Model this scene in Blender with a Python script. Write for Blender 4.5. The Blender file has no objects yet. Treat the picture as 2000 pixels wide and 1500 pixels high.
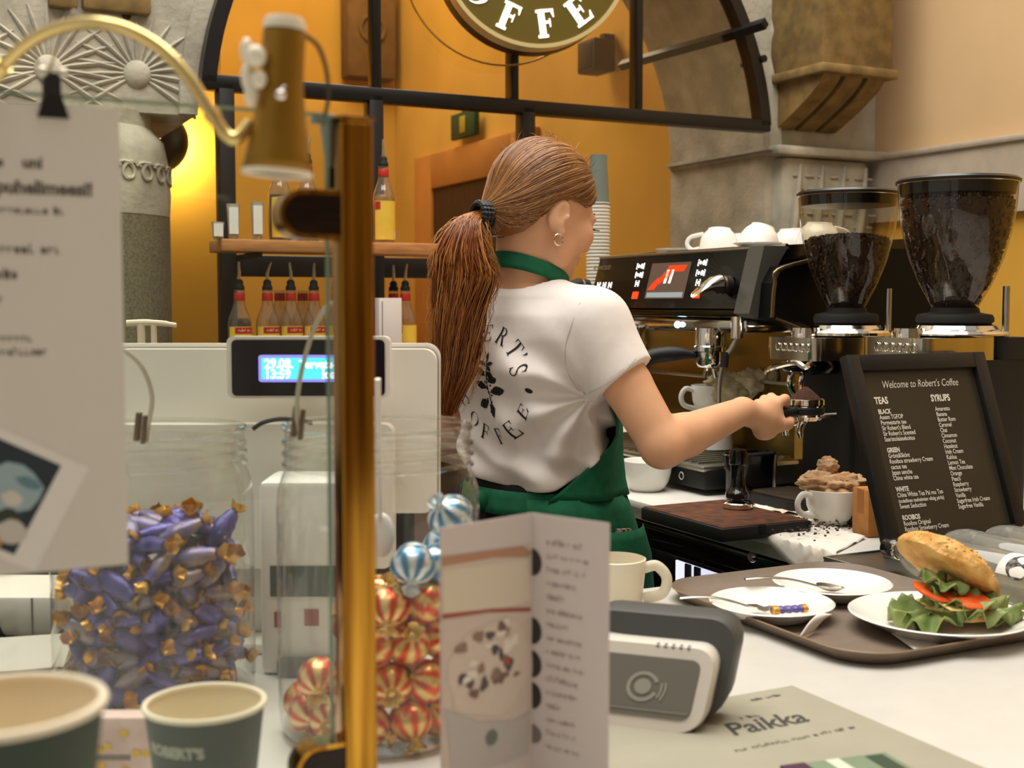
import bpy, bmesh, math, random
import numpy as np
from mathutils import Vector, Matrix, Euler, noise
from mathutils.bvhtree import BVHTree

random.seed(7)
SC = bpy.context.scene
COL = SC.collection
PI = math.pi
SIN, COS = math.sin, math.cos

# ------------------------------------------------------------------ camera
FPX = 2400.0                      # focal length in pixels of the 2000x1500 frame
CAMZ = 1.37
PITCH = math.atan(160.0 / FPX)    # horizon runs at about y = 590
cam_d = bpy.data.cameras.new('camera')
cam_d.sensor_width = 36.0
cam_d.lens = FPX / 2000.0 * 36.0
cam_d.clip_start = 0.05
cam_d.clip_end = 60
cam_d.dof.use_dof = True
cam_d.dof.focus_distance = 2.15
cam_d.dof.aperture_fstop = 6.8
cam = bpy.data.objects.new('camera', cam_d)
cam.location = (0, 0, CAMZ)
cam.rotation_euler = (PI / 2 - PITCH, 0, 0)
COL.objects.link(cam)
SC.camera = cam

# ------------------------------------------------------------------ world, lights, exposure
wd = bpy.data.worlds.new('hall_daylight')
SC.world = wd
wd.use_nodes = True
wd.node_tree.nodes['Background'].inputs[0].default_value = (1.0, 0.955, 0.89, 1)
wd.node_tree.nodes['Background'].inputs[1].default_value = 0.33

def area_light(name, loc, rot, sx, sy, power, color):
    l = bpy.data.lights.new(name, 'AREA')
    l.shape = 'RECTANGLE'; l.size = sx; l.size_y = sy
    l.energy = power; l.color = color
    o = bpy.data.objects.new(name, l)
    o.location = loc; o.rotation_euler = rot
    COL.objects.link(o)
    return o

# big glazed roof over the hall, and the lamps of the passage behind the arch
area_light('skylight', (-0.3, 2.3, 5.2), (0.0, 0, 0), 4.0, 4.5, 270, (1.0, 0.95, 0.87))
SC.view_settings.view_transform = 'Standard'
SC.view_settings.look = 'None'
SC.view_settings.gamma = 1.0
SC.view_settings.use_curve_mapping = False
SC.view_settings.exposure = 0.45
SC.cycles.transparent_max_bounces = 32

# ------------------------------------------------------------------ coordinates
# world: camera looks along +Y.  The room is turned by ROT: u runs along the work counter away from the
# camera, v runs across it to the right.
ROT = math.atan2(0.447, 0.894)
def UV(u, v, z):
    return Vector((v * COS(ROT) - u * SIN(ROT), v * SIN(ROT) + u * COS(ROT), z))
def ray(px, py):
    x = (px - 1000.0) / FPX; y = (750.0 - py) / FPX
    return Vector((x, y * SIN(PITCH) + COS(PITCH), y * COS(PITCH) - SIN(PITCH)))
def at(px, py, d):                # point of the place seen at that pixel, d metres ahead
    r = ray(px, py)
    return Vector((0, 0, CAMZ)) + r * (d / r.y)
def onz(px, py, z):               # ... on a horizontal surface
    r = ray(px, py)
    return Vector((0, 0, CAMZ)) + r * ((z - CAMZ) / r.z)
def onv(px, py, v):               # ... on a wall running along u
    r = ray(px, py); k = r.x * COS(ROT) + r.y * SIN(ROT)
    return Vector((0, 0, CAMZ)) + r * (v / k)
def onu(px, py, u):               # ... on a wall running along v
    r = ray(px, py); k = -r.x * SIN(ROT) + r.y * COS(ROT)
    return Vector((0, 0, CAMZ)) + r * (u / k)
def uvof(p):
    return (-p.x * SIN(ROT) + p.y * COS(ROT), p.x * COS(ROT) + p.y * SIN(ROT), p.z)
CZ = 0.95                         # height of the counters

# ------------------------------------------------------------------ materials
def s2l(c):
    return tuple(((x / 255.0) / 12.92 if x / 255.0 <= 0.04045 else ((x / 255.0 + 0.055) / 1.055) ** 2.4) for x in c) + (1.0,)
MATS = {}
def mat(name, rgb, rough=0.5, metal=0.0, var=0.0, scale=20.0, bump=0.0, bscale=60.0, rgb2=None, spec=0.5, trans=0.0, ior=1.45,
        emit=None, estr=1.0, alpha=1.0, coat=0.0, sheen=0.0, sss=0.0, detail=4.0, stretch=None, attr=None, bdist=0.002, lo=0.35, hi=0.65):
    if name in MATS: return MATS[name]
    m = bpy.data.materials.new(name); m.use_nodes = True
    nt = m.node_tree; N = nt.nodes; L = nt.links
    b = N['Principled BSDF']
    c = s2l(rgb)
    b.inputs['Base Color'].default_value = c
    b.inputs['Roughness'].default_value = rough
    b.inputs['Metallic'].default_value = metal
    b.inputs['Specular IOR Level'].default_value = spec
    b.inputs['IOR'].default_value = ior
    b.inputs['Transmission Weight'].default_value = trans
    b.inputs['Coat Weight'].default_value = coat
    b.inputs['Sheen Weight'].default_value = sheen
    b.inputs['Alpha'].default_value = alpha
    if sss:
        b.inputs['Subsurface Weight'].default_value = sss
        b.inputs['Subsurface Radius'].default_value = (0.012, 0.005, 0.003)
    if emit:
        b.inputs['Emission Color'].default_value = s2l(emit)
        b.inputs['Emission Strength'].default_value = estr
    tc = N.new('ShaderNodeTexCoord'); mp = N.new('ShaderNodeMapping')
    L.new(tc.outputs['Object'], mp.inputs[0])
    if stretch: mp.inputs['Scale'].default_value = stretch
    if var or rgb2:
        no = N.new('ShaderNodeTexNoise'); no.inputs['Scale'].default_value = scale; no.inputs['Detail'].default_value = detail
        L.new(mp.outputs[0], no.inputs['Vector'])
        rp = N.new('ShaderNodeValToRGB')
        e = rp.color_ramp.elements
        if rgb2:
            e[0].color = c; e[1].color = s2l(rgb2)
        else:
            e[0].color = tuple(x * (1 - var) for x in c[:3]) + (1,); e[1].color = tuple(min(1, x * (1 + var)) for x in c[:3]) + (1,)
        e[0].position = lo; e[1].position = hi
        L.new(no.outputs['Fac'], rp.inputs[0])
        L.new(rp.outputs[0], b.inputs['Base Color'])
    if attr:                       # colour carried by the mesh (per strand, per piece)
        a = N.new('ShaderNodeAttribute'); a.attribute_name = attr
        L.new(a.outputs['Color'], b.inputs['Base Color'])
    if bump:
        nb = N.new('ShaderNodeTexNoise'); nb.inputs['Scale'].default_value = bscale; nb.inputs['Detail'].default_value = 5
        L.new(mp.outputs[0], nb.inputs['Vector'])
        bp = N.new('ShaderNodeBump'); bp.inputs['Strength'].default_value = bump; bp.inputs['Distance'].default_value = bdist
        L.new(nb.outputs['Fac'], bp.inputs['Height']); L.new(bp.outputs[0], b.inputs['Normal'])
    MATS[name] = m
    return m
def glass(name, tint=(255, 255, 255), rough=0.0, refl=1.0, clear=0.95, milk=0.0):  # milk: pale diffuse share; on the clear bottles it stands in for reflections
    """thin clear sheet: fresnel reflection over transparency"""
    if name in MATS: return MATS[name]
    m = bpy.data.materials.new(name); m.use_nodes = True
    nt = m.node_tree; N = nt.nodes; L = nt.links
    N.remove(N['Principled BSDF'])
    tr = N.new('ShaderNodeBsdfTransparent'); t = s2l(tint)
    tr.inputs[0].default_value = tuple(x * clear for x in t[:3]) + (1,)
    gl = N.new('ShaderNodeBsdfGlossy'); gl.inputs['Roughness'].default_value = rough
    lw = N.new('ShaderNodeLayerWeight'); lw.inputs[0].default_value = 0.5
    pw = N.new('ShaderNodeMath'); pw.operation = 'POWER'; pw.inputs[1].default_value = 5.0
    ma = N.new('ShaderNodeMath'); ma.operation = 'MULTIPLY_ADD'; ma.inputs[1].default_value = 0.90 * refl; ma.inputs[2].default_value = 0.04 * refl
    mx = N.new('ShaderNodeMixShader'); ma.use_clamp = True
    L.new(lw.outputs['Facing'], pw.inputs[0]); L.new(pw.outputs[0], ma.inputs[0]); L.new(ma.outputs[0], mx.inputs[0])
    L.new(tr.outputs[0], mx.inputs[1]); L.new(gl.outputs[0], mx.inputs[2])
    out = mx
    if milk:                       # pale diffuse mix; on the clear bottles it stands in for reflections
        df = N.new('ShaderNodeBsdfTranslucent'); df.inputs[0].default_value = t; dd_ = N.new('ShaderNodeBsdfDiffuse'); dd_.inputs[0].default_value = t
        m1 = N.new('ShaderNodeMixShader'); m1.inputs[0].default_value = 0.5; L.new(df.outputs[0], m1.inputs[1]); L.new(dd_.outputs[0], m1.inputs[2])
        out = N.new('ShaderNodeMixShader'); out.inputs[0].default_value = milk; L.new(mx.outputs[0], out.inputs[1]); L.new(m1.outputs[0], out.inputs[2])
    L.new(out.outputs[0], N['Material Output'].inputs[0])
    MATS[name] = m
    return m

# ------------------------------------------------------------------ objects
def empty(name, loc=(0, 0, 0), rz=0.0):
    o = bpy.data.objects.new(name, None)
    o.empty_display_size = 0.05
    o.location = loc; o.rotation_euler = (0, 0, rz)
    COL.objects.link(o)
    return o
def tag(o, label=None, cat=None, group=None, kind=None):
    if label: o['label'] = label
    if cat: o['category'] = cat
    if group: o['group'] = group
    if kind: o['kind'] = kind
    return o
def thing(name, label, cat, loc=(0, 0, 0), rz=0.0, group=None):
    return tag(empty(name, loc, rz), label, cat, group)
def tree_copy(o, parent=None):
    c = o.copy(); COL.objects.link(c); c.parent = parent
    for ch in list(o.children): tree_copy(ch, c)
    return c

class MB:
    """collects shapes, then links them as one mesh object"""
    def __init__(s): s.v = []; s.f = []; s.M = Matrix.Identity(4); s.c = []; s.mi = []; s.cm = 0
    def setM(s, loc=(0, 0, 0), rot=(0, 0, 0), sc=(1, 1, 1)):
        s.M = Matrix.Translation(loc) @ Euler(rot).to_matrix().to_4x4() @ Matrix.Diagonal((*sc, 1)); return s
    def frame(s, o, x, y, z):
        s.M = Matrix(((x[0], y[0], z[0], o[0]), (x[1], y[1], z[1], o[1]), (x[2], y[2], z[2], o[2]), (0, 0, 0, 1))); return s
    def add(s, vs, fs):
        n = len(s.v); M = s.M
        s.v += [tuple(M @ Vector(p)) for p in vs]
        s.f += [tuple(i + n for i in q) for q in fs]
        s.mi += [s.cm] * len(fs)
        return s
    def box(s, a, b, bev=0.0, seg=2):
        x0, y0, z0 = a; x1, y1, z1 = b
        if bev <= 0:
            vs = [(x0, y0, z0), (x1, y0, z0), (x1, y1, z0), (x0, y1, z0), (x0, y0, z1), (x1, y0, z1), (x1, y1, z1), (x0, y1, z1)]
            return s.add(vs, [(0, 3, 2, 1), (4, 5, 6, 7), (0, 1, 5, 4), (1, 2, 6, 5), (2, 3, 7, 6), (3, 0, 4, 7)])
        bm = bmesh.new(); bmesh.ops.create_cube(bm, size=1)
        for v in bm.verts:
            v.co = Vector(((x0 + x1) / 2 + v.co.x * (x1 - x0), (y0 + y1) / 2 + v.co.y * (y1 - y0), (z0 + z1) / 2 + v.co.z * (z1 - z0)))
        bmesh.ops.bevel(bm, geom=bm.edges[:], offset=bev, segments=seg, affect='EDGES', profile=0.5)
        return s.bm(bm)
    def bm(s, bm):
        bm.verts.index_update()
        s.add([v.co[:] for v in bm.verts], [[v.index for v in f.verts] for f in bm.faces]); bm.free(); return s
    def lathe(s, prof, n=32, cap0=False, cap1=False, ox=0, oy=0, sx=1.0, sy=1.0):
        vs = []; fs = []
        for r, z in prof:
            for k in range(n):
                a = 2 * PI * k / n
                vs.append((ox + r * COS(a) * sx, oy + r * SIN(a) * sy, z))
        for i in range(len(prof) - 1):
            for k in range(n):
                k2 = (k + 1) % n
                fs.append((i * n + k, i * n + k2, (i + 1) * n + k2, (i + 1) * n + k))
        if cap0: fs.append(tuple(reversed(range(n))))
        if cap1: fs.append(tuple(range((len(prof) - 1) * n, len(prof) * n)))
        return s.add(vs, fs)
    def tube(s, pts, r, n=8, caps=True, closed=False, sy=1.0):
        pts = [Vector(p) for p in pts]; m = len(pts)
        rs = r if isinstance(r, (list, tuple)) else [r] * m
        vs = []; fs = []; up = None
        for i, p in enumerate(pts):
            if closed: t = (pts[(i + 1) % m] - pts[i - 1])
            else: t = pts[min(i + 1, m - 1)] - pts[max(i - 1, 0)]
            t = t.normalized() if t.length > 1e-9 else Vector((0, 0, 1))
            if up is None:
                up = Vector((0, 0, 1)) if abs(t.z) < 0.9 else Vector((1, 0, 0))
            sd = t.cross(up)
            sd = sd.normalized() if sd.length > 1e-6 else t.orthogonal().normalized()
            up = sd.cross(t).normalized()
            for k in range(n):
                a = 2 * PI * k / n
                vs.append(tuple(p + sd * (COS(a) * rs[i]) + up * (SIN(a) * rs[i] * sy)))
        rng = m if closed else m - 1
        for i in range(rng):
            j = (i + 1) % m
            for k in range(n):
                k2 = (k + 1) % n
                fs.append((i * n + k, i * n + k2, j * n + k2, j * n + k))
        if caps and not closed:
            fs.append(tuple(reversed(range(n)))); fs.append(tuple(range((m - 1) * n, m * n)))
        return s.add(vs, fs)
    def cyl(s, a, b, r, r2=None, n=20):
        return s.tube([a, b], [r, r if r2 is None else r2], n)
    def ell(s, c, r, n=16, m=10):
        prof = [(SIN(PI * i / m), -COS(PI * i / m)) for i in range(m + 1)]
        vs = []; fs = []
        for q, z in prof:
            for k in range(n):
                a = 2 * PI * k / n
                vs.append((c[0] + r[0] * q * COS(a), c[1] + r[1] * q * SIN(a), c[2] + r[2] * z))
        for i in range(m):
            for k in range(n):
                k2 = (k + 1) % n
                fs.append((i * n + k, i * n + k2, (i + 1) * n + k2, (i + 1) * n + k))
        return s.add(vs, fs)
    def prism(s, poly, z0, z1):
        n = len(poly)
        vs = [(x, y, z0) for x, y in poly] + [(x, y, z1) for x, y in poly]
        fs = [tuple(reversed(range(n))), tuple(range(n, 2 * n))] + [(i, (i + 1) % n, n + (i + 1) % n, n + i) for i in range(n)]
        return s.add(vs, fs)
    def loft(s, rings, cap0=True, cap1=True, closed=True):
        n = len(rings[0]); vs = [tuple(p) for r in rings for p in r]; fs = []
        for i in range(len(rings) - 1):
            for k in range(n if closed else n - 1):
                k2 = (k + 1) % n
                fs.append((i * n + k, i * n + k2, (i + 1) * n + k2, (i + 1) * n + k))
        if cap0: fs.append(tuple(reversed(range(n))))
        if cap1: fs.append(tuple(range((len(rings) - 1) * n, len(rings) * n)))
        return s.add(vs, fs)
    def grid(s, fn, nu, nv):
        vs = [fn(i / nu, j / nv) for j in range(nv + 1) for i in range(nu + 1)]
        fs = [(j * (nu + 1) + i, j * (nu + 1) + i + 1, (j + 1) * (nu + 1) + i + 1, (j + 1) * (nu + 1) + i) for j in range(nv) for i in range(nu)]
        return s.add(vs, fs)
    def build(s, name, m, parent=None, smooth=35, loc=None, rot=None, solid=0.0, mats=None):
        me = bpy.data.meshes.new(name)
        me.from_pydata(s.v, [], s.f)
        me.validate(clean_customdata=False)
        for mm in (mats or [m]): me.materials.append(mm)
        if mats and len(s.mi) == len(me.polygons):
            me.polygons.foreach_set('material_index', s.mi)
        if smooth:
            me.polygons.foreach_set('use_smooth', [True] * len(me.polygons))
            if smooth < 180: me.set_sharp_from_angle(angle=math.radians(smooth))
        me.update()
        o = bpy.data.objects.new(name, me); COL.objects.link(o)
        if parent is not None: o.parent = parent
        if loc is not None: o.location = loc
        if rot is not None: o.rotation_euler = rot
        if solid:
            md = o.modifiers.new('thickness', 'SOLIDIFY'); md.thickness = solid; md.offset = 0
        return o
def fixnormals(o):
    bm = bmesh.new(); bm.from_mesh(o.data); bmesh.ops.recalc_face_normals(bm, faces=bm.faces[:]); bm.to_mesh(o.data); bm.free(); return o
def struct(o, label=None): o['kind'] = 'structure'; return o
def rrect(x0, y0, x1, y1, r, n=6):
    pts = []
    for cx, cy, a0 in ((x1 - r, y1 - r, 0), (x0 + r, y1 - r, PI / 2), (x0 + r, y0 + r, PI), (x1 - r, y0 + r, 1.5 * PI)):
        for k in range(n + 1):
            a = a0 + PI / 2 * k / n
            pts.append((cx + r * COS(a), cy + r * SIN(a)))
    return pts
def spline(pts, n=8):
    """Catmull-Rom through the points"""
    P_ = [Vector(p) for p in pts]; P_ = [P_[0] * 2 - P_[1]] + P_ + [P_[-1] * 2 - P_[-2]]
    out = []
    for i in range(1, len(P_) - 2):
        a, b, c, d = P_[i - 1:i + 3]
        for k in range(n):
            t = k / n
            out.append(0.5 * ((2 * b) + (c - a) * t + (2 * a - 5 * b + 4 * c - d) * t * t + (3 * b - a - 3 * c + d) * t ** 3))
    out.append(P_[-2].copy())
    return out
def colors(o, cols, name='tint'):
    """per-vertex colour of a piece (its own pigment)"""
    at_ = o.data.color_attributes.new(name, 'FLOAT_COLOR', 'POINT')
    at_.data.foreach_set('color', np.asarray(cols, dtype=np.float32).ravel())

# ------------------------------------------------------------------ lettering
def text_geo(s, size=1.0, align='LEFT', shear=0.0, bold=0.0, space=1.0):
    cu = bpy.data.curves.new('t', 'FONT'); cu.body = s; cu.size = size; cu.align_x = align; cu.shear = shear
    cu.offset = bold; cu.space_character = space; cu.resolution_u = 3
    ob = bpy.data.objects.new('t', cu); COL.objects.link(ob)
    dg = bpy.context.evaluated_depsgraph_get()
    me = bpy.data.meshes.new_from_object(ob.evaluated_get(dg))
    vs = [v.co[:] for v in me.vertices]; fs = [tuple(p.vertices) for p in me.polygons]
    bpy.data.objects.remove(ob); bpy.data.curves.remove(cu); bpy.data.meshes.remove(me)
    return vs, fs
def put_text(mb, s, x, y, z=0.0, **k):
    vs, fs = text_geo(s, **k)
    mb.add([(p[0] + x, p[1] + y, z) for p in vs], fs)
def marks_geo(n, size, align='LEFT', seed=0):
    """a line of print too small or blurred to read: rows of short strokes in word groups"""
    r = random.Random(seed * 31 + n); vs = []; fs = []; x = 0.0
    for k in range(n):
        if k and r.random() < 0.16: x += size * 0.35
        h = size * (0.72 if r.random() < 0.2 else 0.5); w = size * r.uniform(0.22, 0.40)
        b = len(vs)
        for (x0, y0, x1, y1) in ((x, 0, x + size * 0.10, h), (x, 0 if r.random() < 0.5 else h * 0.6, x + w, (0 if r.random() < 0.5 else h * 0.6) + size * 0.12)):
            y1 = max(y1, y0 + size * 0.10); b = len(vs)
            vs += [(x0, y0, 0), (x1, y0, 0), (x1, y1, 0), (x0, y1, 0)]; fs.append((b, b + 1, b + 2, b + 3))
        x += w + size * 0.12
    if align == 'RIGHT': vs = [(p[0] - x, p[1], 0) for p in vs]
    return vs, fs
# serif capitals on a unit-height grid: lists of strokes (quads as polygons)
def arcband(cx, cy, rx, ry, a0, a1, w0, w1, n=14):
    """curved stroke whose width swells in the middle"""
    out = []
    for k in range(n):
        ta, tb = k / n, (k + 1) / n
        q = []
        for t in (ta, tb):
            a = math.radians(a0 + (a1 - a0) * t); w = w0 + (w1 - w0) * SIN(PI * t)
            q.append(((cx + (rx - w / 2) * COS(a), cy + (ry - w / 2) * SIN(a)), (cx + (rx + w / 2) * COS(a), cy + (ry + w / 2) * SIN(a))))
        out.append([q[0][0], q[0][1], q[1][1], q[1][0]])
    return out
def rc(x0, y0, x1, y1): return [[(x0, y0), (x1, y0), (x1, y1), (x0, y1)]]
def serif(ch, st=0.17, th=0.055):
    """returns (polygons, width)"""
    stem = lambda x: rc(x, 0, x + st, 1) + rc(x - 0.07, 0, x + st + 0.07, th) + rc(x - 0.07, 1 - th, x + st + 0.07, 1)
    if ch == 'E':
        return stem(0.1) + rc(0.2, 1 - th, 0.68, 1) + rc(0.2, 0, 0.72, th) + rc(0.2, 0.49, 0.52, 0.49 + th) + [[(0.68, 1), (0.60, 1 - th), (0.66, 0.72), (0.68, 0.72)], [(0.72, 0), (0.76, 0.3), (0.73, 0.3), (0.62, th)], [(0.50, 0.36), (0.54, 0.36), (0.54, 0.66), (0.50, 0.66)]], 0.8
    if ch == 'F':
        return stem(0.1) + rc(0.2, 1 - th, 0.68, 1) + rc(0.2, 0.49, 0.52, 0.49 + th) + [[(0.68, 1), (0.58, 1 - th), (0.66, 0.70), (0.69, 0.70)], [(0.50, 0.36), (0.54, 0.36), (0.54, 0.66), (0.50, 0.66)]], 0.74
    if ch == 'T':
        return rc(0.31, 0, 0.31 + st, 1) + rc(0.22, 0, 0.40 + st, th) + rc(0.04, 1 - th, 0.76, 1) + [[(0.04, 1), (0.02, 0.7), (0.05, 0.7), (0.13, 1 - th)], [(0.76, 1), (0.67, 1 - th), (0.75, 0.7), (0.78, 0.7)]], 0.8
    if ch == 'O':
        return arcband(0.43, 0.5, 0.40, 0.47, 0, 180, 0.15, 0.02) + arcband(0.43, 0.5, 0.40, 0.47, 180, 360, 0.15, 0.02), 0.88
    if ch == 'C':
        return arcband(0.45, 0.5, 0.40, 0.47, 55, 310, 0.05, 0.14, 22) + [[(0.70, 0.95), (0.74, 0.95), (0.74, 0.66), (0.66, 0.80)]], 0.82
    if ch == 'S':
        return arcband(0.36, 0.745, 0.22, 0.225, 30, 270, 0.05, 0.10, 14) + arcband(0.36, 0.265, 0.25, 0.235, 90, -150, 0.10, 0.06, 14) + [[(0.53, 1), (0.57, 1), (0.57, 0.72), (0.52, 0.78)], [(0.11, 0.30), (0.16, 0.24), (0.13, 0), (0.09, 0)]], 0.7
    if ch == 'B':
        return stem(0.1) + arcband(0.33, 0.75, 0.24, 0.225, -90, 90, 0.05, 0.11) + arcband(0.35, 0.265, 0.28, 0.24, -90, 90, 0.05, 0.12) + rc(0.2, 1 - th, 0.34, 1) + rc(0.2, 0, 0.36, th) + rc(0.2, 0.49, 0.36, 0.49 + th), 0.74
    if ch == 'R':
        return stem(0.1) + arcband(0.33, 0.74, 0.25, 0.235, -90, 90, 0.05, 0.11) + rc(0.2, 1 - th, 0.34, 1) + rc(0.2, 0.48, 0.36, 0.48 + th) + [[(0.36, 0.49), (0.50, 0.49), (0.82, 0), (0.64, 0)]] + rc(0.62, 0, 0.88, th), 0.86
    if ch == "'":
        return [[(0.08, 1), (0.22, 1), (0.20, 0.82), (0.08, 0.68), (0.12, 0.84)]], 0.3
    return rc(0.1, 0.4, 0.3, 0.6), 0.4
# ================================================================== the setting
M_STONE = mat('carved_limestone', (176, 170, 152), 0.9, var=0.22, scale=7, bump=0.6, bscale=60, bdist=0.004)
M_GRANITE = mat('grey_granite', (98, 92, 72), 0.75, rgb2=(132, 124, 100), scale=140, detail=2, bump=0.1)
M_OCHRE = mat('ochre_plaster', (210, 158, 58), 0.85, var=0.10, scale=1.3, bump=0.12, bscale=120)
M_OCHRE_D = mat('ochre_door_surround', (186, 120, 40), 0.8, var=0.1, scale=3)
M_BEIGE = mat('beige_plaster', (206, 172, 128), 0.9, var=0.05, scale=1.5, bump=0.1, bscale=150)
M_DADO = mat('grey_dado_stone', (178, 164, 144), 0.85, var=0.07, scale=14, bump=0.15, bscale=90)
M_FLOOR = mat('floor_tile', (96, 84, 70), 0.5, var=0.15, scale=3)
M_DARKWOOD = mat('dark_door_wood', (64, 38, 22), 0.5, var=0.25, scale=8, stretch=(6, 6, 0.6))
M_BLACK = mat('black_painted_steel', (14, 13, 13), 0.38, var=0.2, scale=30)
M_WHITETOP = mat('white_solid_surface', (214, 211, 203), 0.28, var=0.02, scale=30)

def room(mb, name, m, **k):
    o = mb.build(name, m, **k); o.rotation_euler = (0, 0, ROT); return o
# local axes of a room mesh: x = v, y = u
struct(room(MB().box((-4, -4, -0.05), (6, 9.5, 0)), 'floor', M_FLOOR))
struct(room(MB().box((3.57, -4, 1.96), (3.75, 3.9, 5.2)), 'wall_right', M_BEIGE))
struct(room(MB().box((3.575, -4, 0), (3.75, 3.9, 1.69)), 'wall_right_lower', M_OCHRE))
struct(room(MB().box((3.545, -4, 1.69), (3.75, 3.9, 1.935)).box((3.53, -4, 1.935), (3.75, 3.9, 1.96), 0.008), 'trim_1', M_DADO))
struct(room(MB().box((-4, -4.2, 0), (6, -4, 5.2)), 'wall_near', mat('brown_hall_wall', (138, 116, 88), 0.85, var=0.2, scale=0.7)))
# passage behind the arch
struct(room(MB().box((-4, 8.0, 0), (3.2, 8.2, 4.4)), 'wall_far', M_OCHRE))
struct(room(MB().box((3.1, 4.5, 0), (3.3, 8.0, 4.4)), 'wall_passage', M_OCHRE))
struct(room(MB().box((-4, 5.2, 0), (1.24, 5.4, 4.4)), 'wall_return', M_OCHRE))
struct(room(MB().box((-4, 4.4, 4.4), (3.3, 8.2, 4.5)), 'ceiling', M_OCHRE))
area_light('passage_lamp', UV(6.6, 1.9, 4.3), (0, 0, ROT), 2.2, 1.6, 62, (1.0, 0.93, 0.80))

# stone wall with the arch
AC_V, AC_Z, AR = 1.93, 1.94, 1.09
def arch_wall():
    y0, y1 = 3.85, 4.5
    out = [(-3.2, 0), (AC_V - AR + 0.0, 0)]
    for k in range(0, 41):
        a = PI - PI * k / 40
        out.append((AC_V + AR * COS(a), AC_Z + AR * SIN(a)))
    out += [(AC_V + AR, 0), (3.75, 0), (3.75, 5.2), (-3.2, 5.2)]
    mb = MB()
    n = len(out)
    vs = [(x, y0, z) for x, z in out] + [(x, y1, z) for x, z in out]
    fs = [tuple(range(n)), tuple(reversed(range(n, 2 * n)))] + [(i, n + i, n + (i + 1) % n, (i + 1) % n) for i in range(n)]
    # the strip left of the column stands open below the springing
    return mb.add(vs, fs)
mbw = MB()
def wall_poly(out, y0, y1):
    n = len(out)
    vs = [(x, y0, z) for x, z in out] + [(x, y1, z) for x, z in out]
    fs = [tuple(range(n)), tuple(reversed(range(n, 2 * n)))] + [(i, n + i, n + (i + 1) % n, (i + 1) % n) for i in range(n)]
    mbw.add(vs, fs)
pts = [(AC_V + AR * COS(PI - PI * k / 40), AC_Z + AR * SIN(PI - PI * k / 40)) for k in range(41)]
wall_poly([(-3.2, AC_Z)] + pts + [(3.57, AC_Z), (3.57, 5.2), (-3.2, 5.2)], 3.85, 4.5)     # spandrel
wall_poly([(AC_V + AR, 0), (3.57, 0), (3.57, AC_Z), (AC_V + AR, AC_Z)], 3.85, 4.5)          # right pier
wall_poly([(-3.2, 0), (-0.2, 0), (-0.2, AC_Z), (-3.2, AC_Z)], 3.85, 4.5)                     # far left pier
wall_back = struct(room(mbw, 'wall_back', M_STONE, smooth=25)); fixnormals(wall_back)

def stone_part(mb, name, m=None, parent=wall_back, smooth=40):
    return mb.build(name, m or M_STONE, parent, smooth)
# raised band along the arch, and beads drilled beside it
for (r0, r1, dy, nm) in ((AR, AR + 0.055, 0.03, 'arch_moulding'),):
    mb = MB()
    for k in range(40):
        q = []
        for kk in (k, k + 1):
            a = PI - PI * kk / 40
            q.append([(AC_V + r * COS(a), AC_Z + r * SIN(a)) for r in (r0, r1)])
        p = [q[0][0], q[1][0], q[1][1], q[0][1]]
        mb.add([(x, 3.85 - dy, z) for x, z in p] + [(x, 3.86, z) for x, z in p], [(3, 2, 1, 0), (0, 1, 5, 4), (2, 3, 7, 6)])
    stone_part(mb, nm)
M_HOLE = mat('drilled_stone_dark', (70, 60, 44), 0.95)
holes = MB()
for k in range(0, 26):
    a = PI - PI * k / 25
    r = AR + 0.20 + 0.012 * SIN(k * 2.1)
    x, z = AC_V + r * COS(a), AC_Z + 0.12 + r * SIN(a)
    holes.ell((x, 3.85, z), (0.014, 0.006, 0.014), 8, 6)
for k in range(0, 26):
    a = PI - PI * k / 25
    r = AR + 0.62
    holes.ell((AC_V + r * COS(a), 3.85, AC_Z + 0.2 + r * SIN(a)), (0.013, 0.006, 0.013), 8, 6)
stone_part(holes, 'drilled_bead', M_HOLE)['kind'] = 'stuff'
# palmettes carved on the left springer: boss with radiating leaves
def palmette(px, py, R, a0, a1, n):
    c = uvof(onu(px, py, 3.85))
    mb = MB().ell((c[1], 3.85, c[2]), (0.042, 0.022, 0.042), 16, 8)
    for k in range(n):
        a = math.radians(a0 + (a1 - a0) * k / (n - 1))
        p = []; rs = []
        for t in (0.12, 0.3, 0.55, 0.8, 1.0):
            p.append((c[1] + COS(a) * R * t, 3.852 + 0.003, c[2] + SIN(a) * R * t - 0.10 * R * t * t * (1 if a < PI else 1)))
            rs.append(0.005 + 0.022 * SIN(PI * min(0.98, t * 0.9)) * R / 0.4)
        mb.tube(p, rs, 8, sy=0.55)
    return stone_part(mb, 'carved_palmette')
palmette(268, 145, 0.20, -30, 210, 17)
palmette(95, 135, 0.21, -30, 210, 17)
palmette(-90, 140, 0.22, -30, 210, 14)
for (xa, xb, ya_) in ((92, 150, 22), (158, 292, 34)):
    p_, q_ = uvof(onu(xa, -40, 3.85)), uvof(onu(xb, ya_, 3.85))
    stone_part(MB().box((p_[1], 3.815, q_[2]), (q_[1], 3.86, p_[2]), 0.01), 'stained_block', mat('brown_sandstone', (128, 104, 60), 0.9, var=0.25, scale=16, bump=0.3))
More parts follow.
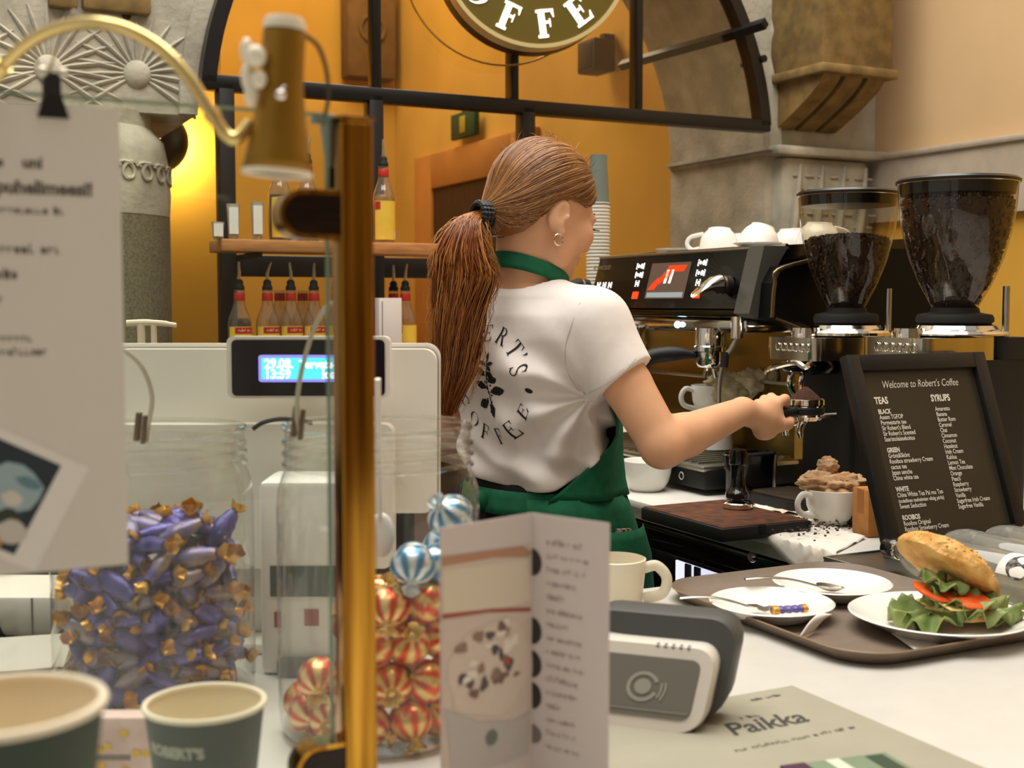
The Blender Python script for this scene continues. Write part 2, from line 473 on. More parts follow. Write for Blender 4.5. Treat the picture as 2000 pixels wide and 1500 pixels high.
# scroll and leaf carving on the right springer
mb = MB()
for (px, py, rx, rz, ry) in ((1545, 65, 0.10, 0.14, 0.05), (1570, 110, 0.09, 0.07, 0.06), (1590, 150, 0.035, 0.07, 0.05), (1565, 30, 0.12, 0.07, 0.04), (1600, 185, 0.045, 0.05, 0.05), (1575, 215, 0.10, 0.05, 0.03)):
    c = uvof(onu(px, py, 3.85)); mb.ell((c[1], 3.85, c[2]), (rx, ry, rz), 18, 10)
for k in range(5):
    a, b = uvof(onu(1560 + k * 14, 215 + k * 8, 3.85)), uvof(onu(1600 + k * 10, 165 + k * 18, 3.85))
    mb.tube([(a[1], 3.85, a[2]), ((a[1] + b[1]) / 2, 3.83, (a[2] + b[2]) / 2 + 0.01), (b[1], 3.85, b[2])], [0.006, 0.014, 0.006], 6)
stone_part(mb, 'carved_leaf')
# column left of the arch: plain shaft, carved capital, dark joint under the springer
cl = uvof(onu(350, 500, 3.85))
CR = 0.26; cv = cl[1] - CR
mb = MB().lathe([(CR, 0), (CR, 1.63)], 48, False, True, cv, 4.0)
stone_part(mb, 'column_shaft', M_GRANITE)
mb = MB().lathe([(CR + 0.0, 1.632), (CR + 0.004, 1.70), (CR - 0.004, 1.80), (CR - 0.015, 1.86), (CR - 0.05, 1.90), (CR - 0.05, 1.945)], 48, True, True, cv, 4.0)
for k in range(14):
    a = -PI / 2 + (k - 6.5) * 0.26
    for s in (1, -1):
        pp = []
        for j in range(13):
            t = j / 12 * 4.2
            rr = 0.045 * (1 - t / 5.2)
            b_ = a + s * (rr * COS(t + 0.6)) / CR + s * 0.02
            pp.append((cv + (CR + 0.002) * COS(b_), 4.0 + (CR + 0.002) * SIN(b_), 1.745 + rr * SIN(t + 0.6)))
        mb.tube(pp, 0.006, 5)
stone_part(mb, 'column_capital')
# right capital slab and the fluted pilaster below it
v0 = AC_V + AR
mb = MB()
zb = uvof(onu(1500, 305, 3.85))[2]
mb.box((v0 - 0.03, 3.79, zb + 0.02), (3.57, 4.5, AC_Z + 0.02), 0.01)
mb.box((v0 - 0.01, 3.76, zb), (3.57, 4.5, zb + 0.035), 0.01)
for k in range(6):
    c = v0 + 0.05 + k * 0.1
stone_part(mb, 'capital_slab')
mb = MB().box((v0 + 0.04, 3.80, 0.0), (3.5, 4.45, zb), 0.03)
stone_part(mb, 'pilaster')
cut = MB()
for i in range(7):
    for j in range(7):
        x = v0 + 0.09 + i * 0.062 + (j % 2) * 0.012; z = zb - 0.08 - j * 0.048
        cut.box((x, 3.792, z), (x + 0.034 + 0.01 * ((i * 3 + j) % 2), 3.802, z + 0.010), 0.004, 1)
stone_part(cut, 'chisel_mark', M_DADO)['kind'] = 'stuff'
for i in range(4):
    x = v0 + 0.10 + i * 0.11
    stone_part(MB().tube([(x + 0.03, 3.80, zb - 0.03), (x, 3.785, zb - 0.2), (x - 0.03, 3.80, zb - 0.55)], [0.008, 0.018, 0.010], 6), 'flute_rib')
# corbel with three consoles in the corner
a = uvof(onu(1610, 0, 3.55)); b = uvof(onu(1738, 130, 3.55))
cx0, cx1 = a[1], b[1]
ztop = uvof(onu(1680, 133, 3.55))[2]; zlow = uvof(onu(1650, 250, 3.7))[2]
corb = stone_part(MB().box((cx0, 3.55, ztop), (cx1 + 0.02, 3.9, 5.0), 0.012), 'corbel_block', mat('brown_sandstone', (128, 104, 60), 0.9, var=0.25, scale=16, bump=0.3))
stone_part(MB().box((cx0 - 0.02, 3.53, ztop - 0.03), (cx1 + 0.03, 3.9, ztop + 0.005), 0.008), 'corbel_ledge', MATS['brown_sandstone'])
w = (cx1 - cx0) / 3
for k in range(3):
    x0 = cx0 + k * w + 0.012; x1 = cx0 + (k + 1) * w - 0.012
    rings = []
    for t in range(9):
        s = t / 8
        yy = 3.56 + 0.27 * (s ** 1.4); zz = ztop - 0.03 - (ztop - 0.03 - zlow) * s
        rings.append([(x0, yy, zz), (x1, yy, zz), (x1, 3.9, zz), (x0, 3.9, zz)])
    stone_part(MB().loft(rings), 'console', MATS['brown_sandstone'])
fixnormals(corb)

# doorway, sign and small things in the passage
def onwall_v(px, py): return uvof(onv(px, py, 3.1))
p0 = onwall_v(855, 370); p1 = onwall_v(1010, 480)
mb = MB().box((3.07, p1[0], 0), (3.1, p0[0], p0[2])).build('door_1', M_DARKWOOD); mb.rotation_euler = (0, 0, ROT); struct(mb)
mb = MB().box((3.05, p0[0], 0), (3.1, p0[0] + 0.28, p0[2] + 0.22), 0.01).box((3.05, p1[0] - 0.28, 0), (3.1, p1[0], p0[2] + 0.22), 0.01).box((3.05, p1[0], p0[2]), (3.1, p0[0], p0[2] + 0.22), 0.01).build('trim_2', M_OCHRE_D)
mb.rotation_euler = (0, 0, ROT); struct(mb)
e = onwall_v(925, 245)
sg = thing('exit_sign', 'small green exit sign hanging below the black bar in the passage', 'sign', UV(e[0], 3.06, e[2]), ROT)
MB().box((-0.035, -0.17, -0.075), (0.0, 0.17, 0.075), 0.006).build('sign_box', mat('exit_green', (36, 66, 34), 0.5), sg)
MB().box((-0.04, -0.05, -0.05), (-0.035, 0.03, 0.05), 0.002).build('pictogram', mat('exit_yellow', (170, 140, 40), 0.5), sg)
MB().box((-0.03, -0.015, 0.07), (-0.015, 0.015, 0.10)).build('hanger', M_BLACK, sg)
e = uvof(onu(770, 78, 8.0))
bl = thing('carved_bracket', 'square stone bracket carved with a ring high on the ochre wall', 'carving', UV(7.99, min(e[1], 2.88), e[2]), ROT)
MB().box((-0.17, -0.16, -0.30), (0.17, 0.0, 0.32), 0.015).build('block', mat('ochre_stone', (112, 80, 34), 0.9, var=0.15, scale=12), bl)
MB().tube([(0.085 * COS(t / 24 * 2 * PI), -0.165, 0.02 + 0.085 * SIN(t / 24 * 2 * PI)) for t in range(24)], 0.014, 8, closed=True).build('ring', MATS['ochre_stone'], bl)
e = onwall_v(1200, 115)
sp = thing('reflected_box', 'small dark box standing for a reflection, on the ochre wall behind the glass', 'glass_reflection', UV(e[0], 3.06, e[2]), ROT)  # added box in place of a dark reflection seen in the glass
MB().box((-0.12, -0.08, -0.075), (0.0, 0.08, 0.075), 0.01).build('housing', mat('reflected_brown', (70, 48, 18), 0.6), sp)  # body of the added box that stands for the reflection
MB().box((-0.124, -0.065, -0.06), (-0.118, 0.065, 0.06), 0.002).build('dark_face', M_BLACK, sp)
MB().box((-0.03, -0.02, 0.07), (0.03, 0.02, 0.11)).build('bracket', M_BLACK, sp)

# wall lamp behind the column
e = uvof(onu(352, 282, 5.2))
wl = thing('wall_lamp', 'round wall lamp glowing on the ochre wall beside the stone column', 'lamp', UV(5.2, e[1] - 0.11, e[2]), ROT)
MB().setM(rot=(PI / 2, 0, 0)).lathe([(0.001, 0.155), (0.06, 0.15), (0.10, 0.13), (0.125, 0.10), (0.13, 0.07)], 32).build('shade', mat('lamp_shade_dark', (52, 40, 22), 0.5, metal=0.6), wl)
MB().setM(rot=(PI / 2, 0, 0)).lathe([(0.045, 0.0), (0.05, 0.02), (0.02, 0.03), (0.02, 0.08)], 24, True).build('wall_plate', MATS['lamp_shade_dark'], wl)
MB().ell((0, -0.095, 0), (0.020, 0.016, 0.020)).build('bulb', mat('warm_bulb', (255, 214, 120), 0.5, emit=(255, 205, 110), estr=14), wl)
lp = bpy.data.lights.new('lamp_glow', 'POINT'); lp.energy = 20; lp.color = (1.0, 0.78, 0.38); lp.shadow_soft_size = 0.03
lo = bpy.data.objects.new('lamp_glow', lp); COL.objects.link(lo); lo.parent = wl; lo.location = (0.05, -0.055, 0)

# ------------------------------------------------------------------ black framed glass partition in the arch
PU = 3.75
part_ = thing('glass_partition', 'black steel partition with a half-round glazed top in the stone arch', 'partition', (0, 0, 0), ROT)
fl = uvof(onu(404, 165, PU)); fr_ = uvof(onu(1488, 244, PU))
FV0, FV1 = fl[1], fr_[1]; BZ = (fl[2] + fr_[2]) / 2
FC = (FV0 + FV1) / 2; FH = (FV1 - FV0) / 2; FD = 0.10; FR = math.hypot(FH, FD); FZ = BZ - FD
MB().box((FV0 - 0.02, PU - 0.03, BZ - 0.022), (FV1 + 0.02, PU + 0.03, BZ + 0.022), 0.004).build('cross_bar', M_BLACK, part_)
a0 = math.asin(FD / FR)
rings = []
for k in range(61):
    a = PI - a0 - (PI - 2 * a0) * k / 60
    rings.append([(FC + (FR + dr) * COS(a), PU + dy, FZ + (FR + dr) * SIN(a)) for dr, dy in ((-0.022, -0.03), (0.022, -0.03), (0.022, 0.03), (-0.022, 0.03))])
fixnormals(MB().loft(rings).build('arch_rim', M_BLACK, part_, 30))
def arch_z(v): return FZ + math.sqrt(max(0.0, FR ** 2 - (v - FC) ** 2))
mul = [uvof(onu(px, 150, PU))[1] for px in (732, 1000, 1242)]
for v in mul:
    MB().box((v - 0.014, PU - 0.025, BZ), (v + 0.014, PU + 0.025, arch_z(v)), 0.003).build('glazing_bar', M_BLACK, part_)
for px in (440, 730, 1026):
    v = uvof(onu(px, 300, PU))[1]
    MB().box((v - 0.024, PU - 0.03, 0), (v + 0.024, PU + 0.03, BZ), 0.004).build('post', M_BLACK, part_)
v = uvof(onu(430, 520, PU))[1]; vb = uvof(onu(1026, 300, PU))[1]
zr = uvof(onu(640, 520, PU))[2]
MB().box((v, PU - 0.02, zr - 0.035), (vb, PU + 0.02, zr + 0.03), 0.003).build('rail', M_BLACK, part_)
GL = glass('partition_glass', (255, 250, 235), 0.0, 0.8, 0.93)
edges = [FV0] + mul + [FV1]
for i in range(4):
    x0, x1 = edges[i] + 0.012, edges[i + 1] - 0.012
    pts = [(x0, BZ + 0.01)] + [(x1, BZ + 0.01)] + [(x1 + (x0 - x1) * k / 14, max(BZ + 0.012, arch_z(x1 + (x0 - x1) * k / 14) - 0.015)) for k in range(15)]
    n = len(pts)
    MB().add([(x, PU - 0.003, z) for x, z in pts] + [(x, PU + 0.003, z) for x, z in pts], [tuple(range(n)), tuple(reversed(range(n, 2 * n)))] + [(q, n + q, n + (q + 1) % n, (q + 1) % n) for q in range(n)]).build('pane', GL, part_, 0)
# bolts and the tie that holds the rim to the stone
c0 = uvof(onu(1288, 112, PU + 0.5)); c1 = uvof(onu(1488, 48, PU - 0.1))
pa = uvof(onu(1420, 70, PU + 0.04))
MB().tube([(c1[1], PU - 0.12, c1[2]), (pa[1], PU + 0.04, pa[2]), (pa[1] - 0.02, PU + 0.75, pa[2] + 0.01)], 0.022, 4).build('tie_bar', M_BLACK, part_)
for (px, py) in ((1480, 118),):
    c = uvof(onu(px, py, PU)); MB().cyl((c[1], PU - 0.04, c[2]), (c[1], PU + 0.09, c[2]), 0.014, n=12).build('bolt', M_BLACK, part_)

# round hanging sign in front of the glass
SU = 3.55
sc_ = onu(1043, -95, SU)
sR = (onu(1043, 98, SU) - sc_).length
sign = thing('round_sign', 'round olive hanging sign with white serif letters above the barista', 'sign', sc_, ROT * 0.45)
MB().setM(rot=(PI / 2, 0, 0)).lathe([(0.0005, 0.03), (sR - 0.012, 0.03), (sR - 0.012, -0.03), (0.0005, -0.03)], 72).build('disc', mat('olive_sign_face', (96, 82, 26), 0.35, coat=0.3), sign)
MB().setM(rot=(PI / 2, 0, 0)).lathe([(sR - 0.013, 0.036), (sR, 0.036), (sR, -0.036), (sR - 0.013, -0.036), (sR - 0.013, 0.036)], 72).build('rim', mat('sign_rim_pale', (216, 196, 140), 0.3, metal=0.3), sign)
MB().setM(rot=(PI / 2, 0, 0)).lathe([(sR + 0.001, -0.04), (sR + 0.001, -0.10), (sR - 0.02, -0.10), (sR - 0.02, -0.04)], 72).build('back_shell', M_BLACK, sign)
MB().setM(rot=(0, 0, 0)).cyl((0, 0, sR), (0, 0, 1.5), 0.008).build('hanger', M_BLACK, sign)
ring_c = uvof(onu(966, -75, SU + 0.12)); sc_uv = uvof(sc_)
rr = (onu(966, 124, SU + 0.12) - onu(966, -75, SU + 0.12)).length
MB().tube([(ring_c[1] - sc_uv[1] + rr * COS(t / 64 * 2 * PI), 0.12, ring_c[2] - sc_uv[2] + rr * SIN(t / 64 * 2 * PI)) for t in range(64)], 0.0035, 5, closed=True).build('rim_reflection', mat('rim_reflection_gold', (190, 150, 80), 0.35, metal=0.7), sign)  # added thin ring, stands in for the rim's reflection in the glass
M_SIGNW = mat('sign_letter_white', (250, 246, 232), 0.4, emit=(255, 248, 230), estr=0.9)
word = "COFFEE"; hl = 0.088; rb = sR * 0.775
# lettering on the lower half, reading left to right, feet towards the rim
angs = [188, 218.5, 249.5, 279.5, 308.5, 338]
for ch, deg in zip(word, angs):
    polys, w = serif(ch, 0.24, 0.10)
    a = math.radians(deg - 1.5)
    mb = MB()
    dx = Vector((-SIN(a), 0, COS(a))); up = Vector((-COS(a), 0, -SIN(a)))
    base = Vector((COS(a), 0, SIN(a))) * (rb + hl * 0.42)
    for p in polys:
        q = [base + dx * ((x - w / 2) * hl * 1.0) + up * (y * hl) for x, y in p]
        n = len(q)
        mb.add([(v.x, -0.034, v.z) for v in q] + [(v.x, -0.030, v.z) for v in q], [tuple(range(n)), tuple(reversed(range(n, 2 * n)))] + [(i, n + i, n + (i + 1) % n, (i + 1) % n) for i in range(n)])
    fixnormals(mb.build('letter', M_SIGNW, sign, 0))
# ================================================================== counters
M_STEEL = mat('brushed_steel', (176, 172, 160), 0.32, metal=1.0, var=0.1, scale=40, stretch=(1, 30, 1))
M_CHROME = mat('polished_chrome', (225, 222, 214), 0.08, metal=1.0)
M_GLOSSBLACK = mat('gloss_black', (8, 8, 8), 0.18, coat=0.4)
M_MATTBLACK = mat('matt_black', (15, 14, 13), 0.55)
M_RUBBER = mat('black_rubber', (16, 15, 14), 0.7)
M_PORC = mat('white_porcelain', (238, 235, 226), 0.16, coat=0.3)
M_PAPERW = mat('white_paper', (234, 230, 222), 0.85, var=0.03, scale=25, bump=0.15, bscale=40)
M_BRASS = mat('polished_brass', (206, 156, 60), 0.17, metal=1.0, rgb2=(146, 98, 34), scale=3, stretch=(46, 46, 1.4), detail=3)  # long streaks in the colour imitate light and dark reflections along the post

ct = thing('serving_counter', 'white serving counter top carrying the tray and candy jars', 'counter', (0, 0, 0), ROT)
FU, WV, WV1 = 1.51, 1.39, 2.28
MB().box((-1.6, -0.9, 0.905), (2.6, FU, CZ), 0.004).build('worktop', M_WHITETOP, ct)
MB().box((-1.55, -0.85, 0), (2.55, FU - 0.06, 0.905)).build('base_panel', mat('dark_counter_panel', (30, 26, 22), 0.5), ct)

wc = thing('work_counter', 'white worktop under the espresso machine and grinders', 'counter', (0, 0, 0), ROT)
MB().box((WV, FU + 0.001, CZ - 0.016), (WV1, 3.6, CZ), 0.003).build('worktop', M_WHITETOP, wc)
MB().box((WV + 0.012, FU + 0.001, CZ - 0.042), (WV1, 3.6, CZ - 0.017), 0.002).build('edge_rail', mat('grey_edge_board', (176, 168, 152), 0.5, var=0.06, scale=30), wc)
MB().box((WV + 0.12, 2.35, 0), (WV1, 3.6, CZ - 0.043)).build('base_cabinet', M_MATTBLACK, wc)
# under-counter fridge
fz = thing('under_counter_fridge', 'black under-counter fridge with a round lock below the tamping mat', 'fridge', (0, 0, 0), ROT)
MB().box((WV + 0.06, FU + 0.03, 0.0), (WV1 - 0.05, 2.33, CZ - 0.045)).build('body', M_MATTBLACK, fz)
lk = uvof(onv(1470, 1088, WV + 0.03))
MB().box((WV + 0.03, FU + 0.04, lk[2] - 0.035), (WV + 0.059, 2.32, CZ - 0.052), 0.004).build('drawer', M_GLOSSBLACK, fz)
MB().box((WV + 0.022, lk[0] + 0.10, lk[2] + 0.012), (WV + 0.031, lk[0] + 0.42, lk[2] + 0.026), 0.003).build('handle', M_MATTBLACK, fz)
MB().setM(loc=(WV + 0.03, lk[0], lk[2]), rot=(0, -PI / 2, 0)).lathe([(0.001, 0.006), (0.008, 0.006), (0.011, 0.003), (0.012, -0.002)], 20).build('lock', M_CHROME, fz)
wd0 = uvof(onv(1345, 1100, WV + 0.05)); wd1 = uvof(onv(1450, 1128, WV + 0.05))
dr = MB().box((WV + 0.035, FU + 0.05, 0.08), (WV + 0.059, 2.3, lk[2] - 0.045), 0.004).build('door', M_GLOSSBLACK, fz)
MB().box((WV + 0.031, wd1[0] - 0.15, 0.2), (WV + 0.0355, wd0[0] + 0.02, wd0[2] + 0.005), 0.001).build('window', mat('fridge_glow', (226, 226, 246), 0.3, emit=(214, 216, 250), estr=0.75), dr)
for t in (0.16, 0.34):
    uu = wd0[0] - (wd0[0] - wd1[0]) * t
    MB().box((WV + 0.026, uu - 0.010, 0.19), (WV + 0.0312, uu + 0.010, wd0[2] + 0.006), 0.002).build('mullion', M_BLACK, dr)
MB().setM(loc=(WV + 0.03, lk[0] + 0.44, lk[2] + 0.012), rot=(0, -PI / 2, 0)).lathe([(0.0005, 0.003), (0.003, 0.002), (0.003, 0)], 10).build('indicator', mat('red_led', (160, 20, 12), 0.4, emit=(255, 40, 20), estr=1.2), fz)

# ------------------------------------------------------------------ espresso machine
# box-like machine along the counter; its face looks towards the barista (-v)
EV = 1.64                              # plane of the control panel
pl = uvof(onv(1150, 510, EV)); pr = uvof(onv(1437, 487, EV))
U0, U1 = pr[0], pl[0]                   # near end, far end
ZT = uvof(onv(1437, 487, EV))[2]; ZP = uvof(onv(1437, 603, EV))[2]
em = thing('espresso_machine', 'black two-group espresso machine with lit controls on the counter', 'coffee machine', UV((U0 + U1) / 2, EV, CZ), ROT)
HL = (U1 - U0) / 2
zt, zp = ZT - CZ, ZP - CZ
def yb(px, py, dv=0.0):                # local (y, z) of a point on the machine face plane
    q = uvof(onv(px, py, EV + dv)); return q[0] - (U0 + U1) / 2, q[2] - CZ
# body behind the panel; upper body
MB().box((0.03, -HL, zp - 0.02), (0.52, HL, zt - 0.01), 0.012).build('body', M_MATTBLACK, em)
pan = MB()
y0, y1 = -HL, HL
pan.add([(0.0 + 0.00, y0, zp), (0.0, y1, zp), (0.035, y1, zt), (0.035, y0, zt), (0.08, y0, zp), (0.08, y1, zp), (0.08, y1, zt), (0.08, y0, zt)],
        [(0, 1, 2, 3), (7, 6, 5, 4), (3, 2, 6, 7), (1, 0, 4, 5), (0, 3, 7, 4), (2, 1, 5, 6)])
panel = fixnormals(pan.build('control_panel', M_GLOSSBLACK, em, 0))
MB().tube([(0.036, y0 - 0.005, zt + 0.002), (0.036, y1, zt + 0.002)], 0.004, 8).build('panel_edge', M_STEEL, em)
MB().box((0.005, y0, zp - 0.02), (0.09, y1, zp - 0.001), 0.006).build('panel_sill', mat('brown_gloss', (52, 40, 14), 0.15, metal=0.5), em)
# near end: grey bevelled cheek and black side shell
def cheek(pts, name, m, v0, dv):       # side plate seen end-on, outline in (x, z)
    n = len(pts)
    return fixnormals(MB().add([(x, v0, z) for x, z in pts] + [(x, v0 - dv, z) for x, z in pts], [tuple(range(n)), tuple(reversed(range(n, 2 * n)))] + [(i, n + i, n + (i + 1) % n, (i + 1) % n) for i in range(n)]).build(name, m, em, 25))
cheek([(-0.004, zp - 0.01), (0.034, zt + 0.006), (0.10, zt + 0.006), (0.075, zt - 0.03), (0.03, zp + 0.03), (0.02, zp - 0.02)], 'cheek', mat('grey_machine_trim', (96, 94, 88), 0.35, metal=0.4), y0, 0.055)
MB().box((0.034, y0 - 0.05, zt - 0.002), (0.11, y0, zt + 0.008), 0.003).build('cheek_top', MATS['grey_machine_trim'], em)
cheek([(0.02, zp - 0.02), (0.028, zp + 0.055), (0.05, zp + 0.09), (0.30, zt + 0.005), (0.56, zt + 0.005), (0.56, -0.01 + 0.04), (0.30, zp - 0.10), (0.10, zp - 0.03)], 'side_shell', mat('black_shell', (10, 10, 10), 0.45, spec=0.2), y0 - 0.0, 0.10)
MB().tube(spline([(0.02, y0 - 0.102, zp - 0.018), (0.026, y0 - 0.102, zp + 0.05), (0.05, y0 - 0.102, zp + 0.088), (0.29, y0 - 0.102, zt + 0.004)], 6), 0.0045, 8).build('side_trim', mat('machine_bronze', (120, 104, 70), 0.3, metal=0.9), em)
MB().tube([(0.03, y0 - 0.101, zp - 0.02), (0.16, y0 - 0.101, zp - 0.062), (0.30, y0 - 0.101, zp - 0.105)], 0.003, 6).build('side_seam', MATS['machine_bronze'], em)
# cup tray with rails on top
MB().box((0.08, -HL, zt - 0.01), (0.52, HL, zt + 0.002), 0.003).build('cup_tray', M_STEEL, em)
MB().tube([(0.10, y0 - 0.05, zt + 0.008), (0.10, y1, zt + 0.008)], 0.005, 8).tube([(0.5, y0 - 0.05, zt + 0.03), (0.5, y1, zt + 0.03)], 0.005, 8).build('cup_rail', M_CHROME, em)
cheek([(0.10, zt - 0.02), (0.10, zt + 0.01), (0.52, zt + 0.035), (0.52, zt - 0.02)], 'tray_side', M_GLOSSBLACK, y0, 0.05)
# chrome underside, brass-toned back plate, ledge
MB().box((0.03, -HL, zp - 0.055), (0.30, HL, zp - 0.021), 0.008).build('underside', M_CHROME, em)
M_BACKPL = mat('bronze_mirror_plate', (150, 126, 66), 0.22, metal=0.9, var=0.15, scale=5, stretch=(1, 0.4, 4))
zl = yb(1440, 740, 0.17)[1]
MB().box((0.17, -HL, 0.02), (0.34, HL, zp - 0.056)).build('back_plate', M_BACKPL, em)
MB().box((0.158, -HL, zl - 0.004), (0.171, HL, zl + 0.004), 0.002).build('back_ledge', M_STEEL, em)
yy, zz = yb(1507, 733, 0.165)
emb = MB().setM(loc=(0.168, max(-HL + 0.04, yy), zz), rot=(0, -PI / 2, 0)).lathe([(0.0005, 0.004), (0.012, 0.004), (0.0125, 0.002), (0.016, 0.002), (0.017, 0.005), (0.021, 0.005), (0.022, 0.0)], 28).build('round_badge', mat('badge_silver', (176, 164, 130), 0.35, metal=0.7), em)
yy, zz = yb(1240, 672, 0.165)
mbx = MB(); vs, fs = text_geo('Café', 0.03)
mbx.add([(0.168, yy + 0.03 - p[0], zz - 0.01 + p[1]) for p in vs], fs); mbx.build('cafe_lettering', M_MATTBLACK, em, 0)
# drip tray base
zb0 = 0.0
MB().box((-0.09, -HL - 0.02, 0.012), (0.40, HL, 0.062), 0.008).build('drip_tray', M_MATTBLACK, em)
mbg = MB()
MB().box((-0.095, -HL - 0.02, 0.052), (0.17, HL, 0.066), 0.006).build('tray_rim', M_STEEL, em)
for k in range(22):
    yk = -HL + 0.02 + k * (2 * HL - 0.04) / 21
    mbg.box((-0.08, yk - 0.003, 0.066), (0.16, yk + 0.003, 0.071))
mbg.build('drip_grate', M_STEEL, em, 0)
for sy in (-1, 1):
    for x in (0.0, 0.35):
        MB().cyl((x, sy * (HL - 0.06), 0), (x, sy * (HL - 0.06), 0.014), 0.018, n=14).build('foot', M_RUBBER, em)
yy, zz = yb(1335, 905, -0.09)
mbx = MB().setM(loc=(-0.0955, yy, 0.036)); mbx.tube([(0, 0.008 * COS(t / 16 * 2 * PI), 0.008 * SIN(t / 16 * 2 * PI)) for t in range(16)], 0.0012, 5, closed=True)
mbx.build('tray_mark', mat('pale_mark', (190, 186, 176), 0.5), em)
# lit controls: everything lies on the sloping panel
sl = Vector((0.035, 0, zt - zp)).normalized()
def pan_pt(px, py):                    # panel coordinates: along (towards the far end), up the slope
    r = ray(px, py)
    o = em.location + Vector((0, 0, 0)); o = UV((U0 + U1) / 2, EV, CZ + zp)
    R3 = Matrix.Rotation(ROT, 3, 'Z')
    nx = R3 @ Vector((-(zt - zp), 0, 0.035)).normalized(); ay = R3 @ Vector((0, 1, 0)); au = R3 @ sl
    c = Vector((0, 0, CAMZ)); t = (o - c).dot(nx) / r.dot(nx); h = c + r * t - o
    return h.dot(ay), h.dot(au)
def on_panel(mb, pts2, lift=0.0012):
    # polygon given in (s, t): s to the viewer's right, t up
    n = len(pts2)
    nrm = Vector((-(zt - zp), 0, 0.035)).normalized()
    vs = [tuple(Vector((0, 0, zp)) + Vector((0, -s_, 0)) + sl * t_ + nrm * lift) for s_, t_ in pts2]
    mb.add(vs, [tuple(range(n))])
M_LEDW = mat('control_white_light', (255, 255, 255), 0.4, emit=(255, 252, 244), estr=3.0)
M_LEDR = mat('control_red_light', (220, 40, 10), 0.4, emit=(255, 52, 14), estr=1.6)
def icon(px, py, kind):
    y_, t_ = pan_pt(px, py); s0 = -y_
    mb = MB(); h = 0.0074
    def br(x, d):
        on_panel(mb, [(s0 + x, t_ - h), (s0 + x + 0.0013, t_ - h), (s0 + x + 0.0013, t_ + h), (s0 + x, t_ + h)])
        xa, xb = (x, x + 0.0036) if d > 0 else (x - 0.0023, x + 0.0013)
        for tt in (-h, h - 0.0012): on_panel(mb, [(s0 + xa, t_ + tt), (s0 + xb, t_ + tt), (s0 + xb, t_ + tt + 0.0012), (s0 + xa, t_ + tt + 0.0012)])
    def dot(x, r):
        on_panel(mb, [(s0 + x + r * COS(k * PI / 6), t_ + r * 1.15 * SIN(k * PI / 6)) for k in range(12)])
    if kind == 2:
        br(-0.017, 1); br(0.015, -1); dot(-0.0075, 0.0036); dot(0.006, 0.0052)
    else:
        br(-0.008, 1); br(0.006, -1); dot(0, 0.0030)
    mb.build('control_icon', M_LEDW, panel, 0)
for (px, py, kd) in ((1252, 520, 2), (1249, 537, 2), (1245, 554, 1), (1373, 513, 2), (1369, 533, 2), (1364, 552, 1), (1170, 557, 1), (1181, 557, 1), (1192, 557, 1)):
    icon(px, py, kd)
for (px, py) in ((1241, 577), (1361, 575)):
    y_, t_ = pan_pt(px, py); mb = MB()
    on_panel(mb, [(-y_ - 0.0135, t_ - 0.009), (-y_ + 0.0135, t_ - 0.009), (-y_ + 0.0135, t_ + 0.009), (-y_ - 0.0135, t_ + 0.009)])
    mb.build('red_button', M_LEDR, panel, 0)
# touch screen
ya, ta = pan_pt(1275, 515); yb_, tb = pan_pt(1335, 583)
scr = MB(); on_panel(scr, [(-ya, tb), (-yb_, tb), (-yb_, ta), (-ya, ta)], 0.001)
M_SCREEN = mat('touch_screen', (60, 52, 46), 0.2, emit=(130, 100, 80), estr=0.30)
so = scr.build('touch_screen', M_SCREEN, panel, 0)
W, H = (ya - yb_), (ta - tb)
def sq(mb, x0, y0_, x1, y1_, sk=0.0): on_panel(mb, [(-ya + W * (x0 - sk), tb + H * y0_), (-ya + W * (x1 - sk), tb + H * y0_), (-ya + W * x1, tb + H * y1_), (-ya + W * x0, tb + H * y1_)], 0.0015)
mb = MB(); sq(mb, 0.46, 0.74, 0.92, 0.92, 0.05); sq(mb, 0.12, 0.24, 0.30, 0.42, 0.10); sq(mb, 0.24, 0.40, 0.46, 0.58, 0.14); sq(mb, 0.40, 0.56, 0.62, 0.76, 0.12); mb.build('screen_picture', mat('screen_red', (180, 50, 20), 0.3, emit=(220, 60, 24), estr=0.55), panel, 0)
mb = MB(); sq(mb, 0.44, 0.42, 0.50, 0.80, 0.03); sq(mb, 0.56, 0.42, 0.62, 0.80, 0.03); mb.build('screen_bars', mat('screen_white', (240, 220, 200), 0.3, emit=(255, 230, 205), estr=1.1), panel, 0)
mb = MB(); sq(mb, 0.04, 0.03, 0.96, 0.17); mb.build('screen_footer', mat('screen_grey', (120, 128, 130), 0.3, emit=(130, 140, 140), estr=0.6), panel, 0)
# maker's name
y_, t_ = pan_pt(1162, 524); mb = MB(); vs, fs = text_geo('RANCILIO', 0.016)
nrm = Vector((-(zt - zp), 0, 0.035)).normalized()
mb.add([tuple(Vector((0, -(-y_ + p[0] + 0.010), zp)) + sl * (t_ - 0.005 + p[1]) + nrm * 0.0012) for p in vs], fs)
for k in range(10):
    a = k * 2 * PI / 10; b_ = a + 0.55
on_panel(mb, [(-y_ + 0.002 + 0.006 * COS(k * PI / 6), t_ + 0.001 + 0.007 * SIN(k * PI / 6)) for k in range(12)])
mb.build('maker_lettering', mat('bronze_lettering', (132, 118, 84), 0.4), panel, 0)
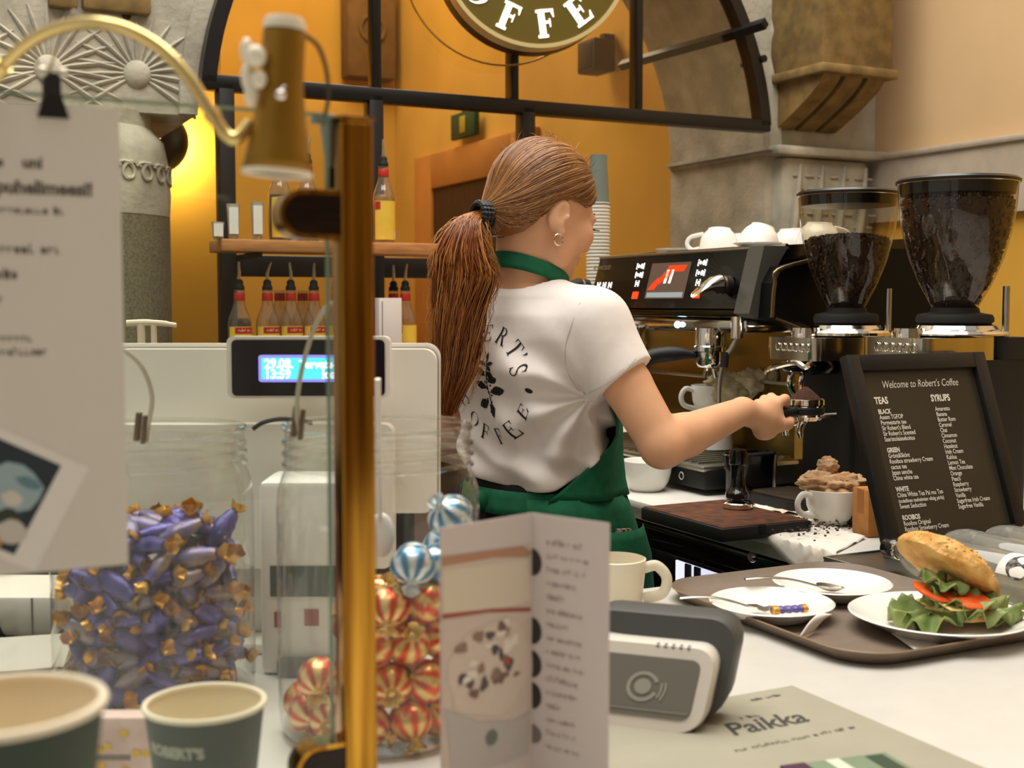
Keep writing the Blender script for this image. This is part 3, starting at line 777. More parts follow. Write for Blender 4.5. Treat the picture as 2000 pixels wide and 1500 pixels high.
# steam knobs
def knob(px, py, name, side):
    y_, t_ = pan_pt(px, py)
    p = Vector((0, y_, zp)) + sl * t_
    k = MB()
    k.tube([p + Vector((0.0, 0, 0)), p + Vector((-0.03, 0, 0.0))], 0.020, 20)
    ko = k.build('steam_knob', M_RUBBER, em)
    MB().tube([p + Vector((-0.018, 0, 0)), p + Vector((-0.023, 0, 0))], 0.0215, 20).build('ring', mat('copper_ring', (205, 160, 120), 0.2, metal=1.0), ko)
    # chrome lever hood sweeping down
    rings = []
    for t in range(9):
        s_ = t / 8
        c = p + Vector((-0.028 - 0.058 * s_, 0.0, 0.004 - 0.020 * s_ * s_))
        ry = 0.022 * (1 - 0.25 * s_); rz = 0.019 * (1 - 0.35 * s_)
        rings.append([c + Vector((0.012 * COS(a) * s_, ry * SIN(a), rz * COS(a))) for a in [j / 16 * 2 * PI for j in range(16)]])
    fixnormals(MB().loft(rings).build('lever', M_CHROME if side else M_RUBBER, ko))
knob(1424, 556, 'near', 1)
knob(1148, 560, 'far', 0)
# group heads with portafilters
def group(px, with_filter):
    y_, _ = yb(px, 660, 0.05)
    x = 0.035
    g = MB().lathe([(0.034, zp - 0.045), (0.036, zp - 0.06), (0.036, zp - 0.085), (0.040, zp - 0.088), (0.040, zp - 0.098), (0.030, zp - 0.10)], 28, True, True, x, y_).build('group_head', M_CHROME, em)
    if with_filter:
        b = MB().lathe([(0.033, zp - 0.10), (0.034, zp - 0.125), (0.028, zp - 0.135)], 24, True, True, x, y_)
        b.tube(spline([(x, y_ + 0.012, zp - 0.13), (x, y_ + 0.016, zp - 0.145), (x, y_ + 0.022, zp - 0.16)], 4), 0.006, 10)
        b.tube(spline([(x, y_ - 0.012, zp - 0.13), (x, y_ - 0.016, zp - 0.145), (x, y_ - 0.022, zp - 0.16)], 4), 0.006, 10)
        pf = b.build('portafilter', M_CHROME, em)
        hp = spline([(x - 0.030, y_ + 0.012, zp - 0.108), (x - 0.065, y_ + 0.034, zp - 0.104), (x - 0.12, y_ + 0.065, zp - 0.112), (x - 0.165, y_ + 0.088, zp - 0.145)], 6)
        rs = [0.008 + 0.010 * min(1, i / 8) for i in range(len(hp))]
        MB().tube(hp, rs, 14).build('handle', M_MATTBLACK, pf)
        MB().tube([hp[-1] + Vector((0.002, -0.001, 0.002)), hp[-1] + Vector((-0.006, 0.003, -0.006))], [0.0182, 0.014], 14).build('end_cap', mat('tan_cap', (170, 130, 80), 0.4), pf)
    return y_
ya_ = group(1398, True)
group(1245, True)
mb = MB().tube([(0.02, ya_ + 0.30, zp - 0.05), (0.02, ya_ + 0.30, zp - 0.062)], 0.012, 16)
led = mb.build('lamp_housing', M_CHROME, em)
y2, z2 = yb(1322, 634, 0.02)
MB().ell((0.022, y2, z2), (0.008, 0.008, 0.008)).build('blue_led', mat('blue_led', (170, 215, 255), 0.3, emit=(150, 205, 255), estr=9), em)
# steam wand
y3, z3 = yb(1440, 650, -0.01)
st = MB().cyl((-0.01, y3, z3 + 0.035), (-0.01, y3, z3 - 0.012), 0.014, n=18).build('steam_valve', M_CHROME, em)
y4, z4 = yb(1415, 700, -0.03); y5, z5 = yb(1404, 800, -0.05)
MB().tube(spline([(-0.01, y3, z3 - 0.01), (-0.02, (y3 + y4) / 2, z4 + 0.02), (-0.03, y4, z4), (-0.04, y4 + 0.004, (z4 + z5) / 2), (-0.05, y5, z5 - 0.03)], 6), 0.0052, 12).build('steam_wand', M_STEEL, em)
MB().tube([(-0.028, y4, z4 + 0.014), (-0.031, y4, z4 - 0.02)], 0.009, 14).build('wand_grip', M_RUBBER, em)

# white cups heaped upside down on the machine
def cup_mesh(r=0.047, h=0.060, foot=0.026, t=0.0035):
    return [(0.0005, 0.004), (foot - 0.004, 0.004), (foot - 0.003, 0.0), (foot, 0.0), (foot + 0.001, 0.004), (r * 0.78, 0.014), (r * 0.93, h * 0.5), (r, h), (r - t * 0.6, h + 0.0005), (r - t, h - 0.001), (r * 0.93 - t, h * 0.5), (r * 0.76 - t, 0.018), (0.0005, 0.010)]
def cup_handle(r, h, s=1.0):
    return spline([(r * 0.93, 0, h * 0.84), (r + 0.016 * s, 0, h * 0.90), (r + 0.027 * s, 0, h * 0.66), (r + 0.020 * s, 0, h * 0.36), (r * 0.80, 0, h * 0.22)], 5)
def coffee_cup(name, label, loc, rot, r=0.047, h=0.060, foot=0.026, group=None, hs=1.0):
    t = thing(name, label, 'cup', loc, 0, group); t.rotation_euler = rot
    MB().lathe(cup_mesh(r, h, foot), 36).build('bowl', M_PORC, t, 50)
    MB().tube(cup_handle(r, h, hs), 0.0042, 8, sy=1.35).build('handle', M_PORC, t)
    return t
zc = ZT + 0.010
CUPG = 'white cups heaped on the espresso machine'
# (px, py, v, tilt, handle angle)
def inv_cup(px, v, z, label, hz, tilt=0.0, r=0.050, h=0.058, hs=1.15):
    q = uvof(onv(px, 480, v))
    coffee_cup('coffee_cup', label, UV(q[0], v, z + h), (PI + tilt, 0, hz), r, h, 0.028, CUPG, hs)
inv_cup(1405, 1.84, zc, 'upturned white cup at the far end of the machine top, handle to the left', 2.75, 0.12)
inv_cup(1490, 1.87, zc, 'upturned white cup in the middle of the heap, handle standing up in front', 1.95, 0.30)
inv_cup(1545, 2.0, zc, 'upturned white cup behind the heap with its handle up to the left', 2.6, -0.1)
inv_cup(1600, 1.90, zc, 'upturned white cup seen through the clear half of the nearer glass hopper', 0.3, 0.1)
inv_cup(1450, 2.03, zc, 'upturned white cup half hidden at the back of the machine top', 0.2, 0.0)
q = uvof(onv(1322, 489, 1.80))
sc1 = thing('saucer', 'white saucer lying at the far end of the machine top', 'saucer', UV(q[0], 1.80, zc))
MB().lathe([(0.0005, 0.003), (0.025, 0.003), (0.027, 0.0), (0.030, 0.0), (0.055, 0.010), (0.056, 0.012), (0.05, 0.0105), (0.028, 0.006), (0.0005, 0.006)], 36).build('dish', M_PORC, sc1)
MB().tube([(0.030 * COS(t / 24 * 2 * PI), 0.030 * SIN(t / 24 * 2 * PI), 0.0063) for t in range(24)], 0.0012, 5, closed=True).build('well_ring', M_PORC, sc1)
q = uvof(onv(1480, 485, 1.79))
sc2 = thing('saucer', 'white saucer tucked under the front of the upturned cup heap', 'saucer', UV(q[0], 1.79, zc))
for ch in sc1.children:
    c = ch.copy(); COL.objects.link(c); c.parent = sc2

# tower of nested paper cups behind the machine
PG = 'nested paper cups in the tower'
TD = 3.42
bq = at(1168, 520, TD)
zcup = bq.z
M_CUPW = mat('paper_cup_white', (226, 220, 204), 0.6)
M_CUPG = mat('paper_cup_greygreen', (112, 122, 112), 0.55, var=0.05, scale=10)
def paper_cup(r0, r1, h, m, name='paper_cup'):
    return MB().lathe([(r1 * 0.9, h - 0.004), (r1, h - 0.004), (r1, h), (r1 * 1.0, h), (r0, 0.006), (r0 + 0.001, 0.0065), (r0 + 0.003, 0.004), (r0 + 0.003, 0.001), (r0 + 0.001, 0.0), (r0 - 0.001, 0.002)], 36, True, False)
top_z = at(1168, 303, TD).z; rim_z = at(1168, 400, TD).z
hcup = top_z - rim_z
st_base = rim_z - 16 * 0.0135
tower = thing('paper_cup', 'upturned grey green paper cup on top of the nested cup tower', 'cup', (bq.x, TD, rim_z), 0.0, PG)
paper_cup(0.030, 0.023, hcup, None).build('wall', M_CUPG, tower, 30)
MB().tube([(0.0312 * COS(t / 36 * 2 * PI), 0.0312 * SIN(t / 36 * 2 * PI), 0.003) for t in range(36)], 0.0022, 6, closed=True).build('rolled_rim', M_CUPW, tower)
sl1 = MB().lathe([(0.0302, 0.0095), (0.0302, 0.001), (0.0328, 0.0), (0.0335, 0.0025), (0.0328, 0.005), (0.031, 0.006)], 36).build('paper_cup', M_CUPW)
n_slv = int((rim_z - CZ - 0.40) / 0.0095)
for k in range(n_slv):
    o = sl1 if k == 0 else sl1.copy()
    if k: COL.objects.link(o)
    tag(o, 'white rolled rim of a nested paper cup in the tower behind the barista', 'cup', PG)
    o.location = (bq.x, TD, rim_z - 0.0095 * (k + 1))
zbot = rim_z - 0.0095 * n_slv
cs = thing('cup_stand', 'black stand holding the paper cup tower behind the machine', 'stand', (bq.x, TD, CZ))
MB().lathe([(0.06, 0), (0.06, 0.012), (0.035, 0.02), (0.035, zbot - CZ)], 28, True, True).build('pillar', M_MATTBLACK, cs)
MB().lathe([(0.045, zbot - CZ - 0.006), (0.045, zbot - CZ)], 28, True, True).build('plate', M_STEEL, cs)
# ================================================================== grinders
M_HOPPER = glass('hopper_glass', (245, 240, 228), 0.02, 1.2, 0.93)
M_BEAN = mat('roasted_beans', (34, 19, 11), 0.38, rgb2=(58, 34, 20), scale=90, bump=0.5, bscale=300)
BEAN_LO = MB().ell((0, 0, 0), (1, 0.72, 0.5), 6, 4)
def bean_mass(prof, top, dome, seed):
    """heap of beans filling a hopper: core plus loose beans over its skin"""
    rnd = random.Random(seed)
    def rad(z):
        for (r0, z0), (r1, z1) in zip(prof, prof[1:]):
            if z0 <= z <= z1: return r0 + (r1 - r0) * (z - z0) / (z1 - z0)
        return prof[-1][0]
    z0 = prof[0][1]
    core = [(max(0.004, rad(z0 + (top - z0) * k / 10) - 0.008), z0 + (top - z0) * k / 10) for k in range(11)]
    rt = core[-1][0]
    core += [(rt * 0.6, top + dome * 0.6), (rt * 0.25, top + dome * 0.95), (0.0005, top + dome)]
    mb = MB().lathe(core, 28, True)
    def bean(p, s):
        n = len(mb.v); R = Euler((rnd.uniform(0, 6.3), rnd.uniform(0, 6.3), rnd.uniform(0, 6.3))).to_matrix()
        mb.v += [tuple(p + R @ (Vector(q) * s)) for q in BEAN_LO.v]; mb.f += [tuple(i + n for i in f) for f in BEAN_LO.f]; mb.mi += [0] * len(BEAN_LO.f)
    for _ in range(620):
        z = z0 + (top - z0) * rnd.random() ** 0.8; a = rnd.uniform(0, 2 * PI); r = max(0.004, rad(z) - 0.0068)
        bean(Vector((r * COS(a), r * SIN(a), z)), 0.0055)
    for _ in range(260):
        q = math.sqrt(rnd.random()); a = rnd.uniform(0, 2 * PI); r = rt * q
        bean(Vector((r * COS(a), r * SIN(a), top + dome * (1 - q * q) + 0.002)), 0.0055)
    return mb
def grinder(px, v, ztop_py, fill_py, dome, label, beans_label, big, seed):
    c = uvof(onv(px, 590, v)); u = c[0]
    Y = UV(u, v, 0).y
    zpx = lambda py: at(px, py, Y).z - CZ
    k = Y / FPX
    t = thing('coffee_grinder', label, 'grinder', UV(u, v, CZ), ROT)
    zl, zn = zpx(ztop_py + 18), zpx(606)
    R = (95 if not big else 112) * k
    hp = [(0.36 * R, zn), (0.60 * R, zn + 0.20 * (zl - zn)), (0.80 * R, zn + 0.42 * (zl - zn)), (0.955 * R, zn + 0.72 * (zl - zn)), (1.0 * R, zl)]
    prof = []
    for i in range(len(hp) - 1):
        for j in range(5):
            s_ = j / 5
            prof.append((hp[i][0] + (hp[i + 1][0] - hp[i][0]) * s_, hp[i][1] + (hp[i + 1][1] - hp[i][1]) * s_))
    prof.append(hp[-1])
    # soften the profile
    for _ in range(3):
        prof = [prof[0]] + [((prof[i - 1][0] + prof[i][0] * 2 + prof[i + 1][0]) / 4, prof[i][1]) for i in range(1, len(prof) - 1)] + [prof[-1]]
    MB().lathe(prof, 48).build('hopper', M_HOPPER, t, 60)
    MB().tube([(R * 1.002 * COS(a / 48 * 2 * PI), R * 1.002 * SIN(a / 48 * 2 * PI), zl - 0.001) for a in range(48)], 0.0016, 6, closed=True).build('hopper_lip', mat('amber_lip', (150, 110, 50), 0.2, trans=0.4), t)
    MB().lathe([(R * 0.94, zl - 0.022), (R * 0.965, zl - 0.002), (R * 1.03, zl), (R * 1.035, zl + 0.004), (R * 0.98, zl + 0.0085), (R * 0.3, zl + 0.011), (0.0005, zl + 0.011)], 48, True).build('hopper_lid', mat('black_lid', (16, 17, 17), 0.3), t)
    b = bean_mass(prof, zpx(fill_py), dome, seed).build('coffee_beans', M_BEAN, None, 60, loc=UV(u, v, CZ))
    tag(b, beans_label, 'coffee beans', kind='stuff')
    # collar, chrome plates, head
    zc0 = zpx(632)
    MB().lathe([(0.30 * R, zn + 0.012), (0.40 * R, zn + 0.004), (0.42 * R, zn - 0.004), (0.62 * R, zn - 0.008), (0.65 * R, zn - 0.014), (0.65 * R, zc0 + 0.004), (0.60 * R, zc0)], 36, True, True).build('collar', M_RUBBER, t)
    zc1 = zpx(657)
    MB().lathe([(0.58 * R, zc0 + 0.001), (0.70 * R, zc0 - 0.003), (0.74 * R, zc0 - 0.010), (0.88 * R, zc0 - 0.013), (0.92 * R, zc0 - 0.018), (0.92 * R, zc1 + 0.003), (0.80 * R, zc1)], 40, True, True, 0.0, 0.0).build('adjusting_ring', M_CHROME, t)
    MB().lathe([(0.028, zc0 - 0.008), (0.030, zc0 - 0.016), (0.030, zc1)], 24, True, True, -R * 0.95, 0.012).build('side_cap', M_CHROME, t)
    MB().cyl((R * 0.55, -R * 0.62, zc1), (R * 0.55, -R * 0.62, zn + 0.045), 0.0065, n=14).build('adjusting_rod', M_STEEL, t)
    zh = zpx(700)
    hw = 0.082
    f0 = -R * 1.5
    out = rrect(f0, -hw, 0.035, hw, 0.03)
    hd = fixnormals(MB().prism(out, zh, zc1).build('head_block', mat('polished_head', (196, 190, 176), 0.14, metal=1.0, var=0.2, scale=14, stretch=(1, 1, 0.1)), t, 30))
    # relief plate and curved lower lip
    rl = MB()
    for i in range(6):
        rl.tube([(f0 - 0.002, -0.062 + i * 0.018 + 0.007 * COS(a / 10 * 2 * PI), (zh + zc1) / 2 + 0.003 + 0.008 * SIN(a / 10 * 2 * PI)) for a in range(10)], 0.0008, 5, closed=True)
    rl.build('relief', M_CHROME, t)
    MB().tube(spline([(f0 + 0.004, -hw + 0.01, zh), (f0 - 0.004, -hw + 0.02, zh - 0.012), (f0 - 0.006, -0.03, zh - 0.004), (f0 - 0.004, 0.05, zh - 0.02), (f0 + 0.004, hw - 0.01, zh - 0.03)], 5), 0.006, 8).build('head_lip', M_CHROME, t)
    # body, front, base
    out = rrect(-0.06, -hw + 0.006, 0.125, hw - 0.006, 0.025)
    fixnormals(MB().prism(out, 0.02, zh).build('body', M_MATTBLACK, t, 30))
    fixnormals(MB().prism(rrect(0.036, -hw + 0.004, 0.125, hw - 0.004, 0.02), zh, zc1 - 0.001).build('rear_cover', M_MATTBLACK, t, 30))
    MB().box((f0 + 0.02, -0.05, zh - 0.03), (-0.05, 0.05, zh + 0.001), 0.012).build('chute', M_GLOSSBLACK, t)
    sp_ = MB()
    for s in (-1, 1):
        sp_.tube(spline([(f0 + 0.03, 0.016 * s, zh - 0.02), (f0 + 0.02, 0.018 * s, zh - 0.045), (f0 + 0.026, 0.010 * s, zh - 0.072), (f0 + 0.04, 0.006 * s, zh - 0.078)], 5), 0.0055, 8)
    sp_.build('spout', M_CHROME, t)
    out = rrect(-0.20, -hw - 0.008, 0.13, hw + 0.008, 0.035)
    fixnormals(MB().prism(out, 0.004, 0.022).build('base', M_MATTBLACK, t, 30))
    fixnormals(MB().prism(rrect(-0.19, -hw, -0.065, hw, 0.03), 0.022, 0.026).build('grounds_tray', mat('grounds_tray', (52, 40, 30), 0.6, var=0.3, scale=60), t, 30))
    # fork that carries the portafilter
    for s in (-1, 1):
        MB().tube([(-0.055, 0.036 * s, zpx(806)), (f0 + 0.055, 0.036 * s, zpx(808)), (f0 + 0.03, 0.036 * s, zpx(804))], 0.004, 8).build('fork', M_STEEL, t)
    return t, u, v, f0, zpx
GL_, gu, gv, gf0, gz = grinder(1653, 1.78, 364, 470, 0.010, 'coffee grinder with half-full glass hopper, beside the espresso machine', 'roasted coffee beans half filling the left hopper', False, 3)
grinder(1865, 1.78, 340, 392, 0.022, 'coffee grinder with brimming glass hopper, behind the black menu board', 'roasted coffee beans filling the right hopper to the brim', True, 5)

# ------------------------------------------------------------------ portafilter held under the left grinder
pfp = at(1573, 790, 2.30)
pf = thing('portafilter', 'chrome portafilter heaped with ground coffee in the hand of the barista', 'portafilter', pfp)
MB().lathe([(0.024, -0.030), (0.031, -0.022), (0.033, -0.002), (0.036, 0.0), (0.036, 0.010), (0.034, 0.011), (0.033, 0.004), (0.0005, 0.002)], 32, True).build('basket', M_CHROME, pf)
MB().lathe([(0.034, -0.004), (0.0355, -0.006), (0.0355, -0.016), (0.034, -0.018)], 32).build('band', M_MATTBLACK, pf)
MB().lathe([(0.032, 0.006), (0.024, 0.016), (0.013, 0.026), (0.004, 0.033), (0.0005, 0.034)], 24).build('ground_coffee', mat('ground_coffee', (62, 30, 18), 0.9, var=0.4, scale=300, bump=0.9, bscale=500), pf)
sp1 = MB()
for s in (-1, 1):
    sp1.tube(spline([(-0.002, 0, -0.028), (-0.010 - 0.012 * (s < 0), -0.012 * s, -0.036), (-0.014 - 0.018 * (s < 0), -0.016 * s, -0.048), (-0.012 - 0.020 * (s < 0), -0.016 * s, -0.060)], 5), [0.009 - 0.0002 * i for i in range(16)], 12)
sp1.build('twin_spout', M_CHROME, pf)
hd_ = (at(1478, 806, 2.195) - pfp).normalized()
MB().tube([hd_ * 0.030 + Vector((0, 0, -0.010)), hd_ * 0.055 + Vector((0, 0, -0.010)), hd_ * 0.10 + Vector((0, 0, -0.012)), hd_ * 0.150 + Vector((0, 0, -0.014))], [0.007, 0.0115, 0.0135, 0.0120], 14).build('handle', M_MATTBLACK, pf)
MB().tube([(0.03, 0.004, -0.02), (0.06, 0.008, -0.018)], 0.003, 8).ell((0.024, -0.006, -0.024), (0.006, 0.006, 0.006), 10, 8).build('lug', M_CHROME, pf)

# ------------------------------------------------------------------ things on the work counter
def bowl(name, label, px, py, r, h, z=CZ):
    p = onz(px, py, z)
    t = thing(name, label, 'cup', p)
    prof = [(0.0005, 0.004), (r * 0.50, 0.004), (r * 0.52, 0.0), (r * 0.58, 0.0), (r * 0.70, 0.008), (r * 0.86, h * 0.32), (r * 0.95, h * 0.62), (r, h), (r - 0.003, h + 0.0008), (r - 0.0055, h - 0.001), (r * 0.93 - 0.004, h * 0.62), (r * 0.80 - 0.004, h * 0.3), (r * 0.55, 0.012), (0.0005, 0.011)]
    MB().lathe(prof, 44).build('bowl', M_PORC, t, 60)
    return t
tb = bowl('white_cup', 'white handleless cup on the worktop below the elbow', 1263, 958, 0.057, 0.068)
MB().tube([(0.028 * COS(a / 24 * 2 * PI), 0.028 * SIN(a / 24 * 2 * PI), 0.0015) for a in range(24)], 0.0016, 6, closed=True).build('foot_ring', M_PORC, tb)

# crumpled cloths
def crumple(mb, c, r, seed, n=44, m=28, amp=0.32):
    rnd = random.Random(seed); off = Vector((rnd.uniform(0, 50), rnd.uniform(0, 50), rnd.uniform(0, 50)))
    vs = []; fs = []
    for i in range(m + 1):
        th = PI * i / m
        for k in range(n):
            a = 2 * PI * k / n
            d = Vector((SIN(th) * COS(a), SIN(th) * SIN(a), COS(th)))
            q = 1 + amp * (abs(noise.noise(d * 1.7 + off)) * 1.6 - 0.35) + amp * 0.55 * (abs(noise.noise(d * 4.1 + off)) * 1.8 - 0.4)
            vs.append((c[0] + r[0] * d.x * q, c[1] + r[1] * d.y * q, c[2] + r[2] * d.z * q))
    for i in range(m):
        for k in range(n):
            k2 = (k + 1) % n
            fs.append((i * n + k, (i + 1) * n + k, (i + 1) * n + k2, i * n + k2))
    mb.add(vs, fs)
M_CLOTH = mat('pale_rag', (216, 204, 172), 0.95, rgb2=(196, 180, 142), scale=14, bump=0.4, bscale=70)
M_RAG = mat('coffee_stained_rag', (214, 180, 140), 0.95, rgb2=(176, 128, 82), scale=22, bump=0.5, bscale=70)

dq = onv(1392, 790, 1.735); cu_u = uvof(dq)[0]
tray_top = CZ + 0.072
cupz = uvof(onv(1392, 752, 1.735))[2] - 0.072
lowh = cupz - tray_top
def big_cup(name, label, loc, rz, r=0.052, h=0.072, tilt=(0, 0)):
    t = thing(name, label, 'cup', loc, rz); t.rotation_euler = (tilt[0], tilt[1], rz)
    MB().lathe(cup_mesh(r, h, 0.030), 44).build('bowl', M_PORC, t, 50)
    MB().tube(cup_handle(r, h, 1.1), 0.0048, 10, sy=1.3).build('handle', M_PORC, t)
    return t
lw = thing('white_cup', 'upturned white cup on the drip tray, under the cup with the rag', 'cup', UV(cu_u, 1.735, cupz - 0.0005))
lw.rotation_euler = (PI, 0, 2.4)
MB().lathe(cup_mesh(0.050, lowh - 0.001, 0.034), 36).build('bowl', M_PORC, lw, 50)
MB().tube(cup_handle(0.050, lowh, 0.9), 0.0042, 8).build('handle', M_PORC, lw)
big_cup('white_cup', 'white cup with a pale rag in it, on the espresso machine tray', UV(cu_u, 1.735, cupz), math.radians(196))
mb = MB()
cc = UV(cu_u, 1.735, cupz + 0.068)
crumple(mb, (cc.x + 0.035, cc.y - 0.02, cc.z + 0.010), (0.052, 0.034, 0.026), 11)
crumple(mb, (cc.x + 0.085, cc.y - 0.035, cc.z + 0.013), (0.045, 0.030, 0.030), 12)
crumple(mb, (cc.x + 0.035, cc.y - 0.045, cc.z - 0.012), (0.045, 0.020, 0.030), 13)
tag(mb.build('rag', M_CLOTH, None, 70), 'pale crumpled rag draped over the white cup behind the hand', 'cloth')

# tamping mat and tamper
mt = thing('tamping_mat', 'square tamping mat with brown top hanging over the worktop edge', 'mat', (0, 0, 0), ROT)
MB().box((1.285, 1.745, CZ - 0.003), (1.386, 2.01, CZ + 0.022), 0.004).box((1.36, 1.745, CZ + 0.001), (1.485, 2.01, CZ + 0.022), 0.004).build('pad', M_RUBBER, mt)
MB().box((1.29, 1.750, CZ + 0.0215), (1.48, 2.005, CZ + 0.0235), 0.0005, 1).build('top_sheet', mat('brown_grounds_rubber', (104, 56, 24), 0.6, rgb2=(62, 34, 18), scale=38, bump=0.5, bscale=150), mt)
tp = onz(1441, 992, CZ + 0.0238)
tm = thing('tamper', 'black handled tamper standing on the brown tamping mat', 'tamper', tp)
MB().lathe([(0.028, 0), (0.0295, 0.002), (0.0295, 0.010), (0.026, 0.013), (0.012, 0.015)], 36, True, True).build('base', M_CHROME, tm)
MB().lathe([(0.012, 0.013), (0.012, 0.019), (0.024, 0.021), (0.0245, 0.030), (0.022, 0.034), (0.018, 0.038), (0.0145, 0.048), (0.014, 0.062), (0.0145, 0.078), (0.0150, 0.084), (0.0170, 0.086), (0.0170, 0.108), (0.0150, 0.113), (0.004, 0.1145), (0.0005, 0.1145)], 32, True).build('handle', M_GLOSSBLACK, tm)
MB().tube([(0.0172 * COS(a / 28 * 2 * PI), 0.0172 * SIN(a / 28 * 2 * PI), 0.086) for a in range(28)], 0.0012, 6, closed=True).build('grip_ring', M_GLOSSBLACK, tm)

# knock box at the end of the machine
kq = onz(1490, 945, CZ)
kb = thing('knock_box', 'black rounded knock box between the machine and the grinder', 'knock box', UV(2.115, 1.63, CZ), ROT)
rings = []
for t, (sx, sy, z) in enumerate(((0.056, 0.034, 0.0), (0.060, 0.037, 0.006), (0.064, 0.040, 0.07), (0.067, 0.043, 0.095), (0.063, 0.039, 0.098), (0.058, 0.035, 0.07), (0.045, 0.03, 0.03))):
    rings.append([(sx * COS(a / 28 * 2 * PI), sy * SIN(a / 28 * 2 * PI), z) for a in range(28)])
MB().loft(rings).build('bin', M_GLOSSBLACK, kb)
MB().tube([(-0.060, 0, 0.088), (0.060, 0, 0.088)], 0.009, 12).build('knock_bar', M_RUBBER, kb)

# cup with the stained rag
sq_ = onz(1627, 1020, CZ + 0.004)
big_cup('white_cup', 'white cup stuffed with a brown stained rag beside the tamping mat', sq_ + Vector((0, 0, 0)), math.radians(205), 0.054, 0.064)
mb = MB(); cc = sq_ + Vector((0, 0, 0.066))
crumple(mb, cc, (0.044, 0.040, 0.026), 21)
crumple(mb, cc + Vector((-0.034, 0.0, 0.012)), (0.034, 0.026, 0.020), 22)
crumple(mb, cc + Vector((-0.010, 0.01, 0.040)), (0.020, 0.018, 0.018), 23, amp=0.25)
crumple(mb, cc + Vector((0.024, -0.01, 0.012)), (0.032, 0.026, 0.018), 24)
tag(mb.build('rag', M_RAG, None, 70), 'brown stained rag stuffed into the cup near the menu board', 'cloth')
# little kraft box behind the menu board
bx = thing('kraft_box', 'small brown cardboard box between the cup and the menu board', 'box', onz(1703, 1043, CZ + 0.001), ROT - 0.25)
MB().box((-0.024, -0.03, 0), (0.024, 0.03, 0.082), 0.0015).build('carton', mat('kraft_card', (178, 120, 58), 0.8, var=0.08, scale=40), bx)
MB().box((-0.0245, -0.012, 0.04), (-0.0239, 0.012, 0.082), 0.0002, 1).build('tape', mat('kraft_tape', (160, 104, 50), 0.5), bx)
MB().box((-0.023, -0.029, 0.0822), (0.023, -0.001, 0.0832)).box((-0.023, 0.001, 0.0822), (0.023, 0.029, 0.0832)).build('flap', MATS['kraft_card'], bx, 0)
# paper sheets, one drooping over the edge
def sheet(name, label, corners, seed, amp, droop=None, m=M_PAPERW, cat='napkin', n=22):
    off = Vector((seed * 7.3, seed * 3.1, 0)); c = [Vector(q) for q in corners]
    def fn(a, b):
        p = c[0] * (1 - a) * (1 - b) + c[1] * a * (1 - b) + c[2] * a * b + c[3] * (1 - a) * b
        w = abs(noise.noise(Vector((a * 3.2, b * 3.2, 0)) + off)) + 0.5 * abs(noise.noise(Vector((a * 8, b * 8, 0)) + off))
        p = p + Vector((0, 0, amp * w))
        if droop:
            ex = uvof(p)[1]
            if ex < WV:
                d_ = WV - ex
                p = p + Vector((0, 0, -d_ * droop)) + UV(0, d_ * 0.8, 0)
        return tuple(p)
    o = MB().grid(fn, n, n).build(name, m, None, 60, solid=0.0007)
    return tag(o, label, cat)
Z1 = CZ + 0.0012
M_NAPK = mat('used_napkin', (232, 226, 214), 0.9, rgb2=(196, 164, 122), scale=16, bump=0.3, bscale=50, lo=0.55, hi=0.80)
sheet('napkin', 'crumpled coffee-specked napkin drooping over the worktop edge', [onz(1455, 1030, Z1), onz(1604, 1096, Z1), onz(1690, 1052, Z1), onz(1575, 1008, Z1)], 2, 0.006, 1.6, M_NAPK)
sheet('napkin', 'white paper napkin lying between the tamper and the stained cup', [onz(1455, 945, Z1), onz(1480, 1000, Z1), onz(1600, 1010, Z1), onz(1590, 960, Z1)], 5, 0.012, None, M_NAPK)
# loose grounds
mb = MB(); rnd = random.Random(4)
for k in range(170):
    cx, cy = (1590 + rnd.gauss(0, 40), 1022 + rnd.gauss(0, 9))
    p = onz(cx, cy, Z1 + 0.012 + 0.003 * rnd.random()); s = rnd.uniform(0.0012, 0.0034)
    mb.ell((p.x, p.y, p.z - 0.002), (s, s * 0.8, s * 0.7), 5, 3)
tag(mb.build('coffee_grounds', M_BEAN, None, 60), 'dark coffee grounds scattered on the napkin near the cup', 'coffee grounds', kind='stuff')

# ------------------------------------------------------------------ black menu board
ST_Z = CZ + 0.012
stray = thing('steel_tray', 'low stainless steel tray on the counter under the glass bottles', 'tray', (0, 0, 0), ROT)
MB().box((1.318, 1.10, CZ), (1.90, 1.52, CZ + 0.010), 0.003).build('bed', M_STEEL, stray)
MB().tube([(1.320, 1.102, CZ + 0.0105), (1.898, 1.102, CZ + 0.0105), (1.898, 1.518, CZ + 0.0105), (1.320, 1.518, CZ + 0.0105)], 0.003, 8, closed=True).build('rolled_edge', M_STEEL, stray)
BL, BR = onz(1731, 1087, ST_Z), onz(1986, 1050, ST_Z)
bl_uv = uvof(BL); wv = uvof(BR)[1] - bl_uv[1]
def solve_top():
    best = None
    for i in range(0, 60):
        s = i * 0.004
        p = UV(bl_uv[0] + s, bl_uv[1], 0)
        ppx = 1000 + FPX * p.x / (p.y * COS(PITCH) + 0.12 * SIN(PITCH))
        if best is None or abs(ppx - 1643) < best[0]: best = (abs(ppx - 1643), s, p.y)
    return best
_, lean, ytop = solve_top()
zt_ = at(1643, 697, ytop).z - ST_Z
LEN = math.hypot(zt_, lean); phi = math.atan2(lean, zt_)
mbd = thing('menu_board', 'black framed tea and syrup menu leaning back on the counter', 'menu board', UV(bl_uv[0], bl_uv[1], ST_Z), ROT)
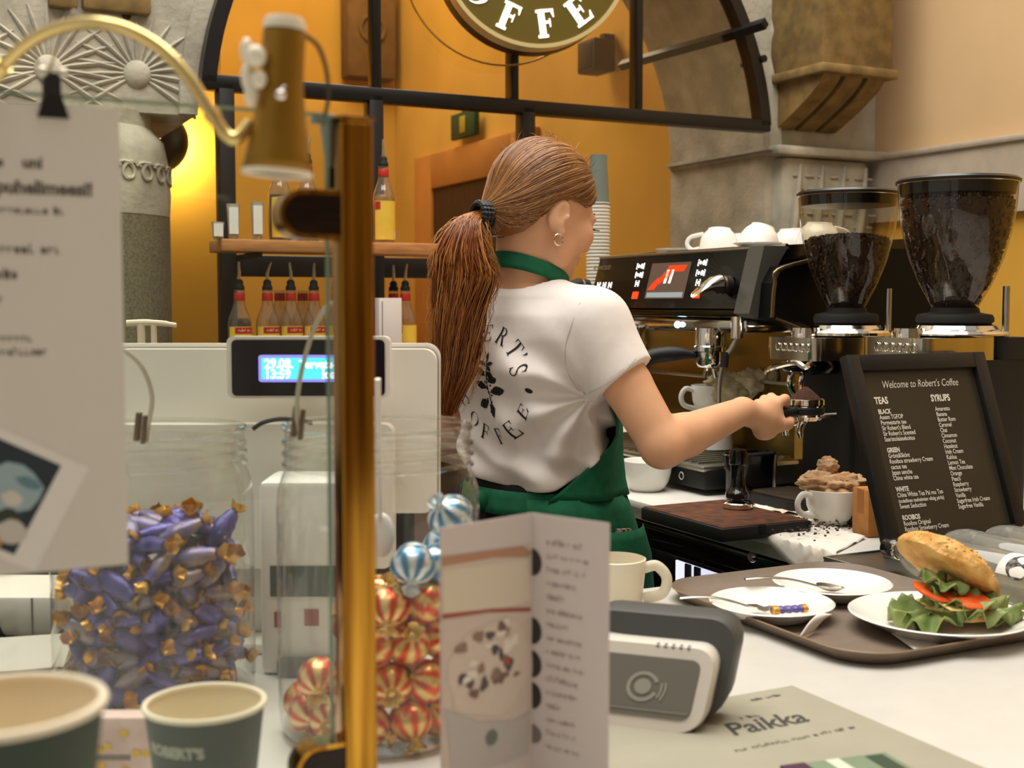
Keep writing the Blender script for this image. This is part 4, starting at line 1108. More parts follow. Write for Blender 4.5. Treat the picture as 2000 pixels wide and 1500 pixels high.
# board plane: x along v, y up the slope
rot_b = Matrix.Rotation(-phi, 4, 'X') @ Matrix.Rotation(PI / 2, 4, 'X')
holder = rot_b
def bpart(mb, name, m, smooth=30):
    o = mb.build(name, m, mbd, smooth); o.matrix_local = holder; return o
fw = 0.028
M_FRAME = mat('black_frame_wood', (22, 21, 20), 0.42, var=0.2, scale=50, stretch=(1, 8, 1))
bpart(MB().box((0, 0, -0.008), (fw, LEN, 0.012), 0.002), 'frame_rail', M_FRAME)
bpart(MB().box((wv - fw, 0, -0.008), (wv, LEN, 0.012), 0.002), 'frame_rail', M_FRAME)
bpart(MB().box((fw, 0, -0.008), (wv - fw, fw, 0.012), 0.002), 'frame_rail', M_FRAME)
bpart(MB().box((fw, LEN - fw, -0.008), (wv - fw, LEN, 0.012), 0.002), 'frame_rail', M_FRAME)
M_CHALK = mat('olive_black_sheet', (52, 47, 36), 0.35, var=0.12, scale=5)
bpart(MB().box((fw, fw, -0.006), (wv - fw, LEN - fw, 0.001)), 'sheet', M_CHALK, 0)
iw, ih = wv - 2 * fw, LEN - 2 * fw
TX = MB()
def line(s, fx, fy, size, align='LEFT', bold=0.0, shear=0.0):
    # fx, fy: fractions of the inner sheet from its top-left
    vs, fs = text_geo(s, size, align, shear, bold)
    sx_ = 0.80
    TX.add([(fw + fx * iw + p[0] * sx_, LEN - fw - fy * ih + p[1], 0.0016) for p in vs], fs)
line("Welcome to Robert's Coffee", 0.50, 0.105, 0.0185, 'CENTER', 0.0, 0.25)
line('TEAS', 0.075, 0.20, 0.0165, bold=0.0006); line('SYRUPS', 0.56, 0.20, 0.0165, bold=0.0006)
left = [('BLACK', 1), ('Assam TGFOP', 0), ('Pormestarin tee', 0), ("Sir Robert's Blend", 0), ("Sir Robert's Scented", 0), ('Saaristolaissekoitus', 0), ('', 0), ('GREEN', 1), ('Grönt&Skönt', 0), ('Rooibos strawberry Cream', 0), ('cactus tea', 0), ('Japan sencha', 0), ('China white tea', 0), ('', 0), ('WHITE', 1), ('China White Tea Pai mu Tan', 0), ('(todellinen teehelmien viktig pärla)', 2), ('Sweet Seduction', 0), ('', 0), ('ROOIBOS', 1), ('Rooibos Original', 0), ('Rooibos Strawberry Cream', 0)]
for i, (s, k) in enumerate(left):
    if s: line(s, 0.085, 0.262 + i * 0.0338, {0: 0.0108, 1: 0.0112, 2: 0.0090}[k], bold=0.0004 if k == 1 else 0.00012)
right = ['Amaretto', 'Banana', 'Butter Rom', 'Caramel', 'Chai', 'Cinnamon', 'Coconut', 'Hazelnut', 'Irish Cream', 'Kahlua', 'Lemon Tea', 'Mint Chocolate', 'Orange', 'Peach', 'Raspberry', 'Strawberry', 'Vanilla', 'Sugarfree Irish Cream', 'Sugarfree Vanilla']
for i, s in enumerate(right): line(s, 0.575, 0.262 + i * 0.0338, 0.0108, bold=0.00012)
bpart(TX, 'lettering', mat('menu_white_print', (232, 228, 214), 0.6), 0)
bpart(MB().box((wv * 0.4, LEN * 0.5, -0.011), (wv * 0.6, LEN * 0.55, -0.008)), 'back_clip', M_FRAME, 0)
MB().tube([(wv / 2, LEN * SIN(phi) * 0.62 + 0.012, LEN * COS(phi) * 0.6), (wv / 2, LEN * SIN(phi) + 0.065, 0.004)], 0.006, 6).build('strut', M_FRAME, mbd)

# ------------------------------------------------------------------ glass bottles lying in the steel tray
M_BOTTLE = glass('clear_bottle_glass', (240, 240, 234), 0.02, 2.0, 0.94, 0.16)
bu = uvof(onz(1797, 1090, CZ + 0.045))
BOTG = 'clear glass bottles lying in the steel tray'
blab = ['clear glass bottle lying nearest the sandwich, black cap towards the menu', 'second clear glass bottle from the sandwich, with a round black emblem', 'third clear glass bottle from the sandwich, lying against the menu board', 'rightmost glass bottle of the row, cut off by the picture edge']
R_B = 0.034
for k in range(4):
    t = thing('glass_bottle', blab[k], 'bottle', UV(bu[0] + 0.004 * (k % 2), bu[1] + 0.012 + 0.0835 * k, CZ + 0.012 + R_B), ROT, BOTG)
    # axis along +y (cap away from the camera)
    f = MB().setM(rot=(-PI / 2, 0, 0))
    f.lathe([(0.0005, -0.235), (0.028, -0.235), (R_B, -0.228), (R_B, -0.012), (0.0335, 0.0), (0.031, 0.014), (0.0255, 0.028), (0.017, 0.038), (0.0125, 0.044), (0.0120, 0.062)], 36).build('body', M_BOTTLE, t, 60)
    MB().setM(rot=(-PI / 2, 0, 0)).lathe([(0.0140, 0.052), (0.0150, 0.053), (0.0150, 0.057), (0.0140, 0.058)], 28).build('neck_ring', M_CHROME, t)
    MB().setM(rot=(-PI / 2, 0, 0)).lathe([(0.0145, 0.058), (0.0155, 0.060), (0.0155, 0.078), (0.0140, 0.081), (0.0005, 0.081)], 28, True).build('cap', M_GLOSSBLACK, t)
    # wrap-around label
    lb = MB()
    def lf(a, b, r=R_B + 0.0006): 
        an = -0.55 + 1.9 * a
        return (r * SIN(an - 0.7), -0.226 + 0.070 * b, r * COS(an - 0.7))
    lbo = lb.grid(lf, 14, 4).build('label', mat('bottle_label_white', (226, 222, 214), 0.6), t)
    em_ = MB(); n_ = 24; r_ = 0.022
    def wrap(x, y): an = x / R_B; return ((R_B + 0.0011) * SIN(an - 0.72), -0.190 + y, (R_B + 0.0011) * COS(an - 0.72))
    for j in range(n_):
        a0_, a1_ = 2 * PI * j / n_, 2 * PI * (j + 1) / n_
        em_.add([wrap(0, 0), wrap(r_ * COS(a0_), r_ * SIN(a0_)), wrap(r_ * COS(a1_), r_ * SIN(a1_))], [(0, 1, 2)])
    em_.build('emblem', mat('emblem_black', (40, 38, 36), 0.6, rgb2=(120, 116, 108), scale=160, lo=0.5, hi=0.6), lbo)
    em2 = MB()
    def wrap2(x, y): an = x / R_B; return ((R_B + 0.0012) * SIN(an - 0.25), -0.206 + y, (R_B + 0.0012) * COS(an - 0.25))
    for j in range(n_):
        a0_, a1_ = 2 * PI * j / n_, 2 * PI * (j + 1) / n_
        em2.add([wrap2(0, 0), wrap2(0.011 * COS(a0_), 0.011 * SIN(a0_)), wrap2(0.011 * COS(a1_), 0.011 * SIN(a1_))], [(0, 1, 2)])
    em2.build('red_dot', mat('label_red', (206, 48, 44), 0.5), lbo)

# ------------------------------------------------------------------ serving tray with plates and sandwich
TV0, TV1, TU0, TU1 = 0.965, 1.305, 1.045, 1.465
tr = thing('serving_tray', 'grey brown rounded serving tray holding three plates', 'tray', UV((TU0 + TU1) / 2, (TV0 + TV1) / 2, CZ), ROT)
hx, hy = (TV1 - TV0) / 2, (TU1 - TU0) / 2
M_TRAY = mat('taupe_tray', (116, 102, 88), 0.55, var=0.05, scale=60)
rings = []
for off, z in ((-0.03, 0.0), (-0.012, 0.001), (-0.002, 0.012), (0.003, 0.017), (0.0045, 0.0185), (0.0035, 0.0195), (0.0, 0.017), (-0.010, 0.007), (-0.030, 0.004)):
    rings.append([(x, y, z) for x, y in rrect(-hx - off, -hy - off, hx + off, hy + off, 0.065 + off, 10)])
fixnormals(MB().loft(rings).build('bed', M_TRAY, tr, 60))
MB().loft([[(x, y, z) for x, y in rrect(-hx - o_, -hy - o_, hx + o_, hy + o_, 0.068, 10)] for o_, z in ((0.0042, 0.0178), (0.0050, 0.0186), (0.0042, 0.0196))], False, False).build('rim', mat('tray_edge_tan', (150, 122, 92), 0.5), tr)
TZ = CZ + 0.005
def plate(label, px, py, r, h=0.020):
    p = onz(px, py, TZ + h * 0.8); p.z = TZ
    t = thing('plate', label, 'plate', p, 0, 'white plates on the tray')
    MB().lathe([(0.0005, 0.003), (r * 0.55, 0.003), (r * 0.57, 0.0), (r * 0.61, 0.0), (r * 0.66, 0.003), (r * 0.97, h - 0.001), (r, h), (r - 0.002, h + 0.0012), (r * 0.96, h + 0.0002), (r * 0.66, 0.0065), (r * 0.5, 0.006), (0.0005, 0.006)], 56).build('dish', M_PORC, t, 50)
    MB().tube([(r * 0.62 * COS(a / 40 * 2 * PI), r * 0.62 * SIN(a / 40 * 2 * PI), 0.0058) for a in range(40)], 0.0010, 5, closed=True).build('well_ring', M_PORC, t)
    return p, r
pa_, ra = plate('white plate with a purple wrapped candy and a fork', 1507, 1180, 0.082)
pb_, rb_ = plate('empty white plate with a spoon at the back of the tray', 1625, 1141, 0.083)
pc_, rc_ = plate('large white plate carrying the sandwich', 1834, 1203, 0.112, 0.022)
# cutlery
def cutlery(name, label, a, b, kind):
    a, b = Vector(a), Vector(b); d = (b - a); L = d.length; x = d.normalized(); y = Vector((0, 0, 1)).cross(x).normalized(); z = x.cross(y)
    t = thing(name, label, 'cutlery')
    def F(mb): return mb.frame(a, x, y, z)
    hd = F(MB()); rings = []
    for i in range(13):
        s = i / 12 * 0.72
        w = 0.0042 if i < 2 else (0.0040 - 0.0016 * min(1, (i - 2) / 7))
        rings.append([(L * s, w * COS(q / 8 * 2 * PI), 0.0016 * SIN(q / 8 * 2 * PI) + 0.010 * SIN(PI * s / 0.72) * 0.6) for q in range(8)])
    fixnormals(hd.loft(rings).build('handle', M_STEEL, t))
    hb = F(MB()); n = 10
    if kind == 'spoon':
        rings = []
        for i in range(n + 1):
            s = 0.72 + 0.28 * i / n; w = 0.0025 + 0.0145 * SIN(PI * min(1, (i / n) ** 0.75)) ** 0.9
            dz = -0.004 * SIN(PI * i / n)
            rings.append([(L * s, -w, 0.002), (L * s, -w * 0.5, dz), (L * s, 0, dz * 1.3), (L * s, w * 0.5, dz), (L * s, w, 0.002)])
        o = hb.loft(rings, False, False, False).build('bowl', M_STEEL, t, 60, solid=0.001)
    else:
        rings = []
        for i in range(6):
            s = 0.72 + 0.13 * i / 5; w = 0.0026 + 0.0085 * (i / 5) ** 0.7
            rings.append([(L * s, -w, 0.001), (L * s, 0, -0.001), (L * s, w, 0.001)])
        hb.loft(rings, False, False, False).build('root', M_STEEL, t, 60, solid=0.001)
        for q in range(4):
            yq = -0.009 + q * 0.006
            F(MB()).tube([(L * 0.84, yq, 0.0), (L * 0.92, yq * 0.95, -0.002), (L * 1.0, yq * 0.9, 0.002)], [0.0018, 0.0016, 0.0008], 6).build('tine', M_STEEL, t)
    return t
cutlery('fork', 'steel fork resting on the plate with the purple candy', onz(1328, 1168, CZ + 0.030), onz(1508, 1189, TZ + 0.014), 'fork')
cutlery('spoon', 'steel spoon resting on the empty plate', onz(1455, 1131, TZ + 0.032), onz(1648, 1149, TZ + 0.014), 'spoon')
# wrapped candy on the plate
M_FOILP = mat('purple_foil', (70, 62, 132), 0.35, metal=0.2, rgb2=(110, 100, 160), scale=60)
M_GOLD = mat('gold_foil', (214, 160, 70), 0.3, metal=0.7, bump=0.4, bscale=120)
def candy_bar(label, a, b, r):
    a, b = Vector(a), Vector(b); t = thing('wrapped_candy', label, 'candy')
    d = b - a; n = 14; pts = [a + d * (i / n) for i in range(n + 1)]
    rs = [r * (0.75 if i in (0, n) else (0.9 + 0.12 * SIN(i * 2.1))) for i in range(n + 1)]
    MB().tube(pts, rs, 12, sy=0.6).build('wrapper', M_FOILP, t, 50)
    for s0, s1 in ((0.0, 0.16), (0.86, 1.0)):
        MB().tube([a + d * s0, a + d * s1], r * 1.06, 12, sy=0.62).build('gold_end', M_GOLD, t)
    return t
candy_bar('purple and gold wrapped candy lying on the small plate', onz(1508, 1192, TZ + 0.020), onz(1574, 1188, TZ + 0.020), 0.0085)
# napkins under the plates
def tnap(label, c):
    return sheet('napkin', label, c, 3, 0.0, None, M_PAPERW, n=6)
zn_ = TZ + 0.0022
n1 = MB()
q0 = [onz(1590, 1232, zn_), onz(1560, 1247, zn_), onz(1628, 1200, TZ + 0.021), onz(1600, 1197, TZ + 0.024)]
tag(MB().grid(lambda a, b: tuple(q0[1].lerp(q0[0], a).lerp(q0[2].lerp(q0[3], 1 - a) if False else q0[3].lerp(q0[2], a), b) + Vector((0, 0, 0.004 * SIN(PI * b)))), 6, 8).build('napkin', M_PAPERW, None, 60, solid=0.0008), 'white napkin corner tucked under the plate with the candy', 'napkin')
q1 = [onz(1785, 1268, zn_), onz(1838, 1259, zn_), onz(1760, 1215, zn_), onz(1720, 1222, zn_)]
tag(MB().grid(lambda a, b: tuple(q1[0].lerp(q1[1], a).lerp(q1[3].lerp(q1[2], a), b)), 6, 8).build('napkin', M_PAPERW, None, 60, solid=0.0008), 'white napkin corner sticking out under the sandwich plate', 'napkin')

# sandwich
M_BUN = mat('crusty_bread', (196, 138, 62), 0.8, rgb2=(226, 184, 112), scale=34, bump=1.0, bscale=70, bdist=0.008)
M_CRUMB = mat('bread_crumb', (226, 196, 132), 0.9, var=0.1, scale=60, bump=0.6, bscale=150)
M_LETT = mat('lettuce', (98, 122, 58), 0.5, rgb2=(156, 168, 104), scale=30, bump=0.5, bscale=80)
M_TOM = mat('tomato', (206, 70, 28), 0.25, rgb2=(226, 104, 46), scale=40)
M_CHEESE = mat('cheese', (238, 214, 140), 0.5)
sw = thing('sandwich', 'seeded bread sandwich with lettuce and tomato on the large plate', 'sandwich', pc_ + Vector((0.012, 0, 0.008)), math.radians(8))
ex = Vector((1, 0, 0))
def bun(mb, c, r, rot, flat, seed, dome=True):
    off = Vector((seed, seed * 2, 0)); R = Euler(rot).to_matrix(); vs = []; fs = []; n, m = 40, 20
    for i in range(m + 1):
        th = PI * i / m
        for k in range(n):
            a = 2 * PI * k / n; d = Vector((SIN(th) * COS(a), SIN(th) * SIN(a), COS(th)))
            q = 1 + 0.07 * noise.noise(d * 2.5 + off) + 0.035 * noise.noise(d * 8 + off)
            p = Vector((d.x * r[0], d.y * r[1], d.z * r[2] if (d.z > 0) == dome else d.z * r[2] * flat)) * q
            vs.append(tuple(Vector(c) + R @ p))
    for i in range(m):
        for k in range(n):
            k2 = (k + 1) % n; fs.append((i * n + k, (i + 1) * n + k, (i + 1) * n + k2, i * n + k2))
    mb.add(vs, fs)
mb = MB(); bun(mb, (0.020, 0.015, 0.012), (0.062, 0.050, 0.014), (0, 0.03, 0.1), 0.6, 3); mb.build('bottom_bread', M_BUN, sw, 60)
mb = MB(); bun(mb, (0.020, 0.010, 0.020), (0.058, 0.046, 0.006), (0, 0.05, 0.1), 1.0, 8); mb.build('crumb_slice', M_CRUMB, sw, 60)
mb = MB(); bun(mb, (0.012, 0.030, 0.062), (0.074, 0.054, 0.036), (math.radians(-12), math.radians(34), 0.05), 0.30, 5)
topb = mb.build('top_bread', M_BUN, sw, 60)
sd = MB(); rnd = random.Random(9)
bv = BVHTree.FromPolygons([Vector(v) for v in mb.v], mb.f)
for k in range(260):
    d = Vector((rnd.uniform(-0.085, 0.105), rnd.uniform(-0.05, 0.09), 0.3)); h = bv.ray_cast(d, Vector((0, 0, -1)))
    if h[0]:
        s = rnd.uniform(0.0010, 0.0019); sd.ell(h[0], (s * 1.5, s, s * 0.7), 5, 3)
sdo = sd.build('seed', mat('bread_seeds', (222, 180, 110), 0.7, rgb2=(150, 96, 40), scale=200), topb, 60); sdo['kind'] = 'stuff'
def leaf(c, rx, ry, seed, tilt, curl=0.014):
    off = Vector((seed * 3.7, seed, 1.0)); R = Euler(tilt).to_matrix()
    mb = MB(); nr, na = 7, 40; vs = [tuple(Vector(c))]; fs = []
    for i in range(1, nr + 1):
        t = i / nr
        for k in range(na):
            a = 2 * PI * k / na
            fr = 1 + 0.16 * noise.noise(Vector((COS(a) * 2.4, SIN(a) * 2.4, 0)) + off) * t
            z = curl * t * t * SIN(a * 7 + seed) + 0.008 * noise.noise(Vector((COS(a) * 2 * t, SIN(a) * 2 * t, 3)) + off)
            vs.append(tuple(Vector(c) + R @ Vector((rx * t * fr * COS(a), ry * t * fr * SIN(a), z))))
    for k in range(na): fs.append((0, 1 + k, 1 + (k + 1) % na))
    for i in range(nr - 1):
        for k in range(na):
            k2 = (k + 1) % na; b0 = 1 + i * na; b1 = b0 + na
            fs.append((b0 + k, b1 + k, b1 + k2, b0 + k2))
    mb.add(vs, fs); return mb.build('lettuce_leaf', M_LETT, sw, 60, solid=0.0009)
leaf((-0.030, -0.012, 0.022), 0.050, 0.036, 1, (0.25, -0.30, 0.2))
leaf((-0.040, 0.010, 0.012), 0.040, 0.030, 2, (0.1, -0.1, 0.6))
leaf((0.030, -0.028, 0.026), 0.046, 0.026, 3, (0.35, 0.10, 0.0))
leaf((0.012, -0.012, 0.034), 0.052, 0.036, 4, (0.2, 0.18, 0.1))
leaf((-0.012, -0.006, 0.056), 0.032, 0.024, 5, (0.2, 0.3, 0.0), 0.008)
leaf((0.060, -0.020, 0.018), 0.026, 0.022, 6, (0.4, 0.3, 0.0))
def tom(c, r, rot):
    R = Euler(rot); mb = MB().setM(c, R); mb.lathe([(0.0005, 0.0025), (r * 0.9, 0.0025), (r, 0.001), (r, -0.001), (r * 0.9, -0.0025), (0.0005, -0.0025)], 28)
    return mb.build('tomato_slice', M_TOM, sw, 40)
tom((0.014, -0.018, 0.037), 0.030, (0.25, 0.12, 0)); tom((-0.026, -0.008, 0.043), 0.026, (0.22, 0.30, 0)); tom((0.030, -0.014, 0.034), 0.024, (0.25, 0.2, 0))
MB().setM((0.004, -0.010, 0.031), (0.2, 0.12, 0.3)).box((-0.035, -0.028, -0.0015), (0.035, 0.028, 0.0015), 0.001).build('cheese_slice', M_CHEESE, sw)
# ================================================================== back shelves with syrup bottles
SHU = 3.46
M_OAK = mat('oak_shelf', (178, 122, 70), 0.55, var=0.18, scale=9, stretch=(1.5, 12, 12))
zs1 = uvof(onu(640, 471, SHU))[2]; zs0 = uvof(onu(640, 721, SHU))[2]
sv0 = uvof(onu(434, 480, SHU))[1]; sv1 = uvof(onu(875, 480, SHU))[1]
sh = thing('bottle_shelf', 'long oak wall shelf carrying syrup bottles on the black frame', 'shelf', (0, 0, 0), ROT)
MB().box((sv0, SHU, zs1 - 0.034), (sv1, SHU + 0.16, zs1), 0.003).build('board', M_OAK, sh)
for v in (sv0 + 0.10, sv1 - 0.25):
    MB().box((v, SHU + 0.02, zs1 - 0.05), (v + 0.02, SHU + 0.25, zs1 - 0.0345), 0.002).build('bracket', M_BLACK, sh)
sh2 = thing('bottle_shelf', 'lower oak shelf with the row of syrup bottles behind the till', 'shelf', (0, 0, 0), ROT)
MB().box((sv0, SHU, zs0 - 0.034), (sv1 + 0.1, SHU + 0.25, zs0), 0.003).build('board', M_OAK, sh2)
for v in (sv0 + 0.10, sv1 - 0.25):
    MB().box((v, SHU + 0.02, zs0 - 0.05), (v + 0.02, SHU + 0.25, zs0 - 0.0345), 0.002).build('bracket', M_BLACK, sh2)
# dark cupboard below the shelves
cb = thing('back_cupboard', 'black cupboard with drawers under the bottle shelves', 'cabinet', (0, 0, 0), ROT)
MB().box((-1.3, 3.22, 0), (1.30, 3.68, 0.90)).build('body', M_MATTBLACK, cb)
MB().box((-1.32, 3.20, 0.90), (1.32, 3.70, 0.93), 0.003).build('top', mat('dark_counter_top', (58, 52, 44), 0.4), cb)
for i in range(4):
    for j in range(3):
        x0 = -1.28 + i * 0.645; z0 = 0.06 + j * 0.28
        d_ = MB().box((x0, 3.205, z0), (x0 + 0.63, 3.22, z0 + 0.26), 0.004).build('drawer', M_GLOSSBLACK, cb)
        MB().tube([(x0 + 0.2, 3.19, z0 + 0.2), (x0 + 0.46, 3.19, z0 + 0.2)], 0.005, 8).build('handle', M_STEEL, d_)

M_SYR = glass('syrup_bottle_glass', (246, 240, 226), 0.02, 2.2, 0.93, 0.07)
M_YEL = mat('syrup_label_yellow', (226, 186, 64), 0.55, var=0.05, scale=20)
M_RED = mat('syrup_label_red', (176, 34, 24), 0.5)
M_SPOUT = mat('pourer_metal', (190, 180, 160), 0.3, metal=0.9)
M_INK = mat('label_ink', (60, 44, 30), 0.6)
SYG = 'syrup bottles with pourers on the back shelves'
LIQ = {'amber': mat('amber_syrup', (176, 96, 24), 0.1, trans=0.5), 'dark': mat('dark_syrup', (40, 16, 10), 0.12), 'clear': glass('clear_syrup', (240, 226, 196), 0.02, 1.5, 0.92, 0.10), 'gold': mat('gold_syrup', (206, 160, 70), 0.1, trans=0.6)}
_BM = {}
def shared(key, fn):
    if key not in _BM: _BM[key] = fn()
    return _BM[key]
def inst(me_o, parent):
    """another child sharing the mesh of me_o"""
    c = me_o.copy(); COL.objects.link(c); c.parent = parent; return c
def syrup(px, base_z, u, label, liq, fill=0.13, turn=0.0, pourer=True, back=False, bend=0.012):
    v = uvof(onu(px, 480, u))[1]
    t = thing('syrup_bottle', label, 'bottle', UV(u, v, base_z), ROT + turn, SYG)
    R = 0.0335
    MB().lathe([(0.0005, 0.002), (R - 0.004, 0.0), (R, 0.004), (R, 0.134), (R * 0.96, 0.146), (R * 0.78, 0.162), (0.020, 0.178), (0.0155, 0.196), (0.0140, 0.222), (0.0150, 0.226), (0.0150, 0.232)], 28).build('glass', M_SYR, t, 60)
    rl = R - 0.003
    prof = [(0.0005, 0.004), (rl, 0.005), (rl, min(fill, 0.134))]
    if fill > 0.134: prof += [(rl * 0.8, min(fill, 0.160))]
    MB().lathe(prof + [(0.0005, prof[-1][1])], 24).build('syrup', LIQ[liq], t, 50)
    a0, a1 = -PI / 2 - 1.35, -PI / 2 + 1.35
    def band(z0, z1, r, b0=a0, b1=a1, nz=1, n=18): return MB().grid(lambda a, b: (r * COS(b0 + (b1 - b0) * a), r * SIN(b0 + (b1 - b0) * a), z0 + (z1 - z0) * b), n, nz)
    lb = band(0.010, 0.126, R + 0.0006).build('label', M_YEL, t)
    if not back:
        rb2 = band(0.106, 0.124, R + 0.0011, -PI / 2 - 0.75, -PI / 2 + 1.05).build('red_band', M_RED, lb)
        tx = MB(); vs, fs = marks_geo(8, 0.011, 'LEFT', 5)
        tx.add([((R + 0.0016) * COS(-PI / 2 - 0.45 + p[0] / R), (R + 0.0016) * SIN(-PI / 2 - 0.45 + p[0] / R), 0.112 + p[1]) for p in vs], fs); tx.build('pale_print', mat('label_pale_ink', (226, 190, 170), 0.6), lb, 0)['kind'] = 'stuff'
        tx2 = MB()
        for k in range(5):
            an = -PI / 2 - 0.2 + k * 0.18
            tx2.add([((R + 0.0013) * COS(an), (R + 0.0013) * SIN(an), 0.082 + 0.004 * (k % 2)), ((R + 0.0013) * COS(an + 0.12), (R + 0.0013) * SIN(an + 0.12), 0.083), ((R + 0.0013) * COS(an + 0.06), (R + 0.0013) * SIN(an + 0.06), 0.092)], [(0, 1, 2)])
        tx2.build('print', M_INK, lb, 0)
    else:
        band(0.100, 0.124, R + 0.0011, -PI / 2 - 1.3, -PI / 2 - 0.75).build('red_band', M_RED, lb)
        band(0.016, 0.036, R + 0.0011, -PI / 2 + 0.5, -PI / 2 + 1.0).build('bar_code', mat('barcode_pale', (200, 196, 190), 0.6), lb)
    MB().lathe([(0.0158, 0.200), (0.0162, 0.202), (0.0156, 0.222), (0.0150, 0.223)], 24).build('neck_band', M_RED, t)
    if pourer:
        MB().lathe([(0.0135, 0.230), (0.0150, 0.233), (0.0150, 0.240), (0.0115, 0.246), (0.0115, 0.256), (0.006, 0.262)], 20, True, True).build('stopper', M_RUBBER, t)
        MB().tube(spline([(0, 0, 0.258), (0.001, 0, 0.280), (bend * 0.5, 0, 0.296), (bend, 0, 0.312)], 4), [0.0055 - 0.0002 * i for i in range(13)], 8).build('spout', M_SPOUT, t)
    return t
zb2 = zs0
syrup(466, zb2, SHU + 0.06, 'dark syrup bottle at the left end of the lower row', 'dark', 0.150, 0.1, bend=0.0)
syrup(521, zb2, SHU + 0.06, 'second syrup bottle of the lower row, clear with a tall bent spout', 'clear', 0.10, 0.12, bend=0.012)
syrup(567, zb2, SHU + 0.06, 'third syrup bottle of the lower row, clear', 'clear', 0.09, 0.12, bend=-0.003)
syrup(612, zb2, SHU + 0.06, 'fourth syrup bottle of the lower row, behind the thin wire', 'clear', 0.08, 0.12, bend=0.002)
syrup(657, zb2, SHU + 0.06, 'fifth syrup bottle of the lower row, half behind the brass post', 'gold', 0.12, 0.12)
syrup(791, zb2, SHU + 0.06, 'syrup bottle of the lower row right of the white card, back label out', 'gold', 0.12, 0.1, back=True, bend=0.006)
syrup(768, zb2, SHU + 0.15, 'syrup bottle standing behind the white card on the lower shelf', 'amber', 0.12, 0.1, bend=0.0)
syrup(548, zs1, SHU + 0.07, 'dark syrup bottle on the upper shelf below the brass lamp shade', 'dark', 0.134, 0.3)
syrup(601, zs1, SHU + 0.09, 'clear syrup bottle on the upper shelf beside the dark one', 'clear', 0.09, 0.0)
syrup(750, zs1, SHU + 0.06, 'tall syrup bottle alone on the upper shelf right of the brass post', 'gold', 0.145, 0.1, back=True, bend=0.0)
# row further back on the lower shelf
for px, l in ((545, 'red capped syrup bottle in the back row, between second and third bottle'), (590, 'red capped syrup bottle in the back row, between third and fourth bottle')):
    syrup(px, zb2, SHU + 0.17, l, 'amber', 0.12, 0.0, pourer=False)
# white card on the lower shelf
q = onu(757, 640, SHU + 0.02)
wc_ = thing('white_carton', 'narrow white carton standing on the lower shelf beside the post', 'box', Vector((q.x, q.y, zs0)), ROT)
hc = uvof(onu(757, 582, SHU))[2] - zs0
MB().box((-0.034, -0.02, 0), (0.038, 0.02, hc), 0.001).build('card', mat('pinkish_white_card', (214, 204, 196), 0.8), wc_)
MB().box((-0.025, -0.0215, 0.0), (-0.0235, -0.0199, hc - 0.01)).build('edge_line', M_INK, wc_, 0)
# small clear stands on the upper shelf
M_ACR = mat('clear_card_holder', (206, 200, 186), 0.15, trans=0.35, rgb2=(180, 172, 156), scale=30)
for i, (px, h, lab) in enumerate(((426, 0.048, 'low clear glass at the left end of the upper shelf'), (456, 0.100, 'tall white shot glass on the upper shelf, second from the left'), (503, 0.108, 'tall white shot glass on the upper shelf beside the dark bottle'))):
    v = uvof(onu(px, 460, SHU + 0.03))[1]
    t = thing('shot_glass', lab, 'glass', UV(SHU + 0.03, v, zs1), ROT, 'small glasses on the upper shelf')
    MB().lathe([(0.0005, 0.004), (0.012, 0.0), (0.0145, 0.004), (0.0165, h * 0.6), (0.0185, h), (0.0170, h), (0.0150, h * 0.6), (0.012, 0.012), (0.0005, 0.010)], 20, False, False).build('wall', M_ACR, t, 40)
    MB().box((-0.016, -0.019, h * 0.15), (0.010, -0.0175, h * 0.9)).build('sticker', M_PAPERW, t, 0)
# ================================================================== front of the counter, out of focus
# ------------------------------------------------------------------ glass screen, brass post, clamps
GU = 0.834
M_PANE = glass('screen_glass', (249, 252, 249), 0.0, 0.8, 0.99)
M_PEDGE = mat('green_glass_edge', (150, 172, 150), 0.2, trans=0.5)
gp = thing('glass_screen', 'clear glass counter screen in front of the candy jars', 'glass screen', (0, 0, 0), ROT)
gv1 = uvof(onu(640, 500, GU))[1]; gv0 = gv1 - 0.40; gzt = uvof(onu(300, 202, GU))[2]
MB().box((gv0, GU, CZ + 0.001), (gv1, GU + 0.005, gzt)).build('pane', M_PANE, gp, 0)
MB().box((gv0, GU - 0.0002, gzt), (gv1, GU + 0.0052, gzt + 0.0016)).build('top_edge', M_PEDGE, gp, 0)
MB().box((gv1, GU - 0.0002, CZ + 0.001), (gv1 + 0.0016, GU + 0.0052, gzt + 0.0016)).build('side_edge', M_PEDGE, gp, 0)

